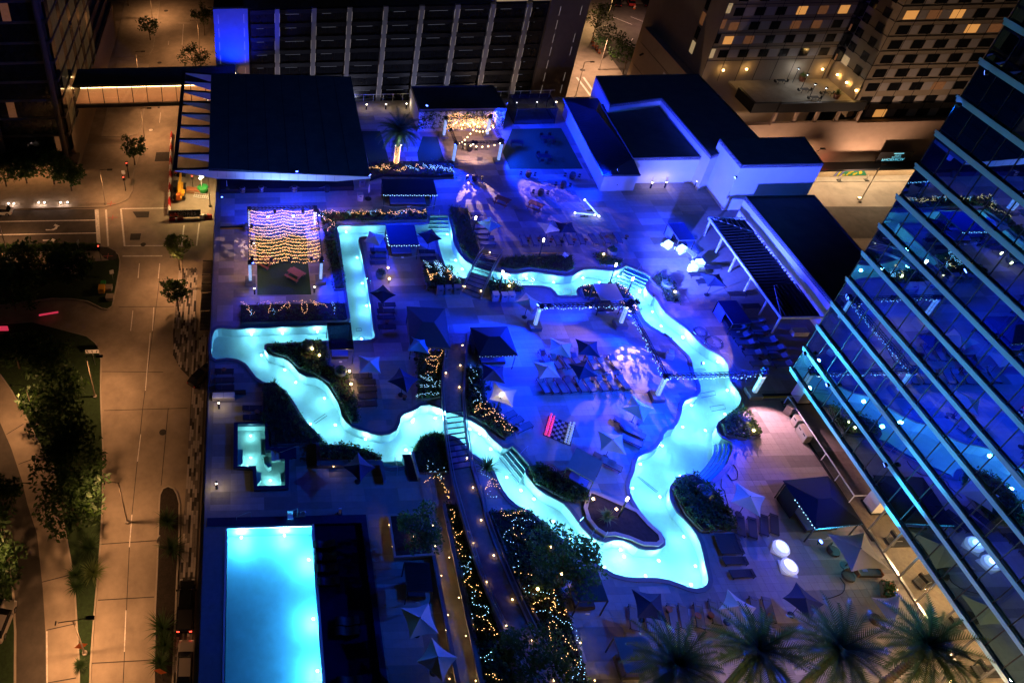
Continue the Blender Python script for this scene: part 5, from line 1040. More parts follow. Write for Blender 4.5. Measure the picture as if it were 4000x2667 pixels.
# ---- cabanas
def cabana(c, label, roof_m, h=2.5, pyramid=0.0, back=True, lights=False, bed='cushion', slats=False, frame='dark_metal', thick=0.06):
    cc, w, d, an = quad_fit(c); t = thing('cabana', label, 'cabana', (*cc, 0), an, 'cabanas and daybeds'); a, b = w/2, d/2
    for x in (-a, a):
        for y in (-b, b): MB().bar((x*0.97,y*0.97,0),(x*0.97,y*0.97,h),0.08).build('post',frame,t)
    mb = MB()
    if pyramid > 0:
        mb = MB(); top = [(-a*0.3,0,h+pyramid),(a*0.3,0,h+pyramid)]; e = 1.06
        mb.quad((-a*e,-b*e,h),(a*e,-b*e,h),top[1],top[0]); mb.quad((a*e,b*e,h),(-a*e,b*e,h),top[0],top[1]); mb.tri((a*e,-b*e,h),(a*e,b*e,h),top[1]); mb.tri((-a*e,b*e,h),(-a*e,-b*e,h),top[0])
        mb.quad((-a*e,-b*e,h-0.2),(a*e,-b*e,h-0.2),(a*e,-b*e,h),(-a*e,-b*e,h))
    else: mb.box(-a,a,-b,b,h,h+thick)
    rf = mb.build('roof', roof_m, t)
    if slats:
        for k in range(int(d/0.12)): MB().box(-a,a,-b+k*0.12,-b+k*0.12+0.05,h+thick+0.002,h+thick+0.03).build('slat',frame,rf)
    mb = MB()
    for y in (-b, b): mb.bar((-a,y*0.97,h-0.05),(a,y*0.97,h-0.05),0.08)
    for x in (-a, a): mb.bar((x*0.97,-b,h-0.05),(x*0.97,b,h-0.05),0.08)
    mb.build('frame', frame, t)
    if back:
        MB().quad((-a*0.95,b*0.93,0.05),(a*0.95,b*0.93,0.05),(a*0.95,b*0.93,h-0.1),(-a*0.95,b*0.93,h-0.1)).build('curtain', roof_m, t)
        for s in (-1, 1): MB().quad((s*a*0.95,b*0.9,0.05),(s*a*0.95,0,0.05),(s*a*0.95,0,h-0.1),(s*a*0.95,b*0.9,h-0.1)).build('curtain', roof_m, t)
    bd = MB().box(-a*0.7,a*0.7,-b*0.65,b*0.6,0.1,0.42).build('daybed','wicker',t); MB().box(-a*0.68,a*0.68,-b*0.62,b*0.58,0.42,0.55).build('cushion',bed,bd); MB().box(-a*0.68,a*0.68,b*0.4,b*0.58,0.55,0.85).build('bolster',bed,bd)
    MB().box(-0.16,0.16,-b-0.03,-b-0.0,0.35,0.55).build('number_plate','white_plastic',t)
    if lights:
        mb = MB()
        n = int(w/0.28)
        for k in range(n+1): mb.octa((-a+w*k/n, -b-0.08, h-0.06-0.10*(k % 2)), 0.055)
        if lights > 1:
            for k in range(int(d*0.7/0.28)): mb.octa((-a-0.08, -b+k*0.28, h-0.05-0.1*(k % 2)), 0.055)
        o = mb.build('bulb_string','bulb_cool',t); o['kind'] = 'stuff'
        MB().tube([(-a,-b-0.08,h-0.02),(0,-b-0.08,h-0.06),(a,-b-0.08,h-0.02)],0.012,4).build('cable','black',t)
        MB().tube([(-a+2*a*k/12,-b-0.1,0.75-0.35*math.sin(math.pi*((k/12*(2 if w > 4 else 1)) % 1))) for k in range(13)],0.02,4).build('rope','white_plastic',t)
    return t
cabana([(15.98,78.93),(23.32,78.66),(23.07,81.82),(16.70,82.16)], 'wide black double cabana with bulbs along its front edge', 'canvas_dark', lights=1)
cabana([(15.52,69.28),(19.14,69.19),(19.16,72.78),(15.71,72.82)], 'black cabana with bulbs standing against the square river bend', 'canvas_navy', lights=2)
cabana([(6.89,53.56),(9.49,53.51),(9.70,57.14),(7.20,57.18)], 'framed blue daybed at the river bank beside the beige umbrella', 'blue_glass', 2.4, back=False, bed='cushion')
cabana([(15.14,53.75),(18.94,53.93),(20.52,58.41),(16.60,59.37)], 'brown hipped tent beside the long bridge', 'canvas_brown', 2.4, 0.7, lights=1)
cabana([(22.17,52.23),(26.21,52.45),(26.06,55.94),(22.54,56.10)], 'black hipped tent east of the long bridge', 'canvas_dark', 2.4, 0.7, lights=1)
cabana([(26.98,39.48),(28.96,37.99),(30.48,39.90),(28.71,41.43)], 'slanted canvas daybed shelter near the chess board', 'canvas_tan', 2.4, back=False)
cabana([(23.97,27.87),(26.44,27.88),(26.54,30.37),(24.41,30.36)], 'flat roofed open shelter beside the palm terrace', 'canvas_brown', 2.5, back=False, bed='wicker')
cabana([(25.92,22.82),(28.61,22.84),(28.25,25.26),(25.86,25.25)], 'tan roofed shelter under the westernmost terrace palm', 'canvas_tan', 2.5, back=False, bed='wicker')
cabana([(45.29,33.29),(49.62,33.88),(49.60,37.75),(46.00,37.71)], 'large dark tent with bulbs beside the tower railing', 'canvas_dark', 2.5, 0.5, lights=2)
cabana([(11.01,29.07),(13.05,28.90),(13.25,31.25),(11.22,31.31)], 'dark slatted shelter beside the lit walkway', 'dark_metal', 2.3, back=False, slats=True, bed='sling_dark')
cabana([(49.99,69.76),(52.02,69.84),(53.29,72.66),(51.31,72.73)], 'low ribbed blue canopy bed, nearer the bar buildings', 'cushion', 1.7, back=True, slats=True, bed='sling_dark')
cabana([(49.78,56.51),(51.86,56.57),(53.32,59.56),(51.28,59.56)], 'low ribbed blue canopy bed, nearer the river', 'cushion', 1.7, back=True, slats=True, bed='sling_dark')
cabana([(37.41,59.58),(39.94,59.60),(39.94,62.02),(37.50,62.03)], 'tan sun shade on posts over the island planting', 'canvas_cream', 2.4, back=False, bed='wicker')
# ---- picnic tables, barrels, bistro tables, stools
def picnic(p, an, label):
    t = thing('picnic_table', label, 'picnic table', (*p, 0), R(an), 'red brown picnic tables')
    for k in range(5): MB().box(-0.95,0.95,-0.38+k*0.155,-0.24+k*0.155,0.72,0.76).build('top_plank','wood',t)
    for s in (-1, 1):
        for k in range(2): MB().box(-0.95,0.95,s*0.78-0.15+k*0.155,s*0.78-0.01+k*0.155,0.42,0.46).build('bench_plank','wood',t)
        MB().bar((s*0.7,-0.85,0.40),(s*0.7,0.85,0.40),0.08,0.1).build('cross_beam','wood',t); MB().bar((s*0.7,-0.35,0.72),(s*0.7,-0.7,0),0.08).build('leg','wood',t); MB().bar((s*0.7,0.35,0.72),(s*0.7,0.7,0),0.08).build('leg','wood',t)
picnic((0.79,68.99), -40, 'picnic table on the turf under the light canopy, half beneath its edge'); picnic((4.18,66.73), -40, 'picnic table on the open half of the turf')
picnic((32.16,79.56), -38, 'picnic table on the patterned paving, west one'); picnic((36.20,78.40), -38, 'picnic table on the patterned paving, east one')
def barrel(p, label, lit=True):
    t = thing('barrel', label, 'barrel', (*p, 0), 0, 'barrels on the deck'); MB().lathe([(0.30,0),(0.38,0.3),(0.40,0.5),(0.38,0.7),(0.31,0.95)],16).build('staves','wicker',t)
    for z_, r_ in ((0.18,0.365),(0.36,0.395),(0.64,0.395),(0.82,0.355)): MB().lathe([(r_,z_-0.03),(r_+0.012,z_),(r_,z_+0.03)],16).build('hoop','steel' if lit else 'dark_metal',t)
bp = [(-2.12,83.17),(0.44,83.27),(4.93,83.14),(9.35,82.98)]
for i, p in enumerate(bp): barrel(p, 'barrel on the paving before the stage, %s from the west' % ORD[i], i < 3)
for i in range(3): 
    a, b = bp[i], bp[i+1]; t = thing('rope', 'sagging rope strung between stage barrels, %s span from the west' % ORD[i], 'rope', (0,0,0)); MB().tube([(a[0]+(b[0]-a[0])*k/8, a[1]+(b[1]-a[1])*k/8, 0.85-0.35*math.sin(math.pi*k/8)) for k in range(9)],0.025,5).build('strand','stone_wall',t)
def stool(p, label, an=0):
    t = thing('stool', label, 'stool', (*p, 0), an, 'tall bar stools'); MB().lathe([(0.17,0.70),(0.18,0.73),(0.17,0.75)],12).build('seat','black_metal',t)
    for k in range(4): a = k*1.571+0.78; MB().tube([(0.12*math.cos(a),0.12*math.sin(a),0.7),(0.2*math.cos(a),0.2*math.sin(a),0)],0.018,4).build('leg','black_metal',t)
    MB().lathe([(0.17,0.28),(0.18,0.30),(0.17,0.32)],10).build('foot_ring','black_metal',t)
def barrel_table(p, label):
    barrel(p, label, False)
BTS = [((37.23,85.19),'barrel table on the bright gobo beam, upper one'),((37.72,81.09),'barrel table on the patterned paving, middle one'),((41.20,82.61),'barrel table on the patterned paving, east one'),((43.11,84.59),'barrel table on the blue paving near the metal roof'),((29.75,84.62),'barrel table north of the double cabana'),((30.68,91.63),'barrel table inside the lit truss frame')]
SD = ['upper gobo beam table','middle patterned paving table','east patterned paving table','blue paving table near the metal roof','table north of the double cabana','table inside the truss frame']
for i, (p, lb) in enumerate(BTS):
    barrel_table(p, lb)
    for j, (dx, dy) in enumerate(((-0.95,0.2),(0.9,-0.1))): stool((p[0]+dx, p[1]+dy), 'tall black stool %s of the %s' % (('west','east')[j], SD[i]))
for i, (p, lb) in enumerate((((42.41,93.49),'dining group on the blue paving, upper'),((40.56,88.97),'dining group on the blue paving, lower'),((37.70,92.58),'dark counter table beside the truss frame'))):
    t = thing('dining_table', lb, 'table', (*p, 0), R(-10)); MB().box(-0.9,0.9,-0.45,0.45,0.72,0.77).build('top','dark_metal',t)
    for x in (-0.8,0.8):
        for y in (-0.38,0.38): MB().bar((x,y,0),(x,y,0.72),0.06).build('leg','dark_metal',t)
    if i < 2:
        for j in range(4):
            c = thing('chair', 'black chair at the %s, %s round the table' % (('upper dining group','lower dining group')[i], ORD[j]), 'chair', (p[0]+(-0.6 if j % 2 else 0.6), p[1]+(0.75 if j < 2 else -0.75), 0), 0 if j < 2 else R(180), 'black dining chairs'); MB().box(-0.22,0.22,-0.22,0.22,0.42,0.46).build('seat','black_metal',c); MB().box(-0.22,0.22,0.19,0.22,0.46,0.9).build('backrest','black_metal',c)
            for x in (-0.2,0.2):
                for y in (-0.2,0.2): MB().bar((x,y,0),(x,y,0.42),0.03).build('leg','black_metal',c)
# dining set at the glass tower
p = (49.41,30.75); t = thing('sofa', 'dark outdoor sofa with a tan frame under the large beige umbrella', 'sofa', (*p, 0), R(-2)); MB().box(-0.9,0.9,-0.4,0.4,0.1,0.42).build('seat','wicker',t); MB().box(-0.9,0.9,0.3,0.42,0.42,0.8).build('backrest','wicker',t); MB().box(-0.98,-0.9,-0.4,0.42,0.1,0.62).build('armrest','wood',t); MB().box(0.9,0.98,-0.4,0.42,0.1,0.62).build('armrest','wood',t); MB().box(-0.5,-0.1,-0.1,0.25,0.43,0.5).build('cushion','cushion',t)
for i, p in enumerate([(47.65,30.43),(47.68,32.51),(47.75,27.04)]):
    t = thing('armchair', ['round dark armchair south of the beige dining umbrella','round dark armchair west of the beige dining umbrella','round dark armchair by the easternmost palm'][i], 'armchair', (*p, 0), R(60*i)); MB().lathe([(0.42,0.05),(0.5,0.2),(0.46,0.38)],14).build('seat','wicker',t); mb = MB(); A_ = [(0.5*math.cos(a_*0.35+0.5),0.5*math.sin(a_*0.35+0.5)) for a_ in range(7)]; mb.strip([(*q_,0.35) for q_ in A_],[(*q_,0.8) for q_ in A_],False); mb.strip([(q_[0]*0.86,q_[1]*0.86,0.8) for q_ in A_],[(q_[0]*0.86,q_[1]*0.86,0.35) for q_ in A_],False); mb.strip([(*q_,0.8) for q_ in A_],[(q_[0]*0.86,q_[1]*0.86,0.8) for q_ in A_],False); mb.build('backrest','wicker',t)
# ---- giant chess
cb = [(27.02,44.43),(29.19,43.23),(30.29,45.40),(28.19,46.58)]
cc, w, d, an = quad_fit(cb); s_ = (w+d)/16
t = thing('chess_board', 'giant outdoor chess board on the blue paving', 'chess board', (*cc, 0.004), an); MB().box(-s_*4.2,s_*4.2,-s_*4.2,s_*4.2,0,0.02).build('base','board_dark',t)
for i in range(8):
    for j in range(8):
        if (i+j) % 2: MB().box((i-4)*s_+0.01,(i-3)*s_-0.01,(j-4)*s_+0.01,(j-3)*s_-0.01,0.02,0.032).build('square','board_light',t)
prof = {'pawn': [(0.12,0),(0.12,0.05),(0.05,0.12),(0.04,0.28),(0.07,0.33),(0.08,0.40),(0.04,0.46)], 'rook': [(0.14,0),(0.14,0.06),(0.07,0.14),(0.06,0.42),(0.11,0.46),(0.11,0.58),(0.07,0.58)], 'knight': [(0.14,0),(0.14,0.06),(0.06,0.14),(0.07,0.3),(0.10,0.42),(0.05,0.6)], 'bishop': [(0.14,0),(0.14,0.06),(0.06,0.14),(0.05,0.42),(0.09,0.48),(0.05,0.62),(0.02,0.68)], 'queen': [(0.15,0),(0.15,0.07),(0.06,0.16),(0.05,0.5),(0.11,0.62),(0.07,0.68),(0.02,0.74)], 'king': [(0.15,0),(0.15,0.07),(0.06,0.16),(0.05,0.55),(0.11,0.66),(0.06,0.72),(0.02,0.84)]}
back = ['rook','knight','bishop','queen','king','bishop','knight','rook']; proto = {}
for side, cm in ((0,'pink_plastic'),(1,'pale_plastic')):
    for rowi in range(2):
        for j in range(8):
            kind = back[j] if rowi == 0 else 'pawn'; i = (rowi if side == 0 else 7-rowi)
            key = (kind, cm)
            lx, ly = (i-3.5)*s_, (j-3.5)*s_; q_ = (cc[0]+lx*math.cos(an)-ly*math.sin(an), cc[1]+lx*math.sin(an)+ly*math.cos(an), 0.036)
            lb = '%s chess %s, %s from the south in its %s row' % (('pink lit','white')[side], kind, ORD[j], ('outer','inner')[rowi])
            if key not in proto:
                k_ = thing('chess_piece', lb, 'chess piece', q_, 0, 'giant chess pieces'); MB().lathe(prof[kind],12).build('body',cm,k_,True); MB().ball((0,0,prof[kind][-1][1]),0.05,8,5).build('top',cm,k_,True); index_kids(k_); proto[key] = (k_, [1])
            else: place(proto[key][0], proto[key][1], q_, 0, lb, 'giant chess pieces')
# ---- bins
def bin_(p, an, label, w=0.7, double=False, m='stone_wall'):
    t = thing('waste_bin', label, 'bin', (*p, 0), R(an), 'stone clad waste bins'); d = 0.6; W = w*(1.8 if double else 1)
    MB().box(-d/2,d/2,-W/2,W/2,0.0,1.02).build('body',m,t); MB().box(-d/2-0.02,d/2+0.02,-W/2-0.02,W/2+0.02,1.022,1.1).build('lid',m,t)
    for k in ((-0.25,0.25) if double else (0,)): MB().box(-d/2-0.015,-d/2-0.004,k*W-0.16,k*W+0.16,0.78,0.92).build('slot','black',t)
bin_((51.53,46.31), -60, 'stone bin at the tower railing, nearest the north corner'); bin_((51.50,45.00), 0, 'stone bin at the tower railing, middle one'); bin_((51.39,43.61), 0, 'double stone bin at the tower railing', 0.75, True)
bin_((13.59,80.94), 90, 'stone bin beside the folded umbrella'); bin_((14.18,84.00), 90, 'dark stone bin behind the one at the folded umbrella', m='coping')
for i, p in enumerate([(20.74,63.43),(21.69,63.49),(22.72,63.54)]): bin_(p, 90, 'brown towel bin below the lit shrubs, %s from the west' % ORD[i], m='deck_wood')
for i, p in enumerate([(26.82,62.29),(27.79,62.18),(28.62,62.23)]): bin_(p, 90, 'purple lit towel bin south of the small bridge, %s from the west' % ORD[i], m='stone_wall')
# ---- lamp posts and bollards
def lamp_post(p, label, e=55):
    t = thing('lamp_post', label, 'lamp post', (*p, 0), 0, 'lamp posts with glowing tops'); MB().tube([(0,0,0),(0,0,2.75)],[0.09,0.07],10).build('post','dark_metal',t); MB().lathe([(0.09,2.75),(0.10,2.8),(0.11,3.15),(0.09,3.2)],10).build('lantern','lamp_white',t); MB().lathe([(0.2,0),(0.2,0.04),(0.09,0.08)],10).build('base','dark_metal',t)
    point_light('lantern_light', (0,0,3.35), e, (1.0,0.84,0.62), 0.15, t)
for p, lb in (((26.81,73.26),'lamp post in the tall grass bed'),((33.87,68.95),'lamp post in the grass hedge north of the river'),((27.61,63.65),'lamp post beside the small bridge'),((40.79,64.47),'lamp post behind the tan sun shade'),((41.80,62.17),'lamp post east of the tan sun shade'),((23.08,46.96),'lamp post under the cream umbrella by the bridge'),((30.99,35.99),'lamp post on the southern island tip')): lamp_post(p, lb)
def bollard(p, label, e=26, col=(1.0,0.76,0.42)):
    t = thing('bollard', label, 'bollard', (*p, 0), 0, 'bollard lights'); MB().lathe([(0.11,0),(0.11,0.86),(0.10,0.88)],10).build('post','black_metal',t); MB().lathe([(0.095,0.88),(0.095,1.06)],10).build('lens','lamp_white',t); MB().lathe([(0.12,1.06),(0.12,1.12),(0.06,1.16)],10).build('cap','black_metal',t)
    point_light('bollard_light', (0,-0.17,0.98), e*0.5, col, 0.06, t); point_light('bollard_light', (0,0.17,0.98), e*0.5, col, 0.06, t)
for p, lb, e in (((-0.69,64.10),'bollard light at the southwest corner of the turf',24),((6.27,64.13),'bollard light at the southeast corner of the turf',24),((-0.71,71.88),'bollard light on the west side of the light canopy',14),((-4.46,48.33),'bollard light at the west bench',34),((-4.44,39.56),'bollard light southwest of the plunge pool',40),((17.21,103.27),'bollard light at the north railing, west one',34),((20.24,103.23),'bollard light at the north railing, middle one',34),((23.42,103.25),'bollard light at the kiosk corner',34),((40.45,102.81),'bollard light behind the glass enclosure, west one',18),((43.59,102.82),'bollard light behind the glass enclosure, middle one',18),((46.51,102.69),'bollard light beside the metal roof hall',26),((52.81,82.05),'bollard light at the passage, west one',40),((54.74,82.09),'bollard light at the passage, middle one',40),((58.82,82.06),'bollard light at the lift tower corner',46)): bollard(p, lb, e)
# ---- glow furniture
def glow_cube(p, an, label):
    t = thing('glow_cube', label, 'light cube', (*p, 0), R(an), 'glowing cube tables'); MB().box(-0.38,0.38,-0.38,0.38,0.02,0.76).build('body','glow_white',t); MB().box(-0.4,0.4,-0.4,0.4,0.0,0.02).build('foot','white_plastic',t); point_light('cube_light', (0,0,1.0), 26, (0.35,0.6,1), 0.3, t)
for i, (p, an) in enumerate((((50.10,70.45),30),((51.42,69.62),30),((52.42,67.10),5),((51.24,66.30),10))): glow_cube(p, an, 'glowing white cube table near the pergola, %s from the north' % ORD[i])
for i, p in enumerate([(49.55,70.66),(49.94,70.02),(50.87,69.93),(51.00,69.09),(51.83,67.50),(50.76,66.14)]):
    t = thing('glow_ball', 'glowing white ball seat beside the cubes, %s from the north' % ORD[i], 'light ball', (*p, 0.22), 0, 'glowing ball seats'); MB().ball((0,0,0),0.22,12,8).build('globe','glow_white',t,True); MB().lathe([(0.1,-0.22),(0.12,-0.2)],8).build('foot','white_plastic',t); point_light('ball_light', (0,0,0.3), 4, (0.4,0.65,1), 0.2, t)
a, b = (51.83,69.70), (52.47,68.33); t = thing('lit_bench', 'pale lit slatted bench beside the glowing cubes', 'bench', (a[0], a[1], 0), math.atan2(b[1]-a[1], b[0]-a[0])); L_ = math.dist(a, b)
for k in range(3): MB().box(0,L_,-0.35+k*0.27,-0.17+k*0.27,0.40,0.45).build('slat','white_metal',t)
for x in (0.1, L_-0.1): MB().box(x-0.05,x+0.05,-0.33,0.33,0,0.398).build('leg','white_metal',t)
def glow_bar(p0, p1, z0, z1, label):
    a = Vector((*p0, z0)); b = Vector((*p1, z1)); t = thing('seesaw', label, 'seesaw', (p0[0], p0[1], 0), 0, 'glowing seesaws'); d = b-a; o_ = Vector((p0[0], p0[1], 0))
    MB().tube([a-o_, b-o_],0.09,10).build('beam','glow_white',t); MB().ball(tuple(a-o_),0.13,8,6).build('seat','lamp_cool',t); MB().ball(tuple(b-o_),0.13,8,6).build('seat','lamp_cool',t); m_ = (a+b)/2-o_; MB().tube([(m_.x,m_.y,0),tuple(m_)],0.08,8).build('pivot','dark_metal',t); MB().box(m_.x-0.5,m_.x+0.5,m_.y-0.12,m_.y+0.12,0,0.06).build('foot','dark_metal',t)
    point_light('beam_light', tuple(m_+Vector((0,0,0.4))), 18, (0.4,0.62,1), 0.4, t)
glow_bar((42.86,79.12), (43.68,76.11), 0.6, 0.35, 'long glowing seesaw beam on the blue paving'); glow_bar((40.87,76.86), (43.13,76.19), 0.35, 0.5, 'short glowing seesaw beam on the blue paving')
for i, (p, an) in enumerate((((43.39,32.79), 8), ((43.22,31.23), 28))):
    t = thing('ring_chair', ['glowing ring chair on a square plinth, northern one','glowing ring chair on a square plinth, southern one'][i], 'ring chair', (*p, 0), R(an)); MB().box(-0.62,0.62,-0.62,0.62,0,0.05).build('plinth','white_plastic',t)
    t.rotation_euler = (0,0,R(45+an)); mb = MB(); pr = [(0.42,0.12),(0.60,0.22),(0.66,0.45),(0.60,0.62),(0.52,0.66),(0.47,0.58),(0.50,0.42),(0.38,0.26)]; k = 28; n0 = len(mb.v)
    for r_, z_ in pr:
        for j in range(k): a_ = 2*math.pi*j/k; mb.v.append((r_*math.cos(a_), r_*math.sin(a_), z_+0.10*math.sin(a_)*(z_/0.6)))
    for q_ in range(len(pr)):
        for j in range(k): A_ = n0+q_*k+j; B_ = n0+q_*k+(j+1) % k; q2 = (q_+1) % len(pr); mb.f.append((A_, B_, n0+q2*k+(j+1) % k, n0+q2*k+j))
    mb.build('ring','glow_ring',t,True); MB().lathe([(0.40,0.12),(0.41,0.2)],20).build('seat','glow_ring',t); point_light('ring_light', (0,0,0.75), 22 if i == 0 else 16, (0.25,0.4,1) if i == 0 else (0.6,0.55,1), 0.25, t)
for i, p in enumerate([(47.74,56.69)] + [(48.49,55.17)]):
    t = thing('swim_ring', ['clear inflatable ring on the deck, northern one','clear inflatable ring on the deck, southern one'][i], 'swim ring', (*p, 0)); r0 = 0.62+0.2*i; MB().tube([(r0*math.cos(a_*0.2618),r0*math.sin(a_*0.2618),0.16) for a_ in range(25)],0.16,8,False).build('ring','rail_glass',t,True); MB().lathe([(0.05,0.14),(0.06,0.18)],8).build('valve','white_plastic',t)
t = thing('caution_tape', 'yellow tape barrier across the paving above the grass hedge', 'barrier', (0,0,0)); a, b = (31.86,68.98), (36.99,68.80); MB().bar((*a,0.9),(*b,0.9),0.02,0.07).build('tape','yellow',t)
for p in [(32.92,69.08),(35.99,68.97)]: MB().tube([(*p,0),(*p,0.95)],0.03).build('post','steel',t)
t = thing('chaise_bag', 'crumpled white towel on the end of the tape barrier', 'towel', (*(36.81,68.56), 0.9)); mb = MB(); leaf_ball(mb,(0,0,0),0.3,0.25,60,0.18,random.Random(3),0.1); mb.build('cloth','white_plastic',t)
t['category'] = 'towel'; t.name = 'towel'
for i, (a, b) in enumerate((((-5.01,75.63),(-2.07,75.53)),((50.05,48.07),(53.24,47.98)))):
    t = thing('ramp_strip', ['yellow step edge strip beside the west gobo light','yellow step edge strip under the east truss column'][i], 'step strip', (a[0], a[1], 0)); W_ = b[0]-a[0]; MB().box(0,W_,0,0.22,0.002,0.05).build('strip','yellow',t); MB().box(0,W_,0.22,0.5,0.002,0.10).build('back','black_metal',t)
# benches with cushions at the west side
p = (-5.16,49.56); t = thing('bench', 'cushioned bench with dark back rail at the west railing', 'bench', (p[0], p[1], 0)); MB().box(0,2.3,-0.35,0.35,0.0,0.42).build('seat','stone_wall',t); MB().box(0,3.4,0.36,0.5,0,0.6).build('back','dark_metal',t); MB().box(0.03,1.12,-0.33,0.33,0.42,0.5).build('cushion','white_wall',t); MB().box(1.16,2.26,-0.33,0.33,0.42,0.5).build('cushion','white_wall',t)

# ================================================================ trusses, light columns, stage lights
def truss_beam(par, a, b, s=0.3, bulbs=False):
    a = Vector(a); b = Vector(b); d = (b-a); L = d.length; d.normalize(); n = Vector((-d.y, d.x, 0))*s/2; u = Vector((0,0,s/2))
    for o_ in (n+u, n-u, -n+u, -n-u): MB().bar(a+o_, b+o_, 0.045).build('chord','black_metal',par)
    mb = MB(); k = int(L/0.45)
    for i in range(k):
        p = a+d*L*i/k; q_ = a+d*L*(i+1)/k
        mb.bar(p+n+u, q_+n-u, 0.025).bar(p-n-u, q_-n+u, 0.025).bar(p+n+u, q_-n+u, 0.025).bar(p-n-u, q_+n-u, 0.025)
    o = mb.build('bracing','black_metal',par); o['kind'] = 'stuff'
    if bulbs:
        mb = MB()
        for i in range(int(L/0.17)): p = a+d*(i*0.17)+n*random.uniform(-1.2,1.2); mb.octa((p.x, p.y, p.z-0.25-random.random()*0.4), 0.04)
        o = mb.build('bulb_string','bulb_cool',par); o['kind'] = 'stuff'
def column(par, p, h, base=True, z0=0.55):
    if base: MB().box(p[0]-0.62,p[0]+0.62,p[1]-0.62,p[1]+0.62,0,z0).build('ballast','coping',par)
    MB().box(p[0]-0.15,p[0]+0.15,p[1]-0.15,p[1]+0.15,z0,h-0.15).build('lit_column','glow_column',par)
    for x in (-1, 1):
        for y in (-1, 1): MB().bar((p[0]+x*0.165,p[1]+y*0.165,z0),(p[0]+x*0.165,p[1]+y*0.165,h),0.03).build('corner_tube','steel',par)
    for k in range(5): z_ = z0+(h-z0)*(k+0.5)/5; MB().box(p[0]-0.17,p[0]+0.17,p[1]-0.17,p[1]+0.17,z_-0.015,z_+0.015).build('band','steel',par)
    MB().box(p[0]-0.22,p[0]+0.22,p[1]-0.22,p[1]+0.22,h-0.15,h+0.2).build('corner_block','black_metal',par)
t1 = thing('truss_canopy', 'black box truss on lit columns carrying rows of warm string lights over the turf', 'truss', (0,0,0))
c1, c2 = (-1.17,65.89), (7.14,65.89); b1, b2 = (-1.21,75.66), (7.14,75.57)
for p in (c1, c2, b1, b2): column(t1, p, 3.3)
for a, b in ((c1,c2),(c2,b2),(b2,b1),(b1,c1)): truss_beam(t1, (*a,3.4), (*b,3.4))
sc = thing('string_light_canopy', 'dense wavy rows of warm string lights stretched across the truss', 'string lights', (0,0,3.3))
rnd = random.Random(5)
for k in range(17):
    t_ = 0.04+0.94*k/16; A_ = lerp(b1, c1, t_); B_ = lerp(b2, c2, t_); mb = MB(); cable = []
    for i in range(150):
        s_ = i/149; x = A_[0]+(B_[0]-A_[0])*s_; y = A_[1]+(B_[1]-A_[1])*s_; zz = 0.15-0.42*abs(math.sin(math.pi*s_*2))**0.8 - 0.10*abs(math.sin(k*1.3+s_*9))
        if i % 10 == 0: cable.append((x, y, zz))
        mb.octa((x+rnd.gauss(0,0.03), y+rnd.gauss(0,0.055), zz+rnd.gauss(0,0.045)), 0.032)
    st_ = MB().tube(cable,0.008,3).build('light_strand','black',sc); o = mb.build('bulbs','bulb_warm',st_); o['kind'] = 'stuff'
for x, y in ((2,73),(5.5,73),(2,68),(5.5,68),(3.7,70.5)): point_light('canopy_glow', (x, y, -0.5), 26, (1.0,0.55,0.22), 0.8, sc)
tf = MB().poly(ccw([(-0.33,69.90),(5.87,69.79),(5.90,63.76),(-0.39,63.88)] ), 0.008).build('turf', 'turf'); struct(tf, 'square of green artificial turf under the light canopy')
tf2 = MB().poly(ccw([(-0.59,76.33),(6.01,76.20),(5.87,69.77),(-0.36,69.88)]), 0.008).build('turf', 'turf'); struct(tf2, 'green artificial turf glimpsed under the string lights')
for pts_, lb_ in (([(38.29,96.96),(45.59,96.85),(45.34,86.66),(35.26,86.96),(35.27,91.04)], 'dark square of turf beside the truss frame'), ([(24.62,95.51),(26.77,95.34),(26.53,87.15),(22.65,87.20),(23.11,91.54)], 'dark strip of turf between the palm and the truss frame'), ([(15.62,97.34),(18.55,97.21),(18.73,91.71),(18.73,87.50),(15.82,87.47)], 'dark turf west of the palm')):
    struct(MB().poly(ccw(pts_), 0.009).build('turf', 'turf'), lb_)
stage_light((8.6,74.6,3.7), (9,77.5,0), 900, (1.0,0.5,0.7), 110, 'pink flood on the canopy truss facing the stage paving', None, 'lamp_white') if False else None
t2 = thing('truss_portal', 'black light truss with bulb strings on four lit white columns crossing the river', 'truss', (0,0,0))
P1, P2, P3, P4 = (30.1, 58.0), (39.5, 58.0), (39.5, 48.4), (49.2, 48.5)
for p in (P1, P2, P3, P4): column(t2, p, 3.35)
for a, b in ((P1,P2),(P2,P3),(P3,P4)): truss_beam(t2, (*a,3.45), (*b,3.45), bulbs=True)
t3 = thing('lighting_truss', 'rectangular black light truss on four lit columns before the ivy wall', 'truss', (0,0,0))
Q1, Q2, Q3, Q4 = (27.7, 88.9), (34.1, 88.9), (34.1, 95.4), (27.7, 95.4)
for p in (Q1, Q2, Q3, Q4): column(t3, p, 3.2, z0=0.3)
for a, b in ((Q1,Q2),(Q2,Q3),(Q3,Q4),(Q4,Q1)): truss_beam(t3, (*a,3.3), (*b,3.3))
mb = MB()
for a, b in (((27.9,89.1),(31,92.5)),((31,92.5),(34,93)),((29,89),(34,89)),((28,95),(34,93.5))):
    for k in range(7): s_ = k/6; p = lerp(a, b, s_); mb.ball((p[0], p[1], 3.0-0.5*math.sin(math.pi*s_)), 0.09, 6, 4)
o = mb.build('festoon_bulbs','lamp_warm',t3); o['kind'] = 'stuff'
BL = (0.001, 0.020, 1.0); PK = (1.0, 0.60, 0.62); WM = (1.0, 0.62, 0.40)
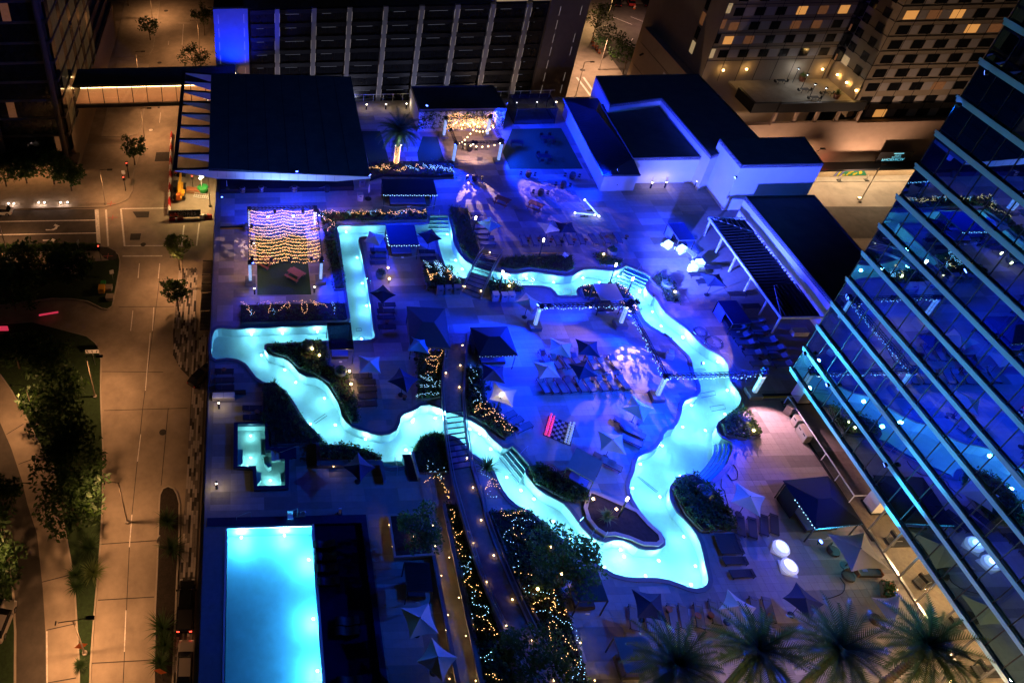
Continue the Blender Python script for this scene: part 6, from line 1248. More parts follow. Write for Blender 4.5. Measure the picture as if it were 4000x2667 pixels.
def stage_light(loc, target, e, col, size, label, gobo=None, lens='lamp_blue', blend=0.5, r=0.06):
    if gobo: e *= 1.25; r = 0.0; blend = 0.15
    t = thing('stage_light', label, 'stage light', loc, 0, 'stage lights on trusses and roofs'); d = (Vector(target)-Vector(loc)).normalized()
    MB().box(-0.16,0.16,-0.13,0.13,0.0,0.14).build('base','black_metal',t); MB().bar((-0.19,0,0.05),(-0.19,0,-0.25),0.04).build('yoke','black_metal',t); MB().bar((0.19,0,0.05),(0.19,0,-0.25),0.04).build('yoke','black_metal',t)
    c_ = Vector((0,0,-0.24)); MB().tube([c_-d*0.2, c_+d*0.1, c_+d*0.24],[0.10,0.14,0.15],10).build('head','black_metal',t); MB().tube([c_+d*0.245, c_+d*0.255],0.12,10).build('lens',lens,t)
    spot_light('beam', tuple(c_+d*0.32), tuple(c_+d*5), e, col, size, blend, r, gobo, t)
K_ = 2.1
# blue washes
for (loc, tg, e, size, lb) in (
 ((30.9,57.8,3.75),(22,52,0),5200,120,'blue wash light on the river truss, west end'),
 ((35.0,57.8,3.75),(33,66,0),5600,125,'blue wash light on the river truss, middle of the north beam'),
 ((39.6,57.6,3.75),(33,46,0),6500,120,'blue wash light on the river truss, northeast corner facing the chess board'),
 ((39.9,57.9,3.75),(53,66,0),9000,125,'blue wash light on the river truss, northeast corner facing the pergola'),
 ((39.6,48.2,3.75),(33,38,0),6000,120,'blue wash light on the river truss above the river, facing south'),
 ((49.3,48.7,3.75),(47,58,0),5200,120,'blue wash light on the east truss column facing the loungers'),
 ((48.9,48.3,3.75),(44,36,0),4200,110,'blue wash light on the east truss column facing the palms'),
 ((34.2,89.0,3.6),(44,84,0),7000,130,'blue wash light on the truss frame facing the bar'),
 ((34.2,95.4,3.6),(44,97,1),4200,130,'blue wash light on the truss frame facing the metal roof'),
 ((27.6,92,3.6),(20,93,0),3000,130,'blue wash light on the truss frame facing the palm'),
 ((27.6,88.8,3.6),(24,80,0),4200,120,'blue wash light on the truss frame facing the double cabana'),
 ((-0.9,66.0,3.7),(2,59,0),900,120,'blue wash light on the canopy truss, southwest corner'),
 ((2.0,74.7,3.7),(2,77.5,0),3600,130,'blue wash light on the canopy truss north beam, west one'),
 ((5.5,74.7,3.7),(7,77.5,0),3600,130,'blue wash light on the canopy truss north beam, east one'),
 ((7.2,66.0,3.7),(13,62,0),2600,130,'blue wash light on the canopy truss facing the square bend')):
    stage_light(loc, tg, e*K_, BL, size, lb)
for i, x in enumerate((1.3, 3.6, 6.0)): stage_light((x, 65.9, 3.7), (x, 70, 0), 160, BL, 100, 'small blue lamp glowing on the canopy truss front beam, %s from the west' % ORD[i])
# patterned projectors
for (loc, tg, e, col, size, gb, lb) in (
 ((33.6,88.8,3.6),(41,76,0),9500,PK,44,('swirl',11,0.05,1.0),'swirl projector on the truss frame aimed at the open paving'),
 ((33.9,89.2,3.6),(37,78,0),8000,PK,36,('swirl',12,0.05,1.0),'swirl projector on the truss frame aimed at the barrel tables'),
 ((30.0,88.8,3.6),(29.5,79,0),5200,WM,42,('leaf',10,0.03,1.0),'leaf projector on the truss frame aimed past the cabana'),
 ((30.2,57.7,3.75),(24.0,60.0,0),3200,PK,46,('swirl',13,0.08,1.0),'swirl projector on the river truss aimed at the small bridge'),
 ((39.2,57.7,3.75),(39.4,50.5,0),3000,WM,60,('leaf',9,0.05,1.0),'leaf projector on the river truss aimed along the truss'),
 ((39.4,57.2,3.75),(36.5,49,0),3200,WM,50,('leaf',9,0.03,1.0),'leaf projector on the river truss aimed at the four umbrellas'),
 ((49.2,48.8,3.75),(46,57.5,0),4200,PK,60,('swirl',8,0.12,1.0),'swirl projector on the east truss column aimed at the east loungers'),
 ((39.8,58.2,3.75),(46,62,0),3600,PK,50,('swirl',8,0.12,1.0),'swirl projector on the river truss aimed at the swim rings'),
 ((-0.9,66.4,3.7),(-3.2,60.5,0),620,(1.0,0.66,0.52),62,('leaf',5,0.02,1.0),'leaf projector on the canopy truss aimed at the west railing'),
 ((-0.9,72,3.7),(-3.4,72.0,0),420,(1.0,0.66,0.60),62,('leaf',5,0.02,1.0),'leaf projector on the canopy truss aimed west'),
 ((7.3,74.6,3.7),(13.5,78.5,0),1200,PK,40,('swirl',8,0.03,1.0),'swirl projector on the canopy truss aimed at the bins'),
 ((48.8,48.2,3.75),(49.0,42,0),3200,(1.0,0.50,0.66),95,None,'plain pink flood on the east truss column aimed at the stone bins'),
 ((30.4,88.7,3.6),(31,91.5,0),900,(1.0,0.55,0.42),110,None,'warm flood on the truss frame facing its own floor')):
    stage_light(loc, tg, e, col, size, lb, gb, 'lamp_white')
# uplights at the stage fascia
for i, x in enumerate((1.2, 4.5, 8.0, 11.0)):
    p = (x, 77.7, 0.15); t = thing('uplight', 'white blue uplight below the stage roof edge, %s from the west' % ORD[i], 'uplight', p, 0, 'uplights at the stage'); MB().box(-0.2,0.2,-0.12,0.12,-0.15,0.05).build('housing','black_metal',t); MB().box(-0.16,0.16,-0.09,0.09,0.05,0.07).build('lens','lamp_cool',t); spot_light('beam',(0,0,0.12),(0.0,1.1,5.0),9000,(0.10,0.24,1.0),95,0.8,0.1,None,t)
p = (-4.24,83.73); t = thing('corner_lamp', 'bright white lamp and lit post at the west end of the stage front', 'lamp', (*p, 0)); MB().tube([(0,0,0),(0,0,1.6)],0.04).build('post','white_metal',t); MB().ball((0,0,0.35),0.16,8,6).build('globe','lamp_cool',t); point_light('glow',(0.2,-0.3,0.6),120,(0.45,0.55,1.0),0.15,t)
for i, (x, y) in enumerate(((-6.6, 82),(-6.4, 90),(-6.4, 98))):
    t = thing('trellis_uplight', 'blue uplight washing the trellis brackets, %s from the south' % ORD[i], 'uplight', (-4.9, y, 0.2), 0, 'uplights at the stage'); MB().box(-0.15,0.15,-0.15,0.15,-0.2,0.0).build('housing','black_metal',t); MB().box(-0.11,0.11,-0.11,0.11,0.0,0.02).build('lens','lamp_blue',t); spot_light('beam',(0,0,0.06),(-2.5,1.2,5.5),900,(0.06,0.09,1.0),120,0.6,0.1,None,t)
sl = thing('added_facade_uplight', 'added blue floodlight washing the west end of the slab building', 'floodlight', (-4.4, 134.4, -11.4)); MB().box(-0.3,0.3,-0.2,0.2,0,0.3).build('housing','black_metal',sl); MB().box(-0.25,0.25,-0.15,0.15,0.3,0.33).build('lens','lamp_blue',sl); spot_light('beam',(0,0,0.5),(0.6,5.4,7.5),11000,(0.001,0.02,1.0),125,0.7,0.2,None,sl)  # flood added on the sky bridge roof for the blue end panel

stage_light((7.0,74.7,3.7), (9,78,0), 900, (1.0,0.42,0.62), 100, 'pink flood on the canopy truss facing the stage paving', None, 'lamp_white')
stage_light((-0.9,69,3.7), (-3.0,66,0), 420, (1.0,0.52,0.30), 120, 'amber flood on the canopy truss facing the west railing', None, 'lamp_white')
stage_light((35.5,57.9,3.75), (33,54,0), 260, (1.0,0.5,0.34), 120, 'amber flood on the river truss facing the four umbrellas', None, 'lamp_white')

# ================================================================ bridges
def resample(L, n):
    S = [0]
    for a, b in zip(L[:-1], L[1:]): S.append(S[-1]+math.dist(a, b))
    out = []; j = 0
    for i in range(n):
        s = S[-1]*i/(n-1)
        while j < len(S)-2 and S[j+1] < s: j += 1
        t = (s-S[j])/max(S[j+1]-S[j], 1e-6); out.append(lerp(L[j], L[j+1], t))
    return out
lb = thing('long_bridge', 'long curved footbridge with glass parapets and warm lamps crossing the river', 'footbridge', (0,0,0))
n = 61
EL = resample(smooth_loop([(20.34,57.36),(19.74,55.23),(19.06,53.04),(18.41,50.67),(17.86,48.01),(17.57,45.73),(17.29,43.32),(17.11,41.02),(17.02,38.84),(17.08,37.16),(17.13,36.08),(17.28,33.36),(17.54,30.62),(17.95,28.22),(18.39,26.43),(18.92,24.42),(19.51,22.51),(20.13,20.90)], 0.5, False), n)
ER = resample(smooth_loop([(22.62,57.29),(21.98,55.16),(21.29,52.98),(20.57,50.61),(19.89,47.96),(19.54,45.68),(19.25,43.27),(19.06,40.98),(19.10,38.79),(19.22,37.11),(19.13,36.04),(19.28,33.79),(19.59,31.47),(19.99,29.02),(20.37,27.03),(20.80,25.61),(21.35,23.78),(21.99,21.55)], 0.5, False), n)
def zb_(i): return 0.15 + 0.75*min(1, i/9)
gi = [i for i in range(n) if 19 <= i <= 29]; g0, g1 = 18, 28
# glass floor over the water with cross bars
mb = MB(); mb.strip([(*EL[i], zb_(i)) for i in range(0, g0+1)], [(*ER[i], zb_(i)) for i in range(0, g0+1)], False); mb.strip([(*EL[i], zb_(i)) for i in range(g1, n)], [(*ER[i], zb_(i)) for i in range(g1, n)], False); mb.build('walkway', 'deck_wood', lb)
mb = MB(); mb.strip([(*EL[i], zb_(i)) for i in range(g0, g1+1)], [(*ER[i], zb_(i)) for i in range(g0, g1+1)], False); mb.build('glass_floor', 'rail_glass', lb)
for i in range(g0, g1+1): MB().bar((*EL[i], zb_(i)+0.01), (*ER[i], zb_(i)+0.01), 0.10, 0.08).build('cross_bar', 'dark_metal', lb)
for E_, s_ in ((EL, 1), (ER, -1)):
    mb = MB()
    for i in range(n-1): mb.bar((*E_[i], zb_(i)-0.12), (*E_[i+1], zb_(i+1)-0.12), 0.14, 0.42)
    mb.build('side_beam', 'steel', lb)
    for i in range(0, n-2, 2): MB().quad((*E_[i], zb_(i)+0.1), (*E_[i+2], zb_(i+2)+0.1), (*E_[i+2], zb_(i+2)+1.05), (*E_[i], zb_(i)+1.05)).build('pane', 'rail_glass', lb)
    mb = MB()
    for i in range(n-1): mb.bar((*E_[i], zb_(i)+1.08), (*E_[i+1], zb_(i+1)+1.08), 0.07)
    mb.build('handrail', 'steel', lb)
def step_light(p, z, e, col=(1.0,0.66,0.28), par=None, r=0.05):
    MB().ball((p[0], p[1], z), 0.07, 6, 4).build('lamp', 'lamp_warm', par); point_light('glow', (p[0], p[1], z), e, col, r, par)
for q_ in [(21.46,54.78),(20.66,52.15),(19.96,49.42),(18.91,41.44),(18.78,38.48)] + [(18.78,35.42),(19.08,32.33),(19.67,28.77),(20.35,25.72),(21.13,22.98)]: step_light((q_[0]-0.14, q_[1]), 1.12, 42, par=lb)
for q_ in [(18.71,51.22)] + [(17.41,33.42),(17.72,30.18),(18.40,26.81)]: step_light((q_[0]+0.12, q_[1]), 1.12, 26, par=lb)
# small arched bridge
sbr = thing('small_bridge', 'short arched footbridge with glass sides over the narrow river', 'footbridge', (0,0,0))
a0, a1, b0, b1 = (27.27,69.87), (29.43,69.35), (23.30,63.54), (25.17,62.30); m = 15
zz = lambda i: 0.15 + 0.95*math.sin(math.pi*i/(m-1))
SL = [lerp(a0, b0, i/(m-1)) for i in range(m)]; SR = [lerp(a1, b1, i/(m-1)) for i in range(m)]
for i in range(m-1):
    L_ = [SL[i], SR[i], SR[i+1], SL[i+1]]; mat_ = 'rail_glass' if 3 <= i <= 8 else 'deck_wood'
    MB().quad((*SL[i],zz(i)),(*SR[i],zz(i)),(*SR[i+1],zz(i+1)),(*SL[i+1],zz(i+1))).build('glass_floor' if 3 <= i <= 8 else 'plank', mat_, sbr)
    MB().bar((*SL[i],zz(i)+0.02),(*SR[i],zz(i)+0.02),0.09,0.05).build('cross_bar','dark_metal',sbr)
for E_ in (SL, SR):
    mb = MB()
    for i in range(m-1): mb.bar((*E_[i],zz(i)-0.1),(*E_[i+1],zz(i+1)-0.1),0.12,0.35)
    mb.build('side_beam','steel',sbr)
    for i in range(0, m-1, 2): MB().quad((*E_[i],zz(i)+0.1),(*E_[i+2],zz(i+2)+0.1),(*E_[i+2],zz(i+2)+1.0),(*E_[i],zz(i)+1.0)).build('pane','rail_glass',sbr)
    mb = MB()
    for i in range(m-1): mb.bar((*E_[i],zz(i)+1.03),(*E_[i+1],zz(i+1)+1.03),0.06)
    mb.build('handrail','steel',sbr)
for q_ in [(28.02,69.63),(23.70,63.98),(25.41,63.23)]: step_light(q_, 0.55, 16, par=sbr)
# hand rails at the pool stairs
def handrail(pts, label, r=0.022, m='steel'):
    t = thing('handrail', label, 'handrail', (0,0,0), 0, 'steel pool handrails'); MB().tube(pts, r, 6).build('rail', m, t)
    for p in (pts[0], pts[-1]): MB().tube([(p[0],p[1],-0.05),(p[0],p[1],-0.02+0.03)],0.05,8).build('flange','steel',t)
def rail2(a, b, label, h=0.85): handrail([(*a,-0.3),(*a,h-0.35),(*lerp(a,b,0.15),h-0.25),(*lerp(a,b,0.9),h),(*b,h-0.1),(*b,0.02)], label)
rail2((23.09,75.28), (23.46,77.64), 'steel handrail in the steps at the top of the square bend'); rail2((43.67,65.00), (45.39,66.96), 'steel handrail in the wide blue steps'); rail2((35.08,63.33), (35.70,62.79), 'steel handrail at the shallow island steps')
rail2((23.33,41.56), (24.90,42.79), 'steel handrail in the island steps by the bridge'); rail2((12.30,42.17), (12.26,40.59), 'steel handrail at the steps below the long bridge'); rail2((42.63,42.12), (44.29,41.85), 'steel handrail in the curved steps, upper one'); rail2((41.23,40.77), (42.75,40.28), 'steel handrail in the curved steps, lower one')
rail2((0.75,42.54), (3.26,43.27), 'long handrail down into the plunge pool'); rail2((-2.60,36.50), (-1.31,36.80), 'low handrail at the head of the rectangular pool')
for i, (a, b) in enumerate((((9.59,67.57),(10.03,68.27)),((9.55,66.37),(9.94,67.10)),((9.55,65.47),(9.93,66.27)),((9.61,64.84),(10.01,65.58)),((12.60,68.38),(13.06,67.61)),((12.59,67.47),(13.05,66.76)),((12.56,66.00),(13.03,65.36)),((12.58,65.28),(13.01,64.64)))):
    t = thing('water_spout', 'thin arching jet of water in the square bend, %s of eight' % ORD[i], 'water jet', (0,0,0), 0, 'small arching water jets'); MB().tube([(*lerp(a,b,k/8), 0.02+0.75*math.sin(math.pi*k/8)) for k in range(9)],0.02,4).build('jet','rail_glass',t); MB().lathe([(0.05,0),(0.05,0.03)],8,(a[0],a[1],0)).build('nozzle','steel',t)
for i, (a, b) in enumerate((((27.49,35.70),(28.17,35.78)),((28.14,34.50),(28.74,34.88)),((28.99,34.05),(29.50,34.57)))):
    t = thing('water_spout', 'thin arching jet of water at the south island bank, %s from the north' % ORD[i], 'water jet', (0,0,0), 0, 'small arching water jets'); MB().tube([(*lerp(a,b,k/8), 0.02+0.75*math.sin(math.pi*k/8)) for k in range(9)],0.02,4).build('jet','steel',t); MB().lathe([(0.05,0),(0.05,0.03)],8,(b[0],b[1],0)).build('nozzle','steel',t)
# lit walkway between planters
ww = MB().poly(ccw([(14.13,35.25),(15.90,37.44),(15.74,23.27),(15.81,20.93),(14.08,20.96),(13.80,23.31)]), 0.012).build('walkway', 'sidewalk'); struct(ww, 'narrow tan walkway lit by small wall lamps')
for a, b, lbl in (((15.90,37.44),(15.81,20.93),'low stone wall on the east side of the lit walkway'),((14.10,35.25),(14.08,20.96),'low stone wall on the west side of the lit walkway')):
    t = thing('low_wall', lbl, 'wall', (0,0,0)); MB().bar((*a,0.2),(*b,0.2),0.25,0.4).build('body','stone_wall',t); MB().bar((*a,0.43),(*b,0.43),0.32,0.06).build('cap','coping',t)
def wall_light(p, label, e=42, h=0.3):
    t = thing('step_light', label, 'step light', (p[0], p[1], h), 0, 'small warm wall lamps'); MB().box(-0.07,0.07,-0.05,0.05,-0.05,0.05).build('housing','dark_metal',t); MB().ball((0,0,0.02),0.06,6,4).build('lens','lamp_warm',t); point_light('glow',(0,0,0.05),e,(1.0,0.66,0.26),0.05,t)
for i, p in enumerate([(15.64,32.62),(15.74,29.34),(15.65,26.46),(15.68,23.33)]): wall_light((p[0]-0.25, p[1]), 'small warm lamp on the east walkway wall, %s from the north' % ORD[i])
for i, p in enumerate([(14.29,35.45),(14.16,33.61),(14.18,31.12),(14.08,28.03),(13.69,26.90),(13.25,23.49)]): wall_light((p[0]+0.25, p[1]), 'small warm lamp on the west walkway wall, %s from the north' % ORD[i])
for i, p in enumerate([(10.97,35.57),(10.97,33.66)]): wall_light((p[0]-0.2, p[1]), 'small warm lamp on the west face of the tree planter, %s from the north' % ORD[i], 55)
wall_light((6.42,41.34), 'small warm lamp under the plunge pool planter', 42); wall_light((24.11,25.79), 'small warm lamp at the palm terrace planter', 60); wall_light((24.28,23.18), 'small warm lamp at the foot of the westernmost palm', 60)
for i, p in enumerate([(49.49,28.87),(50.78,29.23)]): wall_light(p, 'small warm lamp on the box planter by the tower, %s one' % ('west','east')[i], 60, 0.35)
# stairs and walls beside the plunge pool
sp = thing('spa_stair', 'dark steps with teal light leading down to the plunge pool', 'steps', (0,0,0))
for i, q_ in enumerate([(0.87,42.57),(1.29,42.61),(1.66,42.69),(2.05,42.75),(2.43,42.83),(2.81,42.91)]): MB().box(q_[0]-0.22,q_[0]+0.22,q_[1]-0.45,q_[1]+0.75,0,0.36-0.05*abs(2-i)).build('tread','plaster' if i < 2 else 'dark_pool_tile',sp)
pt = thing('raised_planter', 'dark walled planter above the small warm lamp beside the plunge pool', 'planter', (0,0,0)); L_ = ccw([(4.98,43.87),(5.38,43.69),(5.24,41.88),(7.69,41.82),(11.06,41.74),(11.09,39.84),(10.85,39.58),(10.69,41.30),(4.87,41.38)]); MB().prism(L_,0,0.5).build('wall','coping',pt)
ra = thing('exit_ramp', 'blue lit ramp with pale side wall below the long bridge', 'ramp', (0,0,0)); L_ = ccw([(13.08,42.56),(13.94,42.59),(14.12,39.88),(13.30,39.88)]); MB().prism(L_,0,0.12).build('slab','dark_pool_tile',ra); MB().bar((*(13.94,42.59),0.3),(*(14.15,39.86),0.3),0.2,0.6).build('side_wall','stone_wall',ra)

# ================================================================ planting beds, pots, palms, string lights
def bed(label, pts, h, n, spike=0, m='leaf', curb=True, z0=0.0):
    t = hedge('planting_bed', label, pts, h, m, n, 0.13, z0, 'planting bed', 'planting beds on the deck', spike)
    if curb:
        L = ccw(pts); MB().walls(L, z0, z0+0.28).build('kerb', 'coping', t); N = offset_loop(L, 0.18); MB().strip([(*p, z0+0.28) for p in L], [(*p, z0+0.28) for p in N]).build('kerb_cap', 'coping', t)
    return t
bed('low planting strung with warm lights along the top of the square bend', [(7.89,78.16),(21.83,77.88),(21.93,77.04),(21.67,76.22),(10.05,76.34),(9.68,74.69),(9.44,73.04),(8.21,73.09),(8.10,76.02)], 0.7, 260)
bed('dark narrow planting west of the square bend', [(8.09,72.89),(9.57,72.94),(9.92,67.94),(9.92,64.38),(8.57,64.25),(8.37,68.55)], 0.4, 150)
bed('grassy planting with warm lights north of the west river arm', [(-2.25,62.17),(8.57,62.17),(9.70,62.02),(9.77,59.65),(9.40,59.38),(-2.30,59.41)], 0.6, 170, 0.55)
bed('bushy planting with cold lights left of the small bridge', [(19.53,67.90),(22.08,67.88),(23.10,65.94),(23.27,64.05),(19.39,64.00)], 1.0, 170)
bed('tall grass bed east of the square bend', [(25.02,78.65),(27.44,78.12),(27.02,74.92),(27.07,70.34),(25.86,68.58),(24.82,70.03),(24.60,72.52)], 0.9, 200, 0.8)
bed('long grass hedge north of the river', [(29.74,68.95),(37.81,69.07),(37.32,66.76),(36.35,66.24),(32.22,67.11),(30.32,66.86),(28.83,67.35)], 0.8, 230, 0.7)
bed('small hexagonal planter with a spot lamp', [(40.63,69.01),(43.71,68.10),(42.95,67.13),(40.70,67.39)], 0.5, 70)
bed('bushy planting right of the small bridge', [(26.77,65.10),(27.70,64.71),(30.25,64.27),(30.12,63.14),(26.54,62.90)], 0.9, 110)
bed('dark ground cover around the tan sun shade', [(37.16,63.70),(38.94,64.08),(41.35,64.09),(42.19,63.02),(42.43,61.72),(41.61,61.66),(36.97,62.06)], 0.35, 130)
bed('dark ground cover beside the northeast truss column', [(40.78,61.43),(42.49,61.55),(42.38,59.88),(41.17,59.43),(40.57,60.10)], 0.4, 60)
bed('hedge with an agave on the northeast bank', [(45.62,64.85),(46.80,65.30),(47.97,64.47),(47.53,61.73),(47.42,60.97),(45.94,61.14),(46.10,62.89)], 0.6, 100)
bed('dark planting on the western island point', [(0.55,56.25),(7.07,56.61),(6.85,53.40),(7.85,52.63),(9.02,52.60),(9.38,48.51),(9.42,46.23),(8.62,46.13),(8.10,47.83),(6.90,50.93),(5.47,52.23),(3.86,52.98),(2.78,54.42),(1.11,55.18)], 0.5, 420)
bed('feathery dark planting between the river and the plunge pool', [(-0.02,51.05),(1.23,51.27),(2.25,50.10),(3.79,46.85),(4.87,45.39),(5.64,44.10),(5.18,43.87),(2.04,43.80),(0.63,43.80),(0.48,46.08),(-0.16,46.26)], 0.7, 200, 0.75)
bed('planting beside the steps below the long bridge', [(5.39,43.60),(8.47,43.29),(10.45,42.56),(10.98,41.75),(5.29,41.94)], 0.6, 90, 0, 'leaf', False, 0.45)
bed('round grassy mound under the long bridge', [(14.09,42.68),(14.49,43.52),(15.32,44.34),(16.48,44.79),(17.33,44.65),(17.52,43.80),(17.24,42.17),(17.11,40.58),(14.03,40.55)], 0.8, 200, 0.7)
bed('planting with warm squiggle lights between the bridge and the chess board', [(21.52,52.42),(22.74,52.53),(22.82,50.43),(22.35,48.17),(23.20,47.22),(24.21,44.57),(23.20,43.96),(22.23,45.07),(20.83,46.35),(20.25,46.62)], 0.7, 230)
bed('planting with lights on the west side of the long bridge', [(16.82,55.18),(19.19,55.04),(18.03,48.94),(16.76,48.65),(15.46,48.75)], 0.7, 160)
bed('clipped hedge along the island south of the chess board', [(24.58,40.96),(25.62,41.22),(29.14,38.24),(28.94,37.38),(26.97,37.61),(24.64,39.29)], 0.6, 230)
bed('wide dark bed with squiggle lights east of the long bridge', [(19.81,36.73),(23.22,36.76),(25.08,34.42),(26.19,32.97),(25.34,31.25),(24.03,30.12),(23.90,27.84),(23.98,25.51),(23.86,22.89),(22.24,22.92),(21.58,26.35),(20.48,30.99),(20.15,34.24)], 0.5, 620)
bed('long dark bed with squiggle lights west of the long bridge', [(16.16,37.43),(17.08,37.41),(17.31,33.54),(17.79,30.34),(18.09,26.97),(18.39,25.23),(18.52,22.99),(15.93,23.04),(16.10,27.66),(16.09,31.98)], 0.5, 330)
bed('triangular bushy bed beside the stone bins', [(44.36,45.12),(47.26,46.77),(47.67,46.07),(47.48,43.71),(45.87,43.35),(44.20,43.87)], 0.9, 170)
bed('rounded hedge bed south of the curved stairs', [(36.79,38.49),(37.94,39.48),(39.08,39.82),(40.04,38.93),(40.64,37.71),(40.61,34.49),(37.55,34.46),(36.84,36.04)], 0.9, 330)
sd = MB().prism(ccw([(29.38,38.23),(29.69,38.12),(32.15,36.66),(32.66,36.34),(33.17,35.13),(33.74,34.28),(33.65,33.83),(33.30,33.62),(32.23,33.69),(31.22,34.24),(30.14,34.61),(29.32,34.57),(28.82,35.03),(28.49,35.83),(28.52,36.74)]), 0.0, 0.18).build('mulch_bed', 'soil'); struct(sd, 'dark mulch bed with a stone edge on the southern island tip')
L_ = ccw([(29.38,38.23),(29.69,38.12),(32.15,36.66),(32.66,36.34),(33.17,35.13),(33.74,34.28),(33.65,33.83),(33.30,33.62),(32.23,33.69),(31.22,34.24),(30.14,34.61),(29.32,34.57),(28.82,35.03),(28.49,35.83),(28.52,36.74)]); N_ = offset_loop(L_, -0.35); mb = MB().strip([(*p, 0.24) for p in N_], [(*p, 0.24) for p in L_]); mb.walls(N_, 0, 0.24); mb.walls(L_[::-1], 0, 0.24); mb.build('stone_edge', 'stone_wall', sd)
# ivy on the kiosk
k0, k1 = (24.06,97.23), (36.89,96.96); iv = thing('ivy', 'dark ivy covering the front of the kiosk', 'ivy', (k0[0], k0[1]-0.15, 0)); mb = MB(); rnd = random.Random(9)
for _ in range(520): leaf_ball(mb, (rnd.uniform(0.1, k1[0]-k0[0]-0.1), rnd.uniform(-0.25,0), rnd.uniform(0.3,3.4) - (0.4 if rnd.random() < 0.5 else 0)), 0.3, 0.25, 6, 0.13, rnd, 0.1)
mb.build('foliage', 'leaf', iv); MB().box(0, k1[0]-k0[0], -0.3, -0.1, 0, 0.5).build('planter', 'stone_wall', iv)
def bulbs(label, segs, mb_=None, m='bulb_warm', z=0.85, step=0.17, jit=0.05, r=0.028, par=None):
    t = thing('string_lights', label, 'string lights', (0,0,0), 0, 'string lights in the planting'); rnd = random.Random(len(label)+len(segs)); i = 0
    for L in segs:
        L = smooth_loop(L, 0.15, False) if len(L) > 2 else L; D = sum(math.dist(a, b) for a, b in zip(L[:-1], L[1:])); k = max(2, int(D/step)); P = resample(L, k); mb = MB(); W = []
        for p in P: q_ = (p[0]+rnd.gauss(0,jit), p[1]+rnd.gauss(0,jit), z+rnd.uniform(-0.12,0.08)); mb.octa(q_, r); W.append(q_)
        w_ = MB().tube(W[::2] if len(W) > 4 else W, 0.006, 3).build('wire','black',t); o = mb.build('bulbs', m, w_); o['kind'] = 'stuff'
    return t
def squig(pts, n, amp, seed):                              # loose loops along a line
    rnd = random.Random(seed); L = resample(pts, n); return [(p[0]+rnd.uniform(-amp, amp)*0.6, p[1]+rnd.uniform(-amp, amp)) for p in L]
bulbs('warm string lights looped along the planting above the square bend', [squig([(8.04,77.87),(10.72,77.66)], 14, 0.45, 1), squig([(11.98,77.51),(14.24,77.42)], 14, 0.5, 2), squig([(15.52,77.49),(17.89,77.18)], 14, 0.55, 3), squig([(17.92,77.40),(21.60,77.38)], 18, 0.5, 4), squig([(7.94,76.67),(9.53,75.54)], 8, 0.4, 5), squig([(8.55,73.90),(9.63,75.11)], 8, 0.35, 6)])
bulbs('cold string lights along the planting above the square bend', [squig([(11.41,77.53),(12.02,77.18)], 6, 0.5, 11), squig([(14.37,77.31),(15.52,77.49)], 8, 0.5, 12), squig([(8.12,77.10),(8.49,76.43)], 6, 0.4, 13), squig([(18.17,77.17),(19.33,77.35)], 7, 0.4, 14)], m='bulb_cool')
bulbs('warm string lights looped over the grassy planting by the west river arm', [squig([(-2.06,61.91),(-0.95,60.71)], 8, 0.6, 21), [(0.06,61.93),(0.56,62.00),(1.06,62.07),(1.11,61.31),(0.78,60.49),(1.02,60.48)], [(1.61,61.71),(2.43,61.94)], [(2.07,60.62),(2.79,61.59),(3.30,61.91),(3.14,61.08),(2.65,61.26)], [(3.68,61.99),(4.80,61.95),(5.17,61.86)], [(4.76,62.21),(4.62,61.03),(4.82,60.12),(5.24,61.02),(5.17,61.77)], squig([(5.78,61.67),(7.24,61.29)], 10, 0.5, 25)])
bulbs('cold string lights low in the grassy planting by the west river arm', [squig([(-1.07,61.21),(-0.95,60.05)], 5, 0.4, 31), squig([(1.41,60.97),(1.64,60.46)], 4, 0.3, 32), squig([(8.04,61.94),(8.28,60.43)], 7, 0.4, 33)], m='bulb_cool', z=0.6)
bulbs('cold string lights wound through the bush left of the small bridge', [squig([(19.67,67.62),(20.11,66.49)], 16, 0.4, 41), squig([(20.88,67.76),(21.66,66.44)], 22, 0.5, 42), squig([(21.09,66.83),(21.28,65.18)], 16, 0.5, 43), squig([(22.41,65.69),(23.11,64.76)], 10, 0.4, 44)], m='bulb_cool', z=1.2)
bulbs('warm string lights on the two small cones left of the small bridge', [squig([(19.86,66.50),(19.92,64.78)], 16, 0.3, 45), squig([(19.81,64.87),(20.62,65.74)], 8, 0.3, 46), squig([(22.26,66.51),(22.22,64.79)], 16, 0.3, 47)], z=1.1)
bulbs('warm string lights on the round bush right of the small bridge', [squig([(28.62,65.31),(29.11,64.75)], 16, 0.35, 51), squig([(28.51,64.41),(29.08,63.69)], 12, 0.3, 52)], z=1.2)
bulbs('cold string lights on the bush right of the small bridge', [squig([(29.39,64.39),(30.25,63.83)], 26, 0.5, 53)], m='bulb_cool', z=1.0)
bulbs('warm string lights around the tan sun shade', [[(37.47,63.69),(38.06,63.76),(38.38,63.22),(38.88,63.03)], [(37.33,63.08),(37.83,62.72),(38.54,62.61)], [(41.44,64.00),(41.99,63.46),(42.28,62.93),(41.96,62.42),(42.38,61.89)], [(41.55,63.30),(42.23,63.10),(41.72,62.43)]], z=0.5)
bulbs('warm string lights beside the northeast truss column', [squig([(40.65,61.44),(40.93,59.76)], 12, 0.5, 55), squig([(41.79,60.40),(42.20,59.89)], 8, 0.4, 56)], z=0.6)
bulbs('warm string lights traced over the bush west of the long bridge', [[(17.66,54.34),(18.14,54.69),(19.10,54.85),(18.97,53.93),(18.37,53.51),(17.72,54.04),(17.66,54.34)], [(17.65,53.68),(17.84,53.46),(18.39,53.59)], [(17.15,53.11),(17.49,52.53),(18.20,52.37),(18.43,53.22),(17.82,53.02),(17.27,53.18)], [(18.13,52.37),(18.01,51.67)], [(16.80,51.56),(17.55,51.61)]])
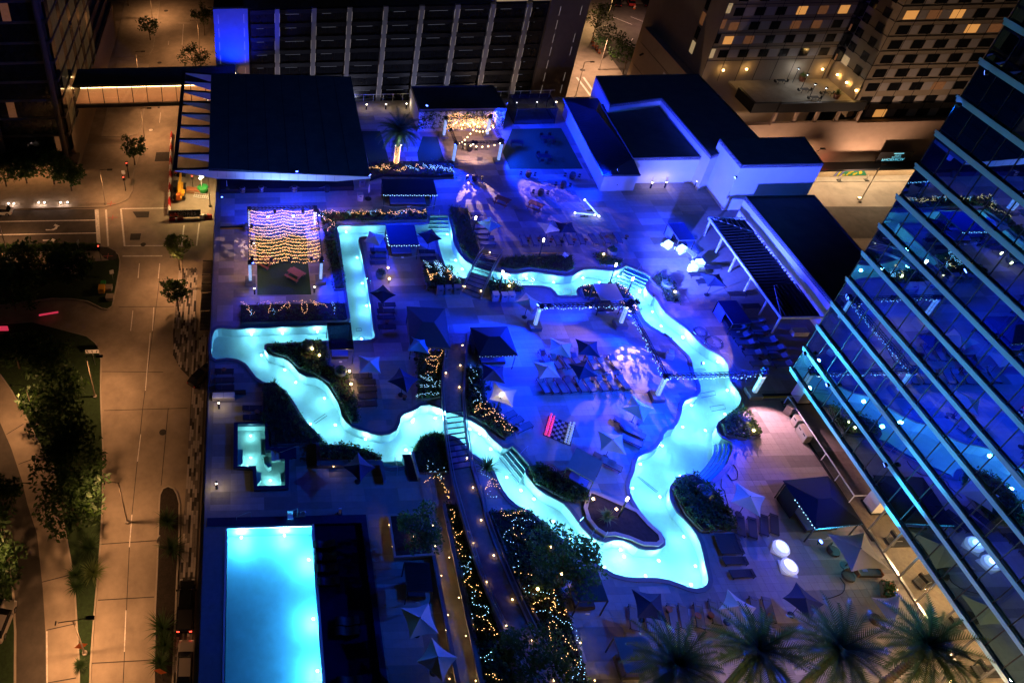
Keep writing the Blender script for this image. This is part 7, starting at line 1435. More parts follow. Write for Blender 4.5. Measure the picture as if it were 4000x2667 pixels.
bulbs('cold string lights low on the bush west of the long bridge', [squig([(16.25,51.30),(17.97,50.29)], 20, 0.3, 61), squig([(15.92,50.07),(17.58,50.03)], 16, 0.3, 62), squig([(15.38,48.88),(17.64,49.22)], 18, 0.25, 63), squig([(17.23,51.13),(17.24,50.58)], 8, 0.4, 64)], m='bulb_cool', z=0.6)
bulbs('cold string lights beside the east parapet of the long bridge', [[(21.75,52.41),(21.71,51.99),(22.11,51.56),(22.06,51.07),(21.56,50.88)], [(21.23,50.89),(21.24,50.20)], [(21.50,49.65),(21.84,48.98),(21.63,48.32),(20.99,47.95)], squig([(21.16,48.20),(21.92,48.18)], 8, 0.25, 65)], m='bulb_cool', z=0.7)
bulbs('warm string lights snaking toward the chess board', [[(20.68,46.61),(21.17,47.30),(21.58,47.67),(21.32,47.04),(20.80,46.67)], [(21.53,47.00),(22.81,46.97)], [(22.15,47.79),(22.02,47.47)], [(21.55,46.21),(22.16,46.51),(22.76,46.74),(22.66,46.56),(21.88,46.26)], [(22.87,46.36),(23.37,46.22),(23.31,45.79),(23.10,45.98),(22.96,46.30)], [(22.48,45.87),(22.67,45.55),(23.18,45.48),(23.09,44.75),(23.13,44.50),(23.83,44.54),(23.87,45.09),(23.50,45.10)]])
bulbs('warm string lights south of the round mound', [[(14.51,39.22),(14.96,39.59),(15.44,39.74),(16.26,39.61)], [(15.97,39.40),(16.07,39.18)], [(16.14,39.02),(16.16,38.65),(16.41,38.43),(16.46,37.69)], [(16.26,38.64),(16.21,37.91),(16.30,37.64)]])
bulbs('cold string lights south of the round mound', [[(15.31,41.47),(15.66,41.18)], [(15.03,41.08),(15.13,40.52),(15.40,40.35),(15.97,40.45)], [(16.54,40.77),(16.71,40.37)], squig([(16.00,40.06),(16.15,39.83)], 8, 0.2, 66)], m='bulb_cool', z=0.7)
bulbs('warm string lights crossing the bed east of the long bridge', [[(19.89,38.56),(20.32,39.09),(20.91,39.07),(21.08,39.34),(20.65,39.62),(20.37,39.30)], [(20.04,38.77),(20.66,38.86),(21.17,38.74)], [(20.89,36.71),(20.85,36.20),(21.08,35.99),(21.93,36.28),(22.97,36.58)], [(21.39,34.99),(21.45,34.70),(21.41,34.89)], [(21.37,34.41),(21.60,34.07),(21.39,34.31)], [(22.01,34.35),(22.15,34.01)], [(20.57,31.17),(21.03,31.02)], [(21.49,31.06),(21.82,30.96)], [(22.02,31.50),(22.14,31.14),(22.39,31.22)], [(21.01,28.02),(21.18,28.47),(21.62,28.76),(22.40,29.04),(22.68,28.95),(22.91,28.69),(23.01,28.44),(22.43,28.28),(22.67,28.19)], [(23.20,29.88),(23.11,29.19),(22.95,28.52),(22.96,28.02),(23.53,27.76),(23.65,28.26)], [(21.92,26.90),(22.25,27.25),(22.52,27.17),(22.55,26.72),(22.86,26.08),(23.22,25.37),(23.46,25.10),(23.64,25.25)], [(22.03,26.82),(21.84,25.95),(21.88,25.40),(22.18,25.01),(22.36,24.55),(22.82,24.92),(22.78,25.07)], [(22.23,24.40),(22.05,23.95),(22.24,23.65),(22.85,24.01),(23.24,24.31),(23.19,24.53)]], z=0.6)
bulbs('cold string lights crossing the bed east of the long bridge', [[(20.46,41.29),(19.89,40.19),(20.48,39.73)], [(20.13,38.34),(20.13,37.92),(20.78,37.80)], [(21.42,35.49),(21.99,35.79),(22.71,35.66),(23.34,35.54)], [(21.63,35.18),(22.31,34.92)], [(20.39,34.09),(20.67,33.75),(20.97,33.65)], [(20.43,34.24),(20.71,34.57),(20.98,34.71)], [(21.01,32.62),(21.02,32.16)], [(20.36,31.58),(20.90,31.70)], [(20.90,29.80),(21.29,30.05)], [(20.89,29.58),(21.72,29.39)], [(22.00,29.73),(22.75,29.29)], [(23.25,29.19),(23.36,28.60)], [(21.39,28.13),(22.26,27.99)], [(22.45,27.91),(22.81,27.53),(23.22,27.20),(23.66,27.23),(23.74,26.70),(23.89,26.38),(23.89,25.75)], [(23.61,24.68),(23.61,24.30),(22.86,23.79),(22.61,23.28)], [(23.50,24.00),(22.93,23.27)], [(23.81,23.92),(23.47,23.19)]], m='bulb_cool', z=0.6)
bulbs('warm string lights winding along the bed beside the lit walkway', [[(16.32,36.81),(16.67,36.39),(16.53,35.99),(16.15,35.55)], [(16.14,35.01),(16.37,34.76)], [(16.96,34.89),(16.69,34.51),(16.17,34.28)], [(16.17,33.85),(16.66,33.51),(16.54,33.18)], [(16.19,33.09),(16.30,32.72),(16.75,32.66)], [(16.89,31.29),(16.71,30.89),(16.15,30.59),(16.35,30.28),(16.91,30.01),(17.22,30.18)], [(16.96,29.83),(17.36,29.65),(17.21,29.40)], [(16.56,27.77),(17.28,27.51),(17.49,27.14),(17.53,26.82),(17.87,26.46),(17.52,26.42)], [(16.09,27.25),(16.26,26.89),(16.61,26.72)], [(16.93,26.99),(17.22,26.75)], [(16.32,23.62),(16.99,23.68),(16.75,23.39),(17.37,23.24)]], z=0.6)
bulbs('cold string lights winding along the bed beside the lit walkway', [[(17.04,32.56),(17.00,32.15),(16.60,31.79),(16.17,31.71)], [(16.64,31.56),(16.97,31.42),(16.14,31.17)], [(16.66,29.71),(16.86,29.40),(16.44,29.16),(16.43,28.73),(16.92,28.56),(17.63,28.58)], [(17.62,28.37),(17.43,27.96),(16.82,27.77)], [(16.25,27.95),(16.23,27.66)], [(16.22,24.74),(16.66,25.00),(17.16,25.18)], [(16.39,24.58),(16.95,24.65)]], m='bulb_cool', z=0.6)
# ivy lights on the kiosk wall
t = thing('string_lights', 'dense warm fairy lights and stars over the ivy wall', 'string lights', (0,0,0)); mb = MB(); rnd = random.Random(3); ka, kb = (27.88,97.26), (35.52,97.08)
for _ in range(900):
    s_ = rnd.random(); zz_ = rnd.uniform(0.4, 2.7+0.5*math.sin(s_*7)+s_*0.5); mb.octa((ka[0]+(kb[0]-ka[0])*s_, k0[1]-0.5-rnd.random()*0.15, zz_), 0.032)
o = mb.build('bulbs','bulb_warm',t); o['kind'] = 'stuff'
for k in range(24):
    c_ = (ka[0]+(kb[0]-ka[0])*rnd.random(), k0[1]-0.75, rnd.uniform(0.5,1.9)); st_ = MB()
    for j in range(6): a_ = j*1.047; st_.tri((c_[0]+0.06*math.cos(a_-0.5), c_[1], c_[2]+0.06*math.sin(a_-0.5)), (c_[0]+0.06*math.cos(a_+0.5), c_[1], c_[2]+0.06*math.sin(a_+0.5)), (c_[0]+0.2*math.cos(a_), c_[1], c_[2]+0.2*math.sin(a_)))
    st_.ball(c_, 0.08, 6, 4).build('star', 'bulb_warm' if k % 3 else 'white_metal', t)
for s_ in (0.2, 0.5, 0.8): point_light('ivy_glow', (ka[0]+(kb[0]-ka[0])*s_, k0[1]-1.3, 1.4), 18, (1,0.55,0.22), 0.5, t)
# ---- pots, spot lamps, agaves
def pot(p, label, r=0.6):
    t = thing('round_planter', label, 'planter', (*p, 0), 0, 'large round planters'); MB().lathe([(r*0.7,0.1),(r,0.35),(r*1.05,0.8),(r*0.95,0.95),(r*0.8,0.95)],18).build('pot','pot',t,True); mb = MB(); leaf_ball(mb,(0,0,1.0),r*0.9,0.3,120,0.12,random.Random(int(p[0]*10)),0.1); mb.build('plant','leaf',t)
for p, lbl in (((4.90,55.67),'round planter beside the star lamp on the island point'),((8.14,52.08),'round planter beside the two bright path lamps'),((14.27,66.22),'round planter between two path lamps in the square bend'),((42.75,69.23),'round planter in the hexagonal bed'),((46.91,63.48),'round planter on the northeast bank'),((46.55,45.44),'round planter in the triangular bed'),((39.19,37.90),'round planter in the rounded hedge bed')): pot(p, lbl)
def path_lamp(p, label, e=40, z=0.7, big=True):
    t = thing('path_lamp', label, 'path lamp', (*p, 0), 0, 'warm garden spot lamps'); MB().tube([(0,0,0),(0,0,z)],0.03).build('stake','dark_metal',t); MB().ball((0,0,z),0.12 if big else 0.09,8,5).build('globe','lamp_warm',t); point_light('glow',(0,-0.05,z+0.22),e,(1.0,0.62,0.25),0.08,t)
for p, lbl, e in (((5.39,55.13),'bright garden lamp on the island point',50),((6.08,54.22),'small garden lamp below the island point',16),((9.04,52.03),'bright garden lamp by the round planter, northern one',55),((9.03,50.40),'very bright garden lamp by the loungers, southern one',75),((15.27,67.20),'garden lamp in the square bend, northern one',26),((15.16,65.38),'garden lamp in the square bend, southern one',26),((41.50,68.69),'garden lamp in the hexagonal bed',26),((28.79,63.79),'garden lamp in the bush right of the small bridge',22),((47.26,62.25),'garden lamp on the agave of the northeast bank',20),((46.74,44.76),'garden lamp in the triangular bed, northern one',10),((46.75,43.97),'garden lamp in the triangular bed, southern one',20),((39.63,37.49),'garden lamp in the rounded hedge bed',8),((29.12,37.38),'bright garden lamp on the southern island tip',40),((30.80,36.38),'garden lamp on the plant of the southern island tip',16),((21.91,29.73),'garden lamp under the tree east of the long bridge',16),((24.24,30.91),'garden lamp behind the open shelter',22),((12.71,34.40),'garden lamp under the planter tree',12),((24.17,33.30),'small garden lamp in the crown shade east of the bridge',8)): path_lamp(p, lbl, e, 0.7 if e > 12 else 0.4, e > 12)
for i, (p, L_) in enumerate((((47.21,62.00),0.9),((5.96,54.15),0.8),((29.81,35.80),1.1),((20.52,40.73),1.6),((22.21,30.16),1.0),((46.37,44.34),0.8),((41.41,68.79),0.7))):
    t = thing('agave', ['spiky agave on the northeast bank','small spiky plant on the island point','spiky plant lit on the southern island tip','big spiky yucca at the river bank below the bridge','spiky plant under the tree east of the bridge','spiky plant in the triangular bed','spiky plant in the hexagonal bed'][i], 'plant', (*p, 0.3), 0); mb = MB(); spiky(mb,(0,0,0),110,L_,random.Random(70+i),0.035); mb.build('blades','leaf_pale' if i in (0,2) else 'leaf',t)
tree('leafy tree in the bed east of the long bridge, overhanging the bright water', (*(23.68,30.57), 0.2), 5.2, 3.1, 91, 'leaf', 'deck trees', 2600, 'deck_tree', 0.16)
tree('dark leafy tree at the south end of the long bridge', (*(19.42,23.27), 0.2), 5.0, 2.6, 92, 'leaf', 'deck trees', 2200, 'deck_tree', 0.16)
tree('leafy tree in the square stone planter beside the lit walkway', (*(12.62,33.64), 0.5), 4.4, 2.0, 93, 'leaf', 'deck trees', 1700, 'deck_tree', 0.15)
tree('small dark tree beside the flat shelter', (*(24.19,30.21), 0.2), 3.4, 1.2, 94, 'leaf', 'deck trees', 900, 'deck_tree', 0.13)
pl = thing('square_planter', 'square stone planter holding a leafy tree beside the lit walkway', 'planter', (0,0,0)); L_ = ccw([(10.97,36.32),(14.38,36.45),(14.03,32.95),(10.92,32.78)]); MB().prism(L_,0,0.45).build('soil','soil',pl); N_ = offset_loop(L_, -0.25); mb = MB().strip([(*p,0.5) for p in N_],[(*p,0.5) for p in L_]); mb.walls(N_,0,0.5); mb.walls(L_[::-1],0.4,0.5); mb.build('wall','stone_wall',pl)
bxp = thing('box_planter', 'low terracotta box planter with a clipped hedge by the tower', 'planter', (*(49.92,28.99), 0), R(62)); MB().box(-0.95,0.95,-0.42,0.42,0,0.55).build('box','terracotta',bxp); mb = MB(); rnd = random.Random(8)
for _ in range(60): leaf_ball(mb,(rnd.uniform(-0.85,0.85),rnd.uniform(-0.35,0.35),0.7),0.2,0.18,8,0.09,rnd,0.1)
mb.build('hedge','leaf',bxp)
# ---- palms
def palm_meshes(seed, n=50, L=3.6):
    rnd = random.Random(seed); out = []
    for k in range(n):
        mb = MB(); az = k*2.39996+rnd.uniform(-0.2,0.2); t_ = k/n; el = R(78-105*t_+rnd.uniform(-8,8)); l = L*rnd.uniform(0.85,1.1); d = Vector((math.cos(az),math.sin(az),0)); P = []; p = Vector((0,0,0)); e = el; N = 14
        for i in range(N): P.append(p.copy()); p = p+(d*math.cos(e)+Vector((0,0,1))*math.sin(e))*(l/N); e -= R(4.2+2.0*t_)
        P.append(p); mb.tube(P,[0.04*(1-i/(N+2)) for i in range(N+1)],3); s_ = Vector((-d.y,d.x,0))
        for i in range(2, N+1):
            for f_ in (0.0, 0.5):
                q_ = P[i-1].lerp(P[i], f_); ax = (P[i]-P[i-1]).normalized(); ll = 0.66*math.sin(math.pi*min(0.96,(i+f_)/(N+1))**0.8)+0.10; up = s_.cross(ax)
                for sd_ in (1,-1):
                    v = (s_*sd_*0.85+ax*0.75+up*0.28*sd_*sd_*(1 if up.z > 0 else -1)).normalized(); w = ax*0.055; mb.tri(q_-w, q_+w, q_+v*ll*rnd.uniform(0.8,1.1)+Vector((0,0,-0.05)))
        me = mb.mesh('frond'); me.materials.append(M['leaf_palm']); out.append(me)
    return out
PM = palm_meshes(4)
def palm(crown, h, label, lit=False, rot=0.0):
    t = thing('palm_tree', label, 'palm', (crown[0], crown[1], 0), rot, 'date palms'); mb = MB(); mb.tube([(0,0,0),(0.05,0,h*0.5),(0,0,h-0.3)],[0.26,0.22,0.26],10); tr = mb.build('trunk','bark',t)
    for k in range(int(h/0.35)): MB().lathe([(0.25,0),(0.29,0.1),(0.24,0.16)],8,(0.03,0,0.1+k*0.35)).build('bark_ring','bark',tr)
    for k, me in enumerate(PM):
        o = bpy.data.objects.new('frond', me); C.objects.link(o); o.parent = t; o.location = (0,0,h)
    MB().lathe([(0.3,-0.5),(0.42,-0.2),(0.3,0.15)],10,(0,0,h)).build('crown_shaft','bark',t)
    return t
for (q_, h, lbl, rot) in (((19.58,88.59), 5.6, 'date palm with a light wrapped trunk beside the kiosk', 0.0), ((27.30,21.35), 7.5, 'westernmost date palm on the south terrace', 0.7), ((33.17,22.12), 7.5, 'date palm on the south terrace, second from the west', 1.9), ((38.72,22.15), 7.5, 'date palm on the south terrace, third from the west', 3.1), ((44.69,22.24), 7.5, 'easternmost date palm on the south terrace beside the tower', 4.4)): palm(q_, h, lbl, False, rot)
pp = (19.58,88.59); t = thing('string_lights', 'warm lights spiralled round the palm trunk', 'string lights', (*pp, 0)); mb = MB()
for k in range(260): a_ = k*0.42; mb.octa((0.34*math.cos(a_), 0.34*math.sin(a_), 0.4+k*0.0115), 0.04)
o = mb.build('bulbs','bulb_warm',t); o['kind'] = 'stuff'; point_light('trunk_glow',(0,-0.9,2.0),20,(1,0.6,0.25),0.4,t)
for dx in (-0.4, 0.4): MB().ball((dx,-0.3,3.6),0.1,6,4).build('spot','lamp_white',t)
point_light('crown_glow',(0,-0.5,4.3),60,(0.5,1.0,0.8),0.2,t)
for i, q_ in enumerate(((29.70,23.08), (34.72,22.70), (40.87,22.44), (46.61,22.48), (49.40,23.38))):
    path_lamp((q_[0], q_[1]-1.2), 'warm palm uplight on the south terrace, %s from the west' % ORD[i], 260 , 1.6)
# star-lit shrubs behind the double cabana
bed('dark shrubs strung with lights behind the double cabana', [(15.70,88.96),(27.70,88.75),(27.15,85.46),(24.71,85.31),(17.42,85.84),(15.34,84.93)], 0.9, 160, 0, 'leaf', False)
bulbs('warm string lights on the shrubs behind the double cabana', [squig([(15.44,86.92),(15.31,84.68)], 10, 0.3, 71), squig([(16.01,86.64),(18.47,86.80)], 24, 0.6, 72), squig([(18.96,86.03),(20.50,86.22)], 14, 0.5, 73), squig([(22.03,87.17),(23.01,85.87)], 10, 0.4, 74)], z=1.1)
bulbs('cold string lights on the shrubs behind the double cabana', [squig([(20.73,86.71),(22.15,86.15)], 18, 0.5, 75), squig([(23.19,86.87),(27.05,85.71)], 40, 0.6, 76)], m='bulb_cool', z=1.1)

for i, q_ in enumerate(((27.30,21.35), (33.17,22.12), (38.72,22.15), (44.69,22.24))):
    t = thing('palm_uplight', 'warm floodlight at the foot of a terrace palm, %s from the west' % ORD[i], 'uplight', (q_[0]-0.3, q_[1]-1.6, 0.1), 0, 'floodlights under the palms'); MB().lathe([(0.15,-0.1),(0.15,0.1)],10).build('housing','dark_metal',t); MB().lathe([(0.11,0.1),(0.11,0.12)],10).build('lens','lamp_warm',t); spot_light('beam',(0,0,0.2),(0.2,1.0,7.5),520,(1.0,0.55,0.25),75,0.7,0.08,None,t)

# ================================================================ vehicles, signs and street furniture
def wheel(par, x, y, r, w=0.24):
    mb = MB(); mb.lathe([(r*0.9,-w/2),(r,-w/3),(r,w/3),(r*0.9,w/2)],14); mb.v = [(vx, vz, vy) for vx, vy, vz in mb.v]; mb.v = [(x+a, y+b, r+c) for a, b, c in mb.v]; o = mb.build('wheel','rubber',par)
    mb = MB(); mb.lathe([(r*0.55,-w/2-0.01),(r*0.5,w/2+0.01)],10); mb.v = [(x+a, y+c, r+b) for a, b, c in mb.v]; mb.build('rim','steel',o)
def loft(secs):                                            # closed sections of equal count, joined into a skin
    mb = MB(); k = len(secs[0]); n0 = 0
    for s in secs: mb.v += [tuple(p) for p in s]
    for i in range(len(secs)-1):
        for j in range(k): a = i*k+j; b = i*k+(j+1) % k; mb.f.append((a, b, b+k, a+k))
    mb.f.append(tuple(range(k-1,-1,-1))); mb.f.append(tuple((len(secs)-1)*k+j for j in range(k))); return mb
def body_sec(x, w, z0, z1): c = 0.12; return [(x,-w,z0),(x,w,z0),(x,w+0.02,z0+(z1-z0)*0.5),(x,w-c*0.5,z1-0.04),(x,w-c*2,z1),(x,-w+c*2,z1),(x,-w+c*0.5,z1-0.04),(x,-w-0.02,z0+(z1-z0)*0.5)]
def cab_sec(x, w, wt, z0, z1): return [(x,-w,z0),(x,w,z0),(x,wt,z1-0.05),(x,wt-0.15,z1),(x,-wt+0.15,z1),(x,-wt,z1-0.05)]
def car(loc, rz, label, m, L=4.7, W=0.9, pickup=False, tail=False):
    t = thing('car' if not pickup else 'pickup_truck', label, 'car' if not pickup else 'pickup', (*loc, SZ+0.13), rz); h = 0.95 if not pickup else 1.05; a = L/2
    loft([body_sec(-a,W*0.86,0.4,h*0.85),body_sec(-a+0.15,W*0.96,0.3,h),body_sec(-a*0.3,W,0.25,h),body_sec(a*0.35,W,0.25,h*0.98),body_sec(a-0.3,W*0.95,0.3,h*0.86),body_sec(a,W*0.8,0.4,h*0.66)]).build('body',m,t)
    if pickup: c0, c1, c2, c3, zt = -0.55, -0.45, 1.2, 1.85, 1.8
    else: c0, c1, c2, c3, zt = -a+0.35, -a+0.9, 0.35, 1.15, 1.45
    cb_ = loft([cab_sec(c0,W*0.9,W*0.82,h-0.02,h+0.02),cab_sec(c1,W*0.9,W*0.74,h-0.02,zt),cab_sec(c2,W*0.9,W*0.74,h-0.02,zt),cab_sec(c3,W*0.88,W*0.8,h-0.04,h)]).build('cabin','car_glass',t)
    MB().box(c1+0.05,c2-0.05,-W*0.66,W*0.66,zt-0.01,zt+0.025).build('roof',m,cb_)
    if pickup: MB().box(-a+0.15,-0.7,-W*0.8,W*0.8,h-0.01,h+0.03).build('bed_cover','black',t)
    for x in (-a+0.85, a-0.9):
        for y in (-W+0.08, W-0.08): wheel(t, x, y, 0.36 if not pickup else 0.42)
    for y in (-W*0.7, W*0.7): MB().box(a-0.12,a-0.02,y-0.16,y+0.16,h*0.6,h*0.74).build('headlight','white_plastic',t); MB().box(-a-0.01,-a+0.08,y-0.14,y+0.14,h*0.62,h*0.82).build('tail_light','lamp_red' if tail else 'red',t)
    for s in (-1, 1): MB().box(c3-0.5,c3-0.3,s*(W+0.02),s*(W+0.2),h,h+0.12).build('mirror',m,t)
car((-9.43,41.46), R(90), 'black pickup truck parked on the paver walk', 'car_black', 5.8, 1.0, True, True)
car((-9.11,35.29), R(90), 'silver suv parked south of the black pickup', 'car_silver', 4.9, 0.95)
car((-9.10,74.25), R(52), 'black car parked on the curved paver lay-by', 'car_black', 4.7)
car((-48.77,113.71), R(178), 'white car at the west edge of the side street', 'car_white', 4.7)
car((-30.28,40.20), R(80), 'pale car half hidden by the west verge tree', 'car_silver', 4.6)
for i, (p, a_) in enumerate((((99.39,197.03),70),((103.01,197.17),75),((106.93,196.60),80))): car(p, R(a_), 'dark parked car at the top of the parking lot, %s from the west' % ORD[i], 'car_black' if i != 1 else 'red')
# telehandler
p = (-15.19,118.40); th = thing('telehandler', 'yellow telehandler with its long boom raised in the work yard', 'telehandler', (*p, SZ), R(90)); 
for x in (-1.6, 1.7):
    for y in (-0.95, 0.95): wheel(th, x, y, 0.65, 0.45)
MB().box(-2.5,2.4,-0.6,0.6,0.6,1.1).build('chassis','yellow',th); MB().box(-0.6,1.0,0.3,1.05,1.0,2.5).build('cab','car_glass',th); MB().box(-0.65,1.05,0.25,1.1,2.5,2.6).build('cab_roof','black',th); MB().box(-2.0,-0.7,-1.05,-0.5,1.0,1.7).build('engine_cover','yellow',th); MB().box(-2.9,-2.2,-0.35,0.35,0.8,2.0).build('counterweight','orange',th)
MB().bar((-2.2,-0.1,1.9),(3.4,-0.1,2.3),0.42,0.4).build('boom','yellow',th); MB().bar((3.2,-0.1,2.3),(4.6,-0.1,1.9),0.3,0.3).build('boom_tip','yellow',th); MB().box(4.3,4.5,-0.9,0.7,0.9,1.9).build('fork_carriage','black_metal',th); MB().box(4.5,5.6,-0.6,-0.45,0.9,0.96).build('fork','black_metal',th); MB().box(4.5,5.6,0.3,0.45,0.9,0.96).build('fork','black_metal',th)
p = (-15.53,124.72); t = thing('scissor_lift', 'small orange platform lift behind the telehandler', 'lift', (*p, SZ)); MB().box(-1.1,1.1,-0.5,0.5,0.35,0.9).build('platform','orange',t); MB().box(-0.5,0.5,-0.3,0.3,0.9,1.4).build('housing','black',t)
for x in (-0.85,0.85):
    for y in (-0.45,0.45): wheel(t, x, y, 0.3, 0.2)
p = (-10.72,119.09); t = thing('light_tower', 'green tank trailer with a mast of four white work lamps', 'light tower', (*p, SZ)); MB().lathe([(0.95,0.2),(1.1,0.6),(1.05,1.1),(0.8,1.25)],16).build('tank','green_paint',t); MB().tube([(-0.2,0,1.2),(-0.2,0,4.2)],0.09,8).build('mast','white_metal',t)
for dx, dz in ((-0.4,3.2),(0.1,3.5),(-0.45,4.1),(0.05,4.4)): MB().ball((dx,0,dz),0.22,8,5).build('work_lamp','lamp_white',t)
point_light('yard_light',(-0.2,-0.6,4.0),480,(1.0,0.72,0.36),0.2,t)
p = (-12.51,118.81); t = thing('lumber_stack', 'stack of plywood and timber in the work yard', 'lumber stack', (*p, SZ), R(-12))
for k in range(4): MB().box(-1.4,1.4,-0.6,0.6,0.1+k*0.2,0.27+k*0.2).build('board','wood' if k % 2 else 'curtain',t)
p = (-10.85,117.23); t = thing('ladder', 'white lattice frames leaning in the work yard', 'scaffold', (*p, SZ), R(-14))
for k in range(3): MB().bar((-1.6,-0.5+k*0.5,0.3+k*0.1),(1.6,-0.5+k*0.5,0.3+k*0.1),0.06).build('rail','white_metal',t)
for k in range(8): MB().bar((-1.5+k*0.42,-0.5,0.3),(-1.5+k*0.42,0.5,0.5),0.05).build('rung','white_metal',t)
t.name = 'lattice_frame'; t['category'] = 'frame'
# banner fence with lettering
a, b = (-16.67,111.13), (-10.79,111.17); bn = thing('banner_fence', 'dark fence banner lettered ANDRES with a pale triangle logo', 'banner', (a[0], a[1], SZ), math.atan2(b[1]-a[1], b[0]-a[0])); W_ = math.dist(a, b)
MB().box(0,W_,0,0.06,0.2,1.95).build('panel','banner',bn)
for k in range(5): MB().bar((W_*k/4,0.1,0),(W_*k/4,0.1,2.0),0.06).build('post','dark_metal',bn)
def lettering(txt, size, loc, rot, m, par, name='lettering', flip=False, spacing=1.0):
    cu = bpy.data.curves.new(name, 'FONT'); cu.body = txt; cu.size = size; cu.align_x = 'CENTER'; cu.extrude = 0.004; cu.space_character = spacing
    ob = bpy.data.objects.new('tmp_text', cu); C.objects.link(ob); dg = bpy.context.evaluated_depsgraph_get(); me = bpy.data.meshes.new_from_object(ob.evaluated_get(dg)); bpy.data.objects.remove(ob)
    me.materials.clear(); me.materials.append(M[m]); o = bpy.data.objects.new(name, me); C.objects.link(o); o.parent = par; o.location = loc; o.rotation_euler = rot
    if flip: o.scale = (1,-1,1)
    return o
lettering('ANDRES', 1.05, (W_*0.5,-0.012,0.72), (R(90),0,0), 'paint', bn, spacing=1.12)
MB().tri((W_*0.14,-0.01,0.85),(W_*0.27,-0.01,0.85),(W_*0.205,-0.01,1.55)).build('logo_triangle','paint',bn); MB().tri((W_*0.18,-0.02,0.85),(W_*0.23,-0.02,0.85),(W_*0.205,-0.02,1.1)).build('logo_notch','banner',bn)
for k in range(7): MB().quad((W_*0.36+k*0.36,-0.01,0.25),(W_*0.36+k*0.36+0.2,-0.01,0.25),(W_*0.36+k*0.36+0.34,-0.01,0.48),(W_*0.36+k*0.36+0.14,-0.01,0.48)).build('stripe','paint',bn); MB().quad((W_*0.34+k*0.36,-0.01,1.72),(W_*0.34+k*0.36+0.2,-0.01,1.72),(W_*0.34+k*0.36+0.06,-0.01,1.9),(W_*0.34+k*0.36-0.14,-0.01,1.9)).build('stripe','paint',bn)
def barrier(p, rz, L, m, label):
    t = thing('water_barrier', label, 'barrier', (*p, SZ), rz, 'red and white plastic road barriers'); mb = MB(); 
    pr = [(-0.28,0),(0.28,0),(0.26,0.25),(0.12,0.5),(0.1,0.9),(-0.1,0.9),(-0.12,0.5),(-0.26,0.25)]; n = len(pr); mb.v = [(-L/2, y, z_) for y, z_ in pr]+[(L/2, y, z_) for y, z_ in pr]
    for j in range(n): mb.f.append((j,(j+1) % n,(j+1) % n+n,j+n))
    mb.f.append(tuple(range(n-1,-1,-1))); mb.f.append(tuple(range(n,2*n))); mb.build('body',m,t); MB().box(-0.2,0.2,-0.2,0.2,0.9,0.95).build('cap',m,t)
A_, B_ = (-16.82,112.08), (-18.31,138.98); n = 12
for k in range(n): q_ = lerp(A_, B_, (k+0.5)/n); barrier(q_, R(92), math.dist(A_, B_)/n*0.96, 'red' if k % 2 else 'paint', 'plastic road barrier along the work yard, %s from the junction' % ORD[k])
for k, (x, m_) in enumerate(((0.25,'paint'),(0.75,'red'))): q_ = lerp((-10.73,110.98), (-8.96,110.98), x); barrier(q_, 0, 1.4, m_, ('white','red')[k]+' plastic barrier at the end of the banner fence')
for i, p in enumerate([(-16.15,110.74),(-14.63,110.81)]):
    t = thing('barricade', 'striped A-frame barricade before the banner, %s one' % ('west','east')[i], 'barricade', (*p, SZ)); 
    for k in range(5): MB().quad((-0.5+k*0.22,-0.02,0.7),(-0.38+k*0.22,-0.02,0.7),(-0.3+k*0.22,-0.02,0.95),(-0.42+k*0.22,-0.02,0.95)).build('stripe','paint',t)
    MB().box(-0.55,0.6,-0.015,0.015,0.65,1.0).build('board','orange',t); MB().box(-0.5,0.6,-0.3,0.3,0,0.3).build('foot','red',t)
    if i == 0: MB().box(-0.3,1.2,-0.03,0.0,1.0,1.5).build('arrow_sign','red',t); MB().poly([(-0.1,0),(0.2,0.16),(0.2,0.06),(1.0,0.06),(1.0,-0.06),(0.2,-0.06),(0.2,-0.16)],0); m2 = MB().poly([(-0.1,0),(0.2,0.16),(0.2,0.06),(1.0,0.06),(1.0,-0.06),(0.2,-0.06),(0.2,-0.16)],0); m2.v = [(x,-0.035,1.25+y) for x, y, _ in m2.v]; m2.build('arrow','black',t)
# traffic barrels by the parking lot
for i, p in enumerate([(85.02,175.91),(84.50,173.91),(84.87,173.03),(84.64,171.79),(84.63,170.11)] + [(102.69,194.12)]):
    t = thing('traffic_barrel', 'orange and white traffic barrel %s' % ('on the parking lot kerb, %s from the north' % ORD[i] if i < 5 else 'standing alone at the top of the parking lot'), 'barrel', (*p, SZ+0.1), 0, 'orange traffic barrels'); MB().lathe([(0.36,0),(0.36,0.1),(0.30,0.12),(0.28,1.0),(0.2,1.05)],12).build('drum','orange',t)
    for z_ in (0.35, 0.7): MB().lathe([(0.305,z_),(0.30,z_+0.16)],12).build('band','paint',t)
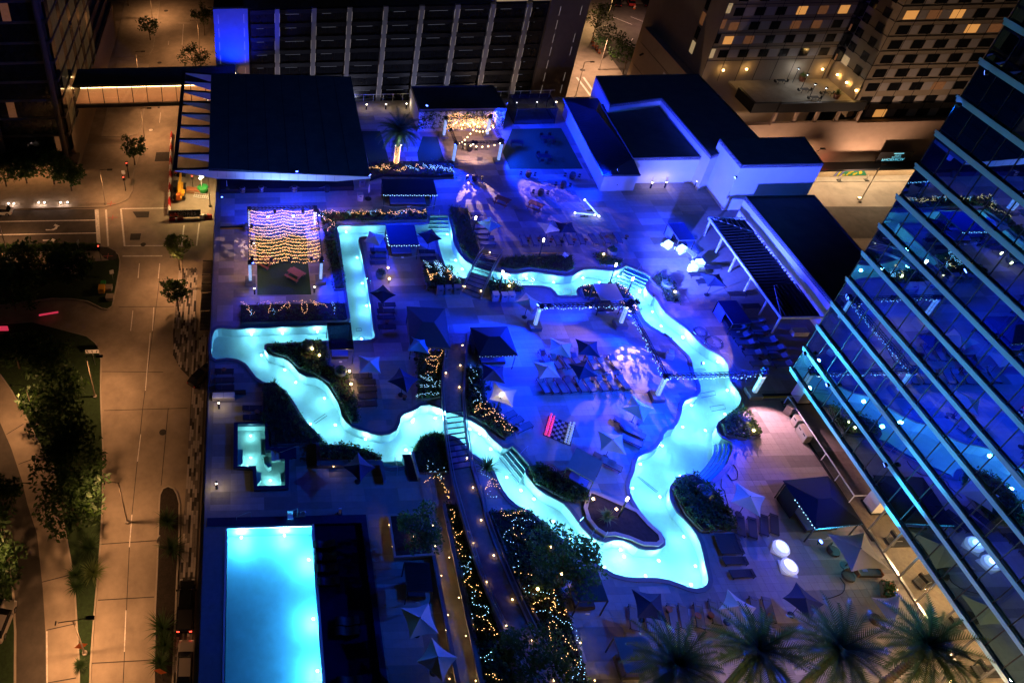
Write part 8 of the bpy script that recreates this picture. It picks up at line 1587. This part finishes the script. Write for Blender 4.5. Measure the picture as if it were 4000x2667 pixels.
# signs and signals
def sign(p, h, label, kind, rz=0.0, cat='sign', z0=SZ+0.15):
    t = thing('street_sign', label, cat, (*p, z0), rz); MB().tube([(0,0.03,0),(0,0.03,h)],0.04,6).build('post','steel',t)
    if kind == 'diamond': MB().quad((0,-0.02,h-0.75),(0.75,-0.02,h),(0,-0.02,h+0.75),(-0.75,-0.02,h)).build('panel','lamp_red' if False else 'orange',t)
    elif kind == 'lanes':
        MB().box(-1.0,1.0,-0.03,0.0,h-0.5,h+0.3).build('panel','white_plastic',t)
        for k, dx in enumerate((-0.6,0.0,0.6)): MB().bar((dx,-0.045,h-0.4),(dx+(k-1)*0.12,-0.045,h+0.15),0.09,0.02).build('arrow_shaft','black',t); MB().tri((dx+(k-1)*0.12-0.15,-0.05,h+0.02),(dx+(k-1)*0.12+0.15,-0.05,h+0.02),(dx+(k-1)*0.2,-0.05,h+0.22)).build('arrow_head','black',t)
    else: MB().box(-0.35,0.35,-0.03,0.0,h-0.9,h).build('panel','white_plastic',t)
sign((-25.36,77.04), 3.2, 'white lane sign with three black arrows on the avenue kerb', 'lanes'); sign((-20.55,36.82), 2.0, 'orange diamond road sign on the grassy median', 'diamond', R(15)); sign((-11.61,34.06), 2.2, 'orange diamond road sign on the planter island', 'diamond', R(-10)); sign((-25.04,95.12), 2.4, 'small white sign on the planted corner block', 'plate', R(20)); sign((-26.44,122.81), 2.6, 'white plate sign on the office tower corner', 'plate'); sign((-13.10,48.72), 2.2, 'white plate sign at the head of the planter island', 'plate', R(60)); sign((-32.11,103.00), 2.2, 'pale blue plate sign in the long hedge', 'plate', R(70))
def signal(p, label, h=3.2, e=0):
    t = thing('traffic_signal', label, 'traffic signal', (*p, SZ+0.15)); MB().tube([(0,0,0),(0,0,h)],0.07,8).build('pole','black_metal',t); MB().box(-0.2,0.2,-0.2,0.1,h-0.6,h+0.5).build('housing','black',t); MB().ball((0,-0.2,h+0.3),0.13,8,4).build('red_lens','lamp_red',t)
signal((-25.85,119.66), 'traffic signal with a red lamp on the office tower corner'); signal((-25.68,123.67), 'second traffic signal with a red lamp beside a street lamp', 3.6); signal((-12.65,119.50), 'traffic signal with a red lamp in the work yard'); signal((-27.81,100.18), 'dark signal pole on the pale sidewalk corner')
for i, p in enumerate([(-47.88,116.18),(-46.82,116.14),(-42.07,116.23),(-40.97,116.19),(-37.85,116.07),(-36.56,116.09)]):
    t = thing('ground_uplight', 'pink white ground uplight before the office tower, %s from the west' % ORD[i], 'uplight', (*p, SZ+0.15), 0, 'ground uplights before the office tower'); MB().lathe([(0.2,0),(0.2,0.2)],10).build('housing','dark_metal',t); MB().ball((0,0,0.28),0.16,8,5).build('lens','lamp_white',t); point_light('glow',(0,-0.1,0.5),60,(1,0.7,0.6),0.1,t)
# bicycle docks
for k in range(12):
    q_ = lerp((-44.85,97.48), (-36.61,97.75), k/11); t = thing('bike_dock', 'black bicycle dock on the pale sidewalk, %s from the west' % ORD[k], 'bike dock', (*q_, SZ+0.16), 0, 'row of bicycle docks'); MB().box(-0.25,0.25,-0.12,0.12,0,0.9).build('stand','black_metal',t); MB().box(-0.16,0.16,-0.13,-0.122,0.3,0.8).build('face','banner',t)
p = (-33.51,99.41); t = thing('kiosk_pillar', 'tall black information pillar on the pale sidewalk', 'pillar', (*p, SZ+0.16)); MB().box(-0.5,0.5,-0.25,0.25,0,3.0).build('shaft','black_metal',t); MB().box(-0.55,0.55,-0.3,0.3,3.0,3.1).build('cap','dark_metal',t)
p = (-35.94,97.86); t = thing('marker_post', 'slim black payment post at the end of the bicycle docks', 'post', (*p, SZ+0.16)); MB().tube([(0,0,0),(0,0,2.1)],0.2,8).build('shaft','black_metal',t); MB().ball((0,0,2.2),0.28,8,6).build('head','black_metal',t)
p = (-26.47,92.60); t = thing('yellow_cart', 'small yellow and green utility cart in the planted corner', 'cart', (*p, SZ+0.16)); MB().box(-0.5,0.5,-0.9,0.3,0.3,1.3).build('body','yellow',t); MB().box(-0.4,0.4,0.3,1.7,0.3,0.8).build('bed','green_paint',t); wheel(t,-0.45,-0.5,0.25,0.15); wheel(t,0.45,-0.5,0.25,0.15); wheel(t,0.0,1.2,0.25,0.15)
for i, p in enumerate([(-25.48,92.95),(-24.97,90.81)]):
    t = thing('utility_box', 'pale concrete utility box beside the yellow cart, %s one' % ('north','south')[i], 'utility box', (*p, SZ+0.16)); MB().box(-0.6,0.6,-0.5,0.5,0,0.6).build('body','concrete',t); MB().box(-0.65,0.65,-0.55,0.55,0.6,0.68).build('lid','sidewalk',t)
# red lit sculpture by the curved drive
t = thing('red_sign', 'red lit angular sign half hidden by the dark trees', 'sign', (*(-41.83,84.25), SZ)); mat('red_glow',(0.6,0.03,0.08),0.5,0,emit=(1,0.05,0.12),es=0.55); MB().box(-0.2,1.6,-0.1,0.1,0.3,1.2).build('panel','red_glow',t); MB().bar((6.0,2.6,0.8),(9.0,3.2,0.8),0.12,0.3).build('strip','red_glow',t)
# awning reflection of the shop sign, modelled as glowing upside-down letters
sg = thing('sign_reflection', 'upside down reflection of a cyan sign, built as glowing letters above the shop awning', 'sign', (118.7, 116.3, -22.6)); MB().box(-3.0,3.2,0.3,0.4,-0.5,2.0).build('backing','black_metal',sg)
lettering('PHOENICIA', 0.8, (0,0.28,0.55), (R(90),0,0), 'reflection_cyan', sg, flip=True); lettering('SPECIALTY', 0.36, (0.4,0.28,0.95), (R(90),0,0), 'reflection_cyan', sg, flip=True); lettering('FOODS', 0.36, (0.5,0.28,1.35), (R(90),0,0), 'reflection_cyan', sg, flip=True); MB().box(-0.4,1.4,0.25,0.29,1.6,1.75).build('reflected_bar','reflection_cyan',sg)
mu = thing('mural', 'yellow and green patterned mural on the shop front', 'mural', (111.2, 118.85, -27.9)); mat('mural_yellow',(0.6,0.45,0.02),0.7,0.2,4); mat('mural_green',(0.02,0.2,0.1),0.7,0.2,4); mat('mural_violet',(0.2,0.12,0.4),0.7,0.2,4)
MB().quad((0,0,0.2),(6.5,0,0.2),(4.0,0,3.3),(0.9,0,3.3)).build('panel','mural_green',mu); rnd = random.Random(2)
for k in range(22): x = 1.8+rnd.random()*3.4; z_ = 0.4+rnd.random()*2.4; MB().lathe([(0.22+rnd.random()*0.14,-0.02),(0.2,0.0)],7,(0,0,0)); m2 = MB().lathe([(0.2+rnd.random()*0.16,-0.01),(0.16,0.02)],7); m2.v = [(x+a_, -0.02-c_*0.1, z_+b_) for a_, b_, c_ in m2.v]; m2.build('blot','mural_yellow',mu)
for k in range(3): MB().quad((0.1+k*0.5,-0.03,0.25),(0.45+k*0.5,-0.03,0.25),(1.2+k*0.45,-0.03,3.2),(0.95+k*0.45,-0.03,3.2)).build('stripe',('mural_violet','mural_yellow','mural_violet')[k],mu)
for i, p in enumerate(((111.74,117.67), (116.94,117.64))): t = thing('kerb_post', 'slim pale kerb post across the street, %s one' % ('west','east')[i], 'post', (*p, SZ+0.1)); MB().tube([(0,0,0),(0,0,1.2)],0.1,8).build('shaft','stone_wall',t); MB().box(-0.4,0.4,-0.4,0.4,-0.02,0.02).build('plate','dark_metal',t)
raised('sidewalk', [(105.64,119.82),(130.54,119.20),(128.94,116.91),(104.41,117.65)], 'sidewalk', 'bright sidewalk before the shop front across the street', 0.12)
sheet('asphalt_road', [(96.36,110.50),(123.78,109.49),(117.87,101.00),(91.70,101.91)], 0.004, 'asphalt', 'dark lanes of the street beyond the service building')
# hotel terrace furniture
for i, p in enumerate(((98.41,126.05), (100.94,122.78), (101.10,119.93), (104.28,121.48))):
    t = thing('terrace_table', 'dark table with chairs on the hotel terrace, %s from the door wall' % ORD[i], 'table', (*p, -11), 0, 'tables on the hotel terrace'); MB().box(-0.7,0.7,-0.4,0.4,0.7,0.76).build('top','dark_metal',t)
    for x in (-0.6,0.6):
        for y in (-0.32,0.32): MB().bar((x,y,0),(x,y,0.7),0.05).build('leg','dark_metal',t)
    for s in (-1,1): c = MB().box(s*1.0-0.22,s*1.0+0.22,-0.22,0.22,0.42,0.46).build('chair_seat','black',t); MB().box(s*1.22-0.03,s*1.22+0.03,-0.22,0.22,0.46,0.9).build('chair_back','black',t)
for i, p in enumerate(((102.84,126.84), (105.47,120.48))):
    t = thing('potted_plant', 'leafy plant in a terracotta pot on the hotel terrace, %s one' % ('west','east')[i], 'plant', (*p, -11)); MB().lathe([(0.4,0),(0.6,0.9),(0.5,0.95)],12).build('pot','terracotta',t); mb = MB(); spiky(mb,(0,0,0.9),70,1.3,random.Random(i),0.05); mb.build('leaves','leaf_pale',t)
# pool lift and small deck items
p = (2.81,36.81); t = thing('pool_lift', 'steel pool lift chair at the head of the rectangular pool', 'pool lift', (*p, 0)); MB().tube([(0,0,0),(0,0,1.2),(-0.6,-0.3,1.3)],0.05,6).build('arm','steel',t); MB().box(-0.9,-0.4,-0.6,-0.1,0.45,0.5).build('seat','white_plastic',t); MB().box(-0.9,-0.4,-0.14,-0.1,0.5,1.0).build('back','white_plastic',t); MB().tube([(0.5+0.25*math.cos(a_*0.52),0.1,0.3+0.25*math.sin(a_*0.52)) for a_ in range(13)],0.03,5,False).build('hand_wheel','steel',t); MB().box(-0.3,0.7,-0.2,0.3,0,0.12).build('foot','steel',t)
p = (6.59,36.88); t = thing('post_sign', 'small pale post beside the pool deck', 'post', (*p, 0)); MB().box(-0.12,0.12,-0.06,0.06,0,0.9).build('panel','white_plastic',t); MB().box(-0.2,0.2,-0.15,0.15,0,0.05).build('foot','dark_metal',t)
p = (42.95,53.40); t = thing('lifeguard_box', 'pale box with a lantern on the blue paving beside the river', 'box', (*p, 0), R(-20)); MB().box(-0.35,0.35,-0.3,0.3,0,0.7).build('body','white_wall',t); MB().box(-0.2,0.2,-0.2,0.2,0.7,1.0).build('lantern','canvas_cream',t); MB().box(-0.25,0.25,-0.25,0.25,1.0,1.06).build('cap','white_wall',t)
p = (26.47,40.70); t = thing('hose_coil', 'coiled pale hose on the paving by the hedge', 'hose', (*p, 0)); MB().tube([((0.25+0.02*a_)*math.cos(a_*0.7),(0.25+0.02*a_)*math.sin(a_*0.7),0.03+0.004*a_) for a_ in range(26)],0.03,5).build('coil','white_plastic',t); MB().tube([(0.6,-0.3,0.03),(1.0,-0.1,0.03)],0.03,5).build('nozzle','steel',t)
L_ = smooth_loop([(41.74,39.45),(41.28,38.60),(41.42,38.27),(41.26,37.75),(41.11,37.04)], 0.3, False); t = thing('hose', 'dark hose snaking from the curved stairs across the paving', 'hose', (0,0,0)); MB().tube([(*p_,0.03) for p_ in L_],0.035,5).build('tube','black',t); MB().tube([(*p_,0.03) for p_ in smooth_loop([(43.48,40.85),(43.53,40.18),(43.12,39.42),(42.60,39.27),(42.50,39.87)], 0.3, False)],0.035,5).build('tube','black',t)
L_ = smooth_loop([(44.66,28.76),(45.23,28.83),(46.52,29.23),(47.15,29.91),(47.07,30.44)], 0.3, False); t = thing('cable', 'dark cable on the paving beside the large beige umbrella', 'cable', (0,0,0)); MB().tube([(*p_,0.02) for p_ in L_],0.03,5).build('tube','black',t)
p = (58.06,56.23); t = thing('white_chest', 'pale storage chest near the pergola end', 'chest', (*p, 0)); MB().box(-0.7,0.9,-0.35,0.35,0,0.6).build('body','white_wall',t); MB().box(-0.73,0.93,-0.38,0.38,0.6,0.66).build('lid','white_wall',t)

# ================================================================ blue floodlights; those on roofs, tower and ground are added
def flood(loc, target, e, size, label, col=BL, blend=0.7):
    t = thing('floodlight', label, 'floodlight', loc, 0, 'floodlights on roofs and facades'); d = (Vector(target)-Vector(loc)).normalized()
    MB().tube([d*0.0, d*0.22],[0.16,0.2],8).build('housing','black_metal',t); MB().tube([d*0.225, d*0.235],0.17,8).build('lens','lamp_blue',t); MB().bar((0,0,-0.3),(0,0,0),0.06).build('bracket','black_metal',t)
    spot_light('beam', tuple(d*0.3), tuple(d*6), e, col, size, blend, 0.12, None, t)
flood((51.1,47.6,7.4),(36,57,0),42000,95,'added blue floodlight on the tower facade at its north corner')  # tower facade floods added for an even blue over the deck
flood((51.1,44.0,7.4),(28,47,0),42000,90,'added blue floodlight on the tower facade facing the chess board')
flood((51.1,36.0,7.4),(40,38,0),2600,90,'added blue floodlight on the tower facade facing the curved stairs')
flood((57.9,74.4,7.6),(40,70,0),16000,100,'added blue floodlight on the roof corner of the lift tower')  # roof floods from here to the kiosk added to spread the blue
flood((46.8,80.3,4.6),(38,84,0),9000,120,'added blue floodlight on the metal roof hall')
flood((14.0,78.4,6.3),(24,68,0),20000,100,'added blue floodlight on the stage roof corner')
flood((5.0,79.6,6.3),(5,68,0),3000,110,'added blue floodlight on the stage roof edge')
flood((36.4,96.6,4.9),(47,92,2),12000,110,'added blue floodlight on the kiosk roof facing the bar')
flood((25.0,96.6,4.9),(19,88,0),6500,110,'added blue floodlight on the kiosk roof facing the palm')
flood((40.2,57.9,4.0),(60,74,4),170000,62,'blue floodlight on the river truss aimed at the lift tower',(0.045,0.08,1.0))
flood((40.2,57.6,4.0),(57,62,2),6000,80,'blue floodlight on the river truss aimed at the pergola')
flood((29.8,57.8,4.0),(18,50,0),14000,110,'blue floodlight on the river truss aimed at the west island')
for i, x in enumerate((8.0, 22.0, 36.0, 50.0)):
    t = thing('added_facade_uplight', 'added pale ground floodlight below the slab building, %s from the west' % ORD[i], 'floodlight', (x, 130.0, SZ+0.1), 0, 'added floodlights below the slab building'); MB().box(-0.3,0.3,-0.2,0.2,0,0.3).build('housing','black_metal',t); MB().box(-0.25,0.25,-0.15,0.15,0.3,0.33).build('lens','lamp_white',t); spot_light('beam',(0,0,0.5),(0,8,19),3000,(0.68,0.68,1.0) if i < 3 else (1.0,0.7,0.55),80,0.8,0.2,None,t)  # added ground lamps that bring out the slab columns

flood((51.0,40.0,25.6),(12,46,0),42000,85,'added high teal blue floodlight on the tower facade washing the west deck',(0.0,0.11,1.0))  # high tower floods added as fill for the darker deck
flood((51.0,30.0,22.5),(26,33,0),15000,85,'added high teal blue floodlight on the tower facade washing the palm terrace',(0.01,0.07,1.0))
flood((45.5,52.0,0.8),(51.3,40,14),9000,110,'added cyan ground floodlight aimed up at the tower bands, northern one',(0.05,0.55,1.0))  # ground floods added to brighten the tower bands
flood((46.5,33.0,0.8),(51.3,30,16),7000,120,'added cyan ground floodlight aimed up at the tower bands, southern one',(0.05,0.55,1.0))

flood((51.0,47.0,37.8),(4,92,6),34000,42,'added high blue floodlight on the tower facade washing the stage roof',(0.0,0.16,1.0))  # tower floods added to lift the dark roofs
flood((51.0,47.6,34.8),(56,86,5),14000,60,'added high blue floodlight on the tower facade washing the bar roofs',(0.0,0.16,1.0))

for i, (x, y) in enumerate(((92.0, 113.0), (112.0, 112.0), (80.0, 121.0))):
    t = thing('added_ground_flood', 'added amber ground floodlight washing the hotel walls, %s from the west' % ORD[(1, 2, 0)[i]], 'floodlight', (x, y, SZ+0.15), 0, 'added floodlights below the hotel'); MB().box(-0.3,0.3,-0.2,0.2,0,0.3).build('housing','black_metal',t); MB().box(-0.25,0.25,-0.15,0.15,0.3,0.33).build('lens','lamp_warm',t); spot_light('beam',(0,0,0.5),((0,12,30),(4,8,30),(6,10,20))[i],(15000,15000,7000)[i],(1.0,0.62,0.40),95,0.8,0.3,None,t)  # added in place of the diffuse street glow on the hotel
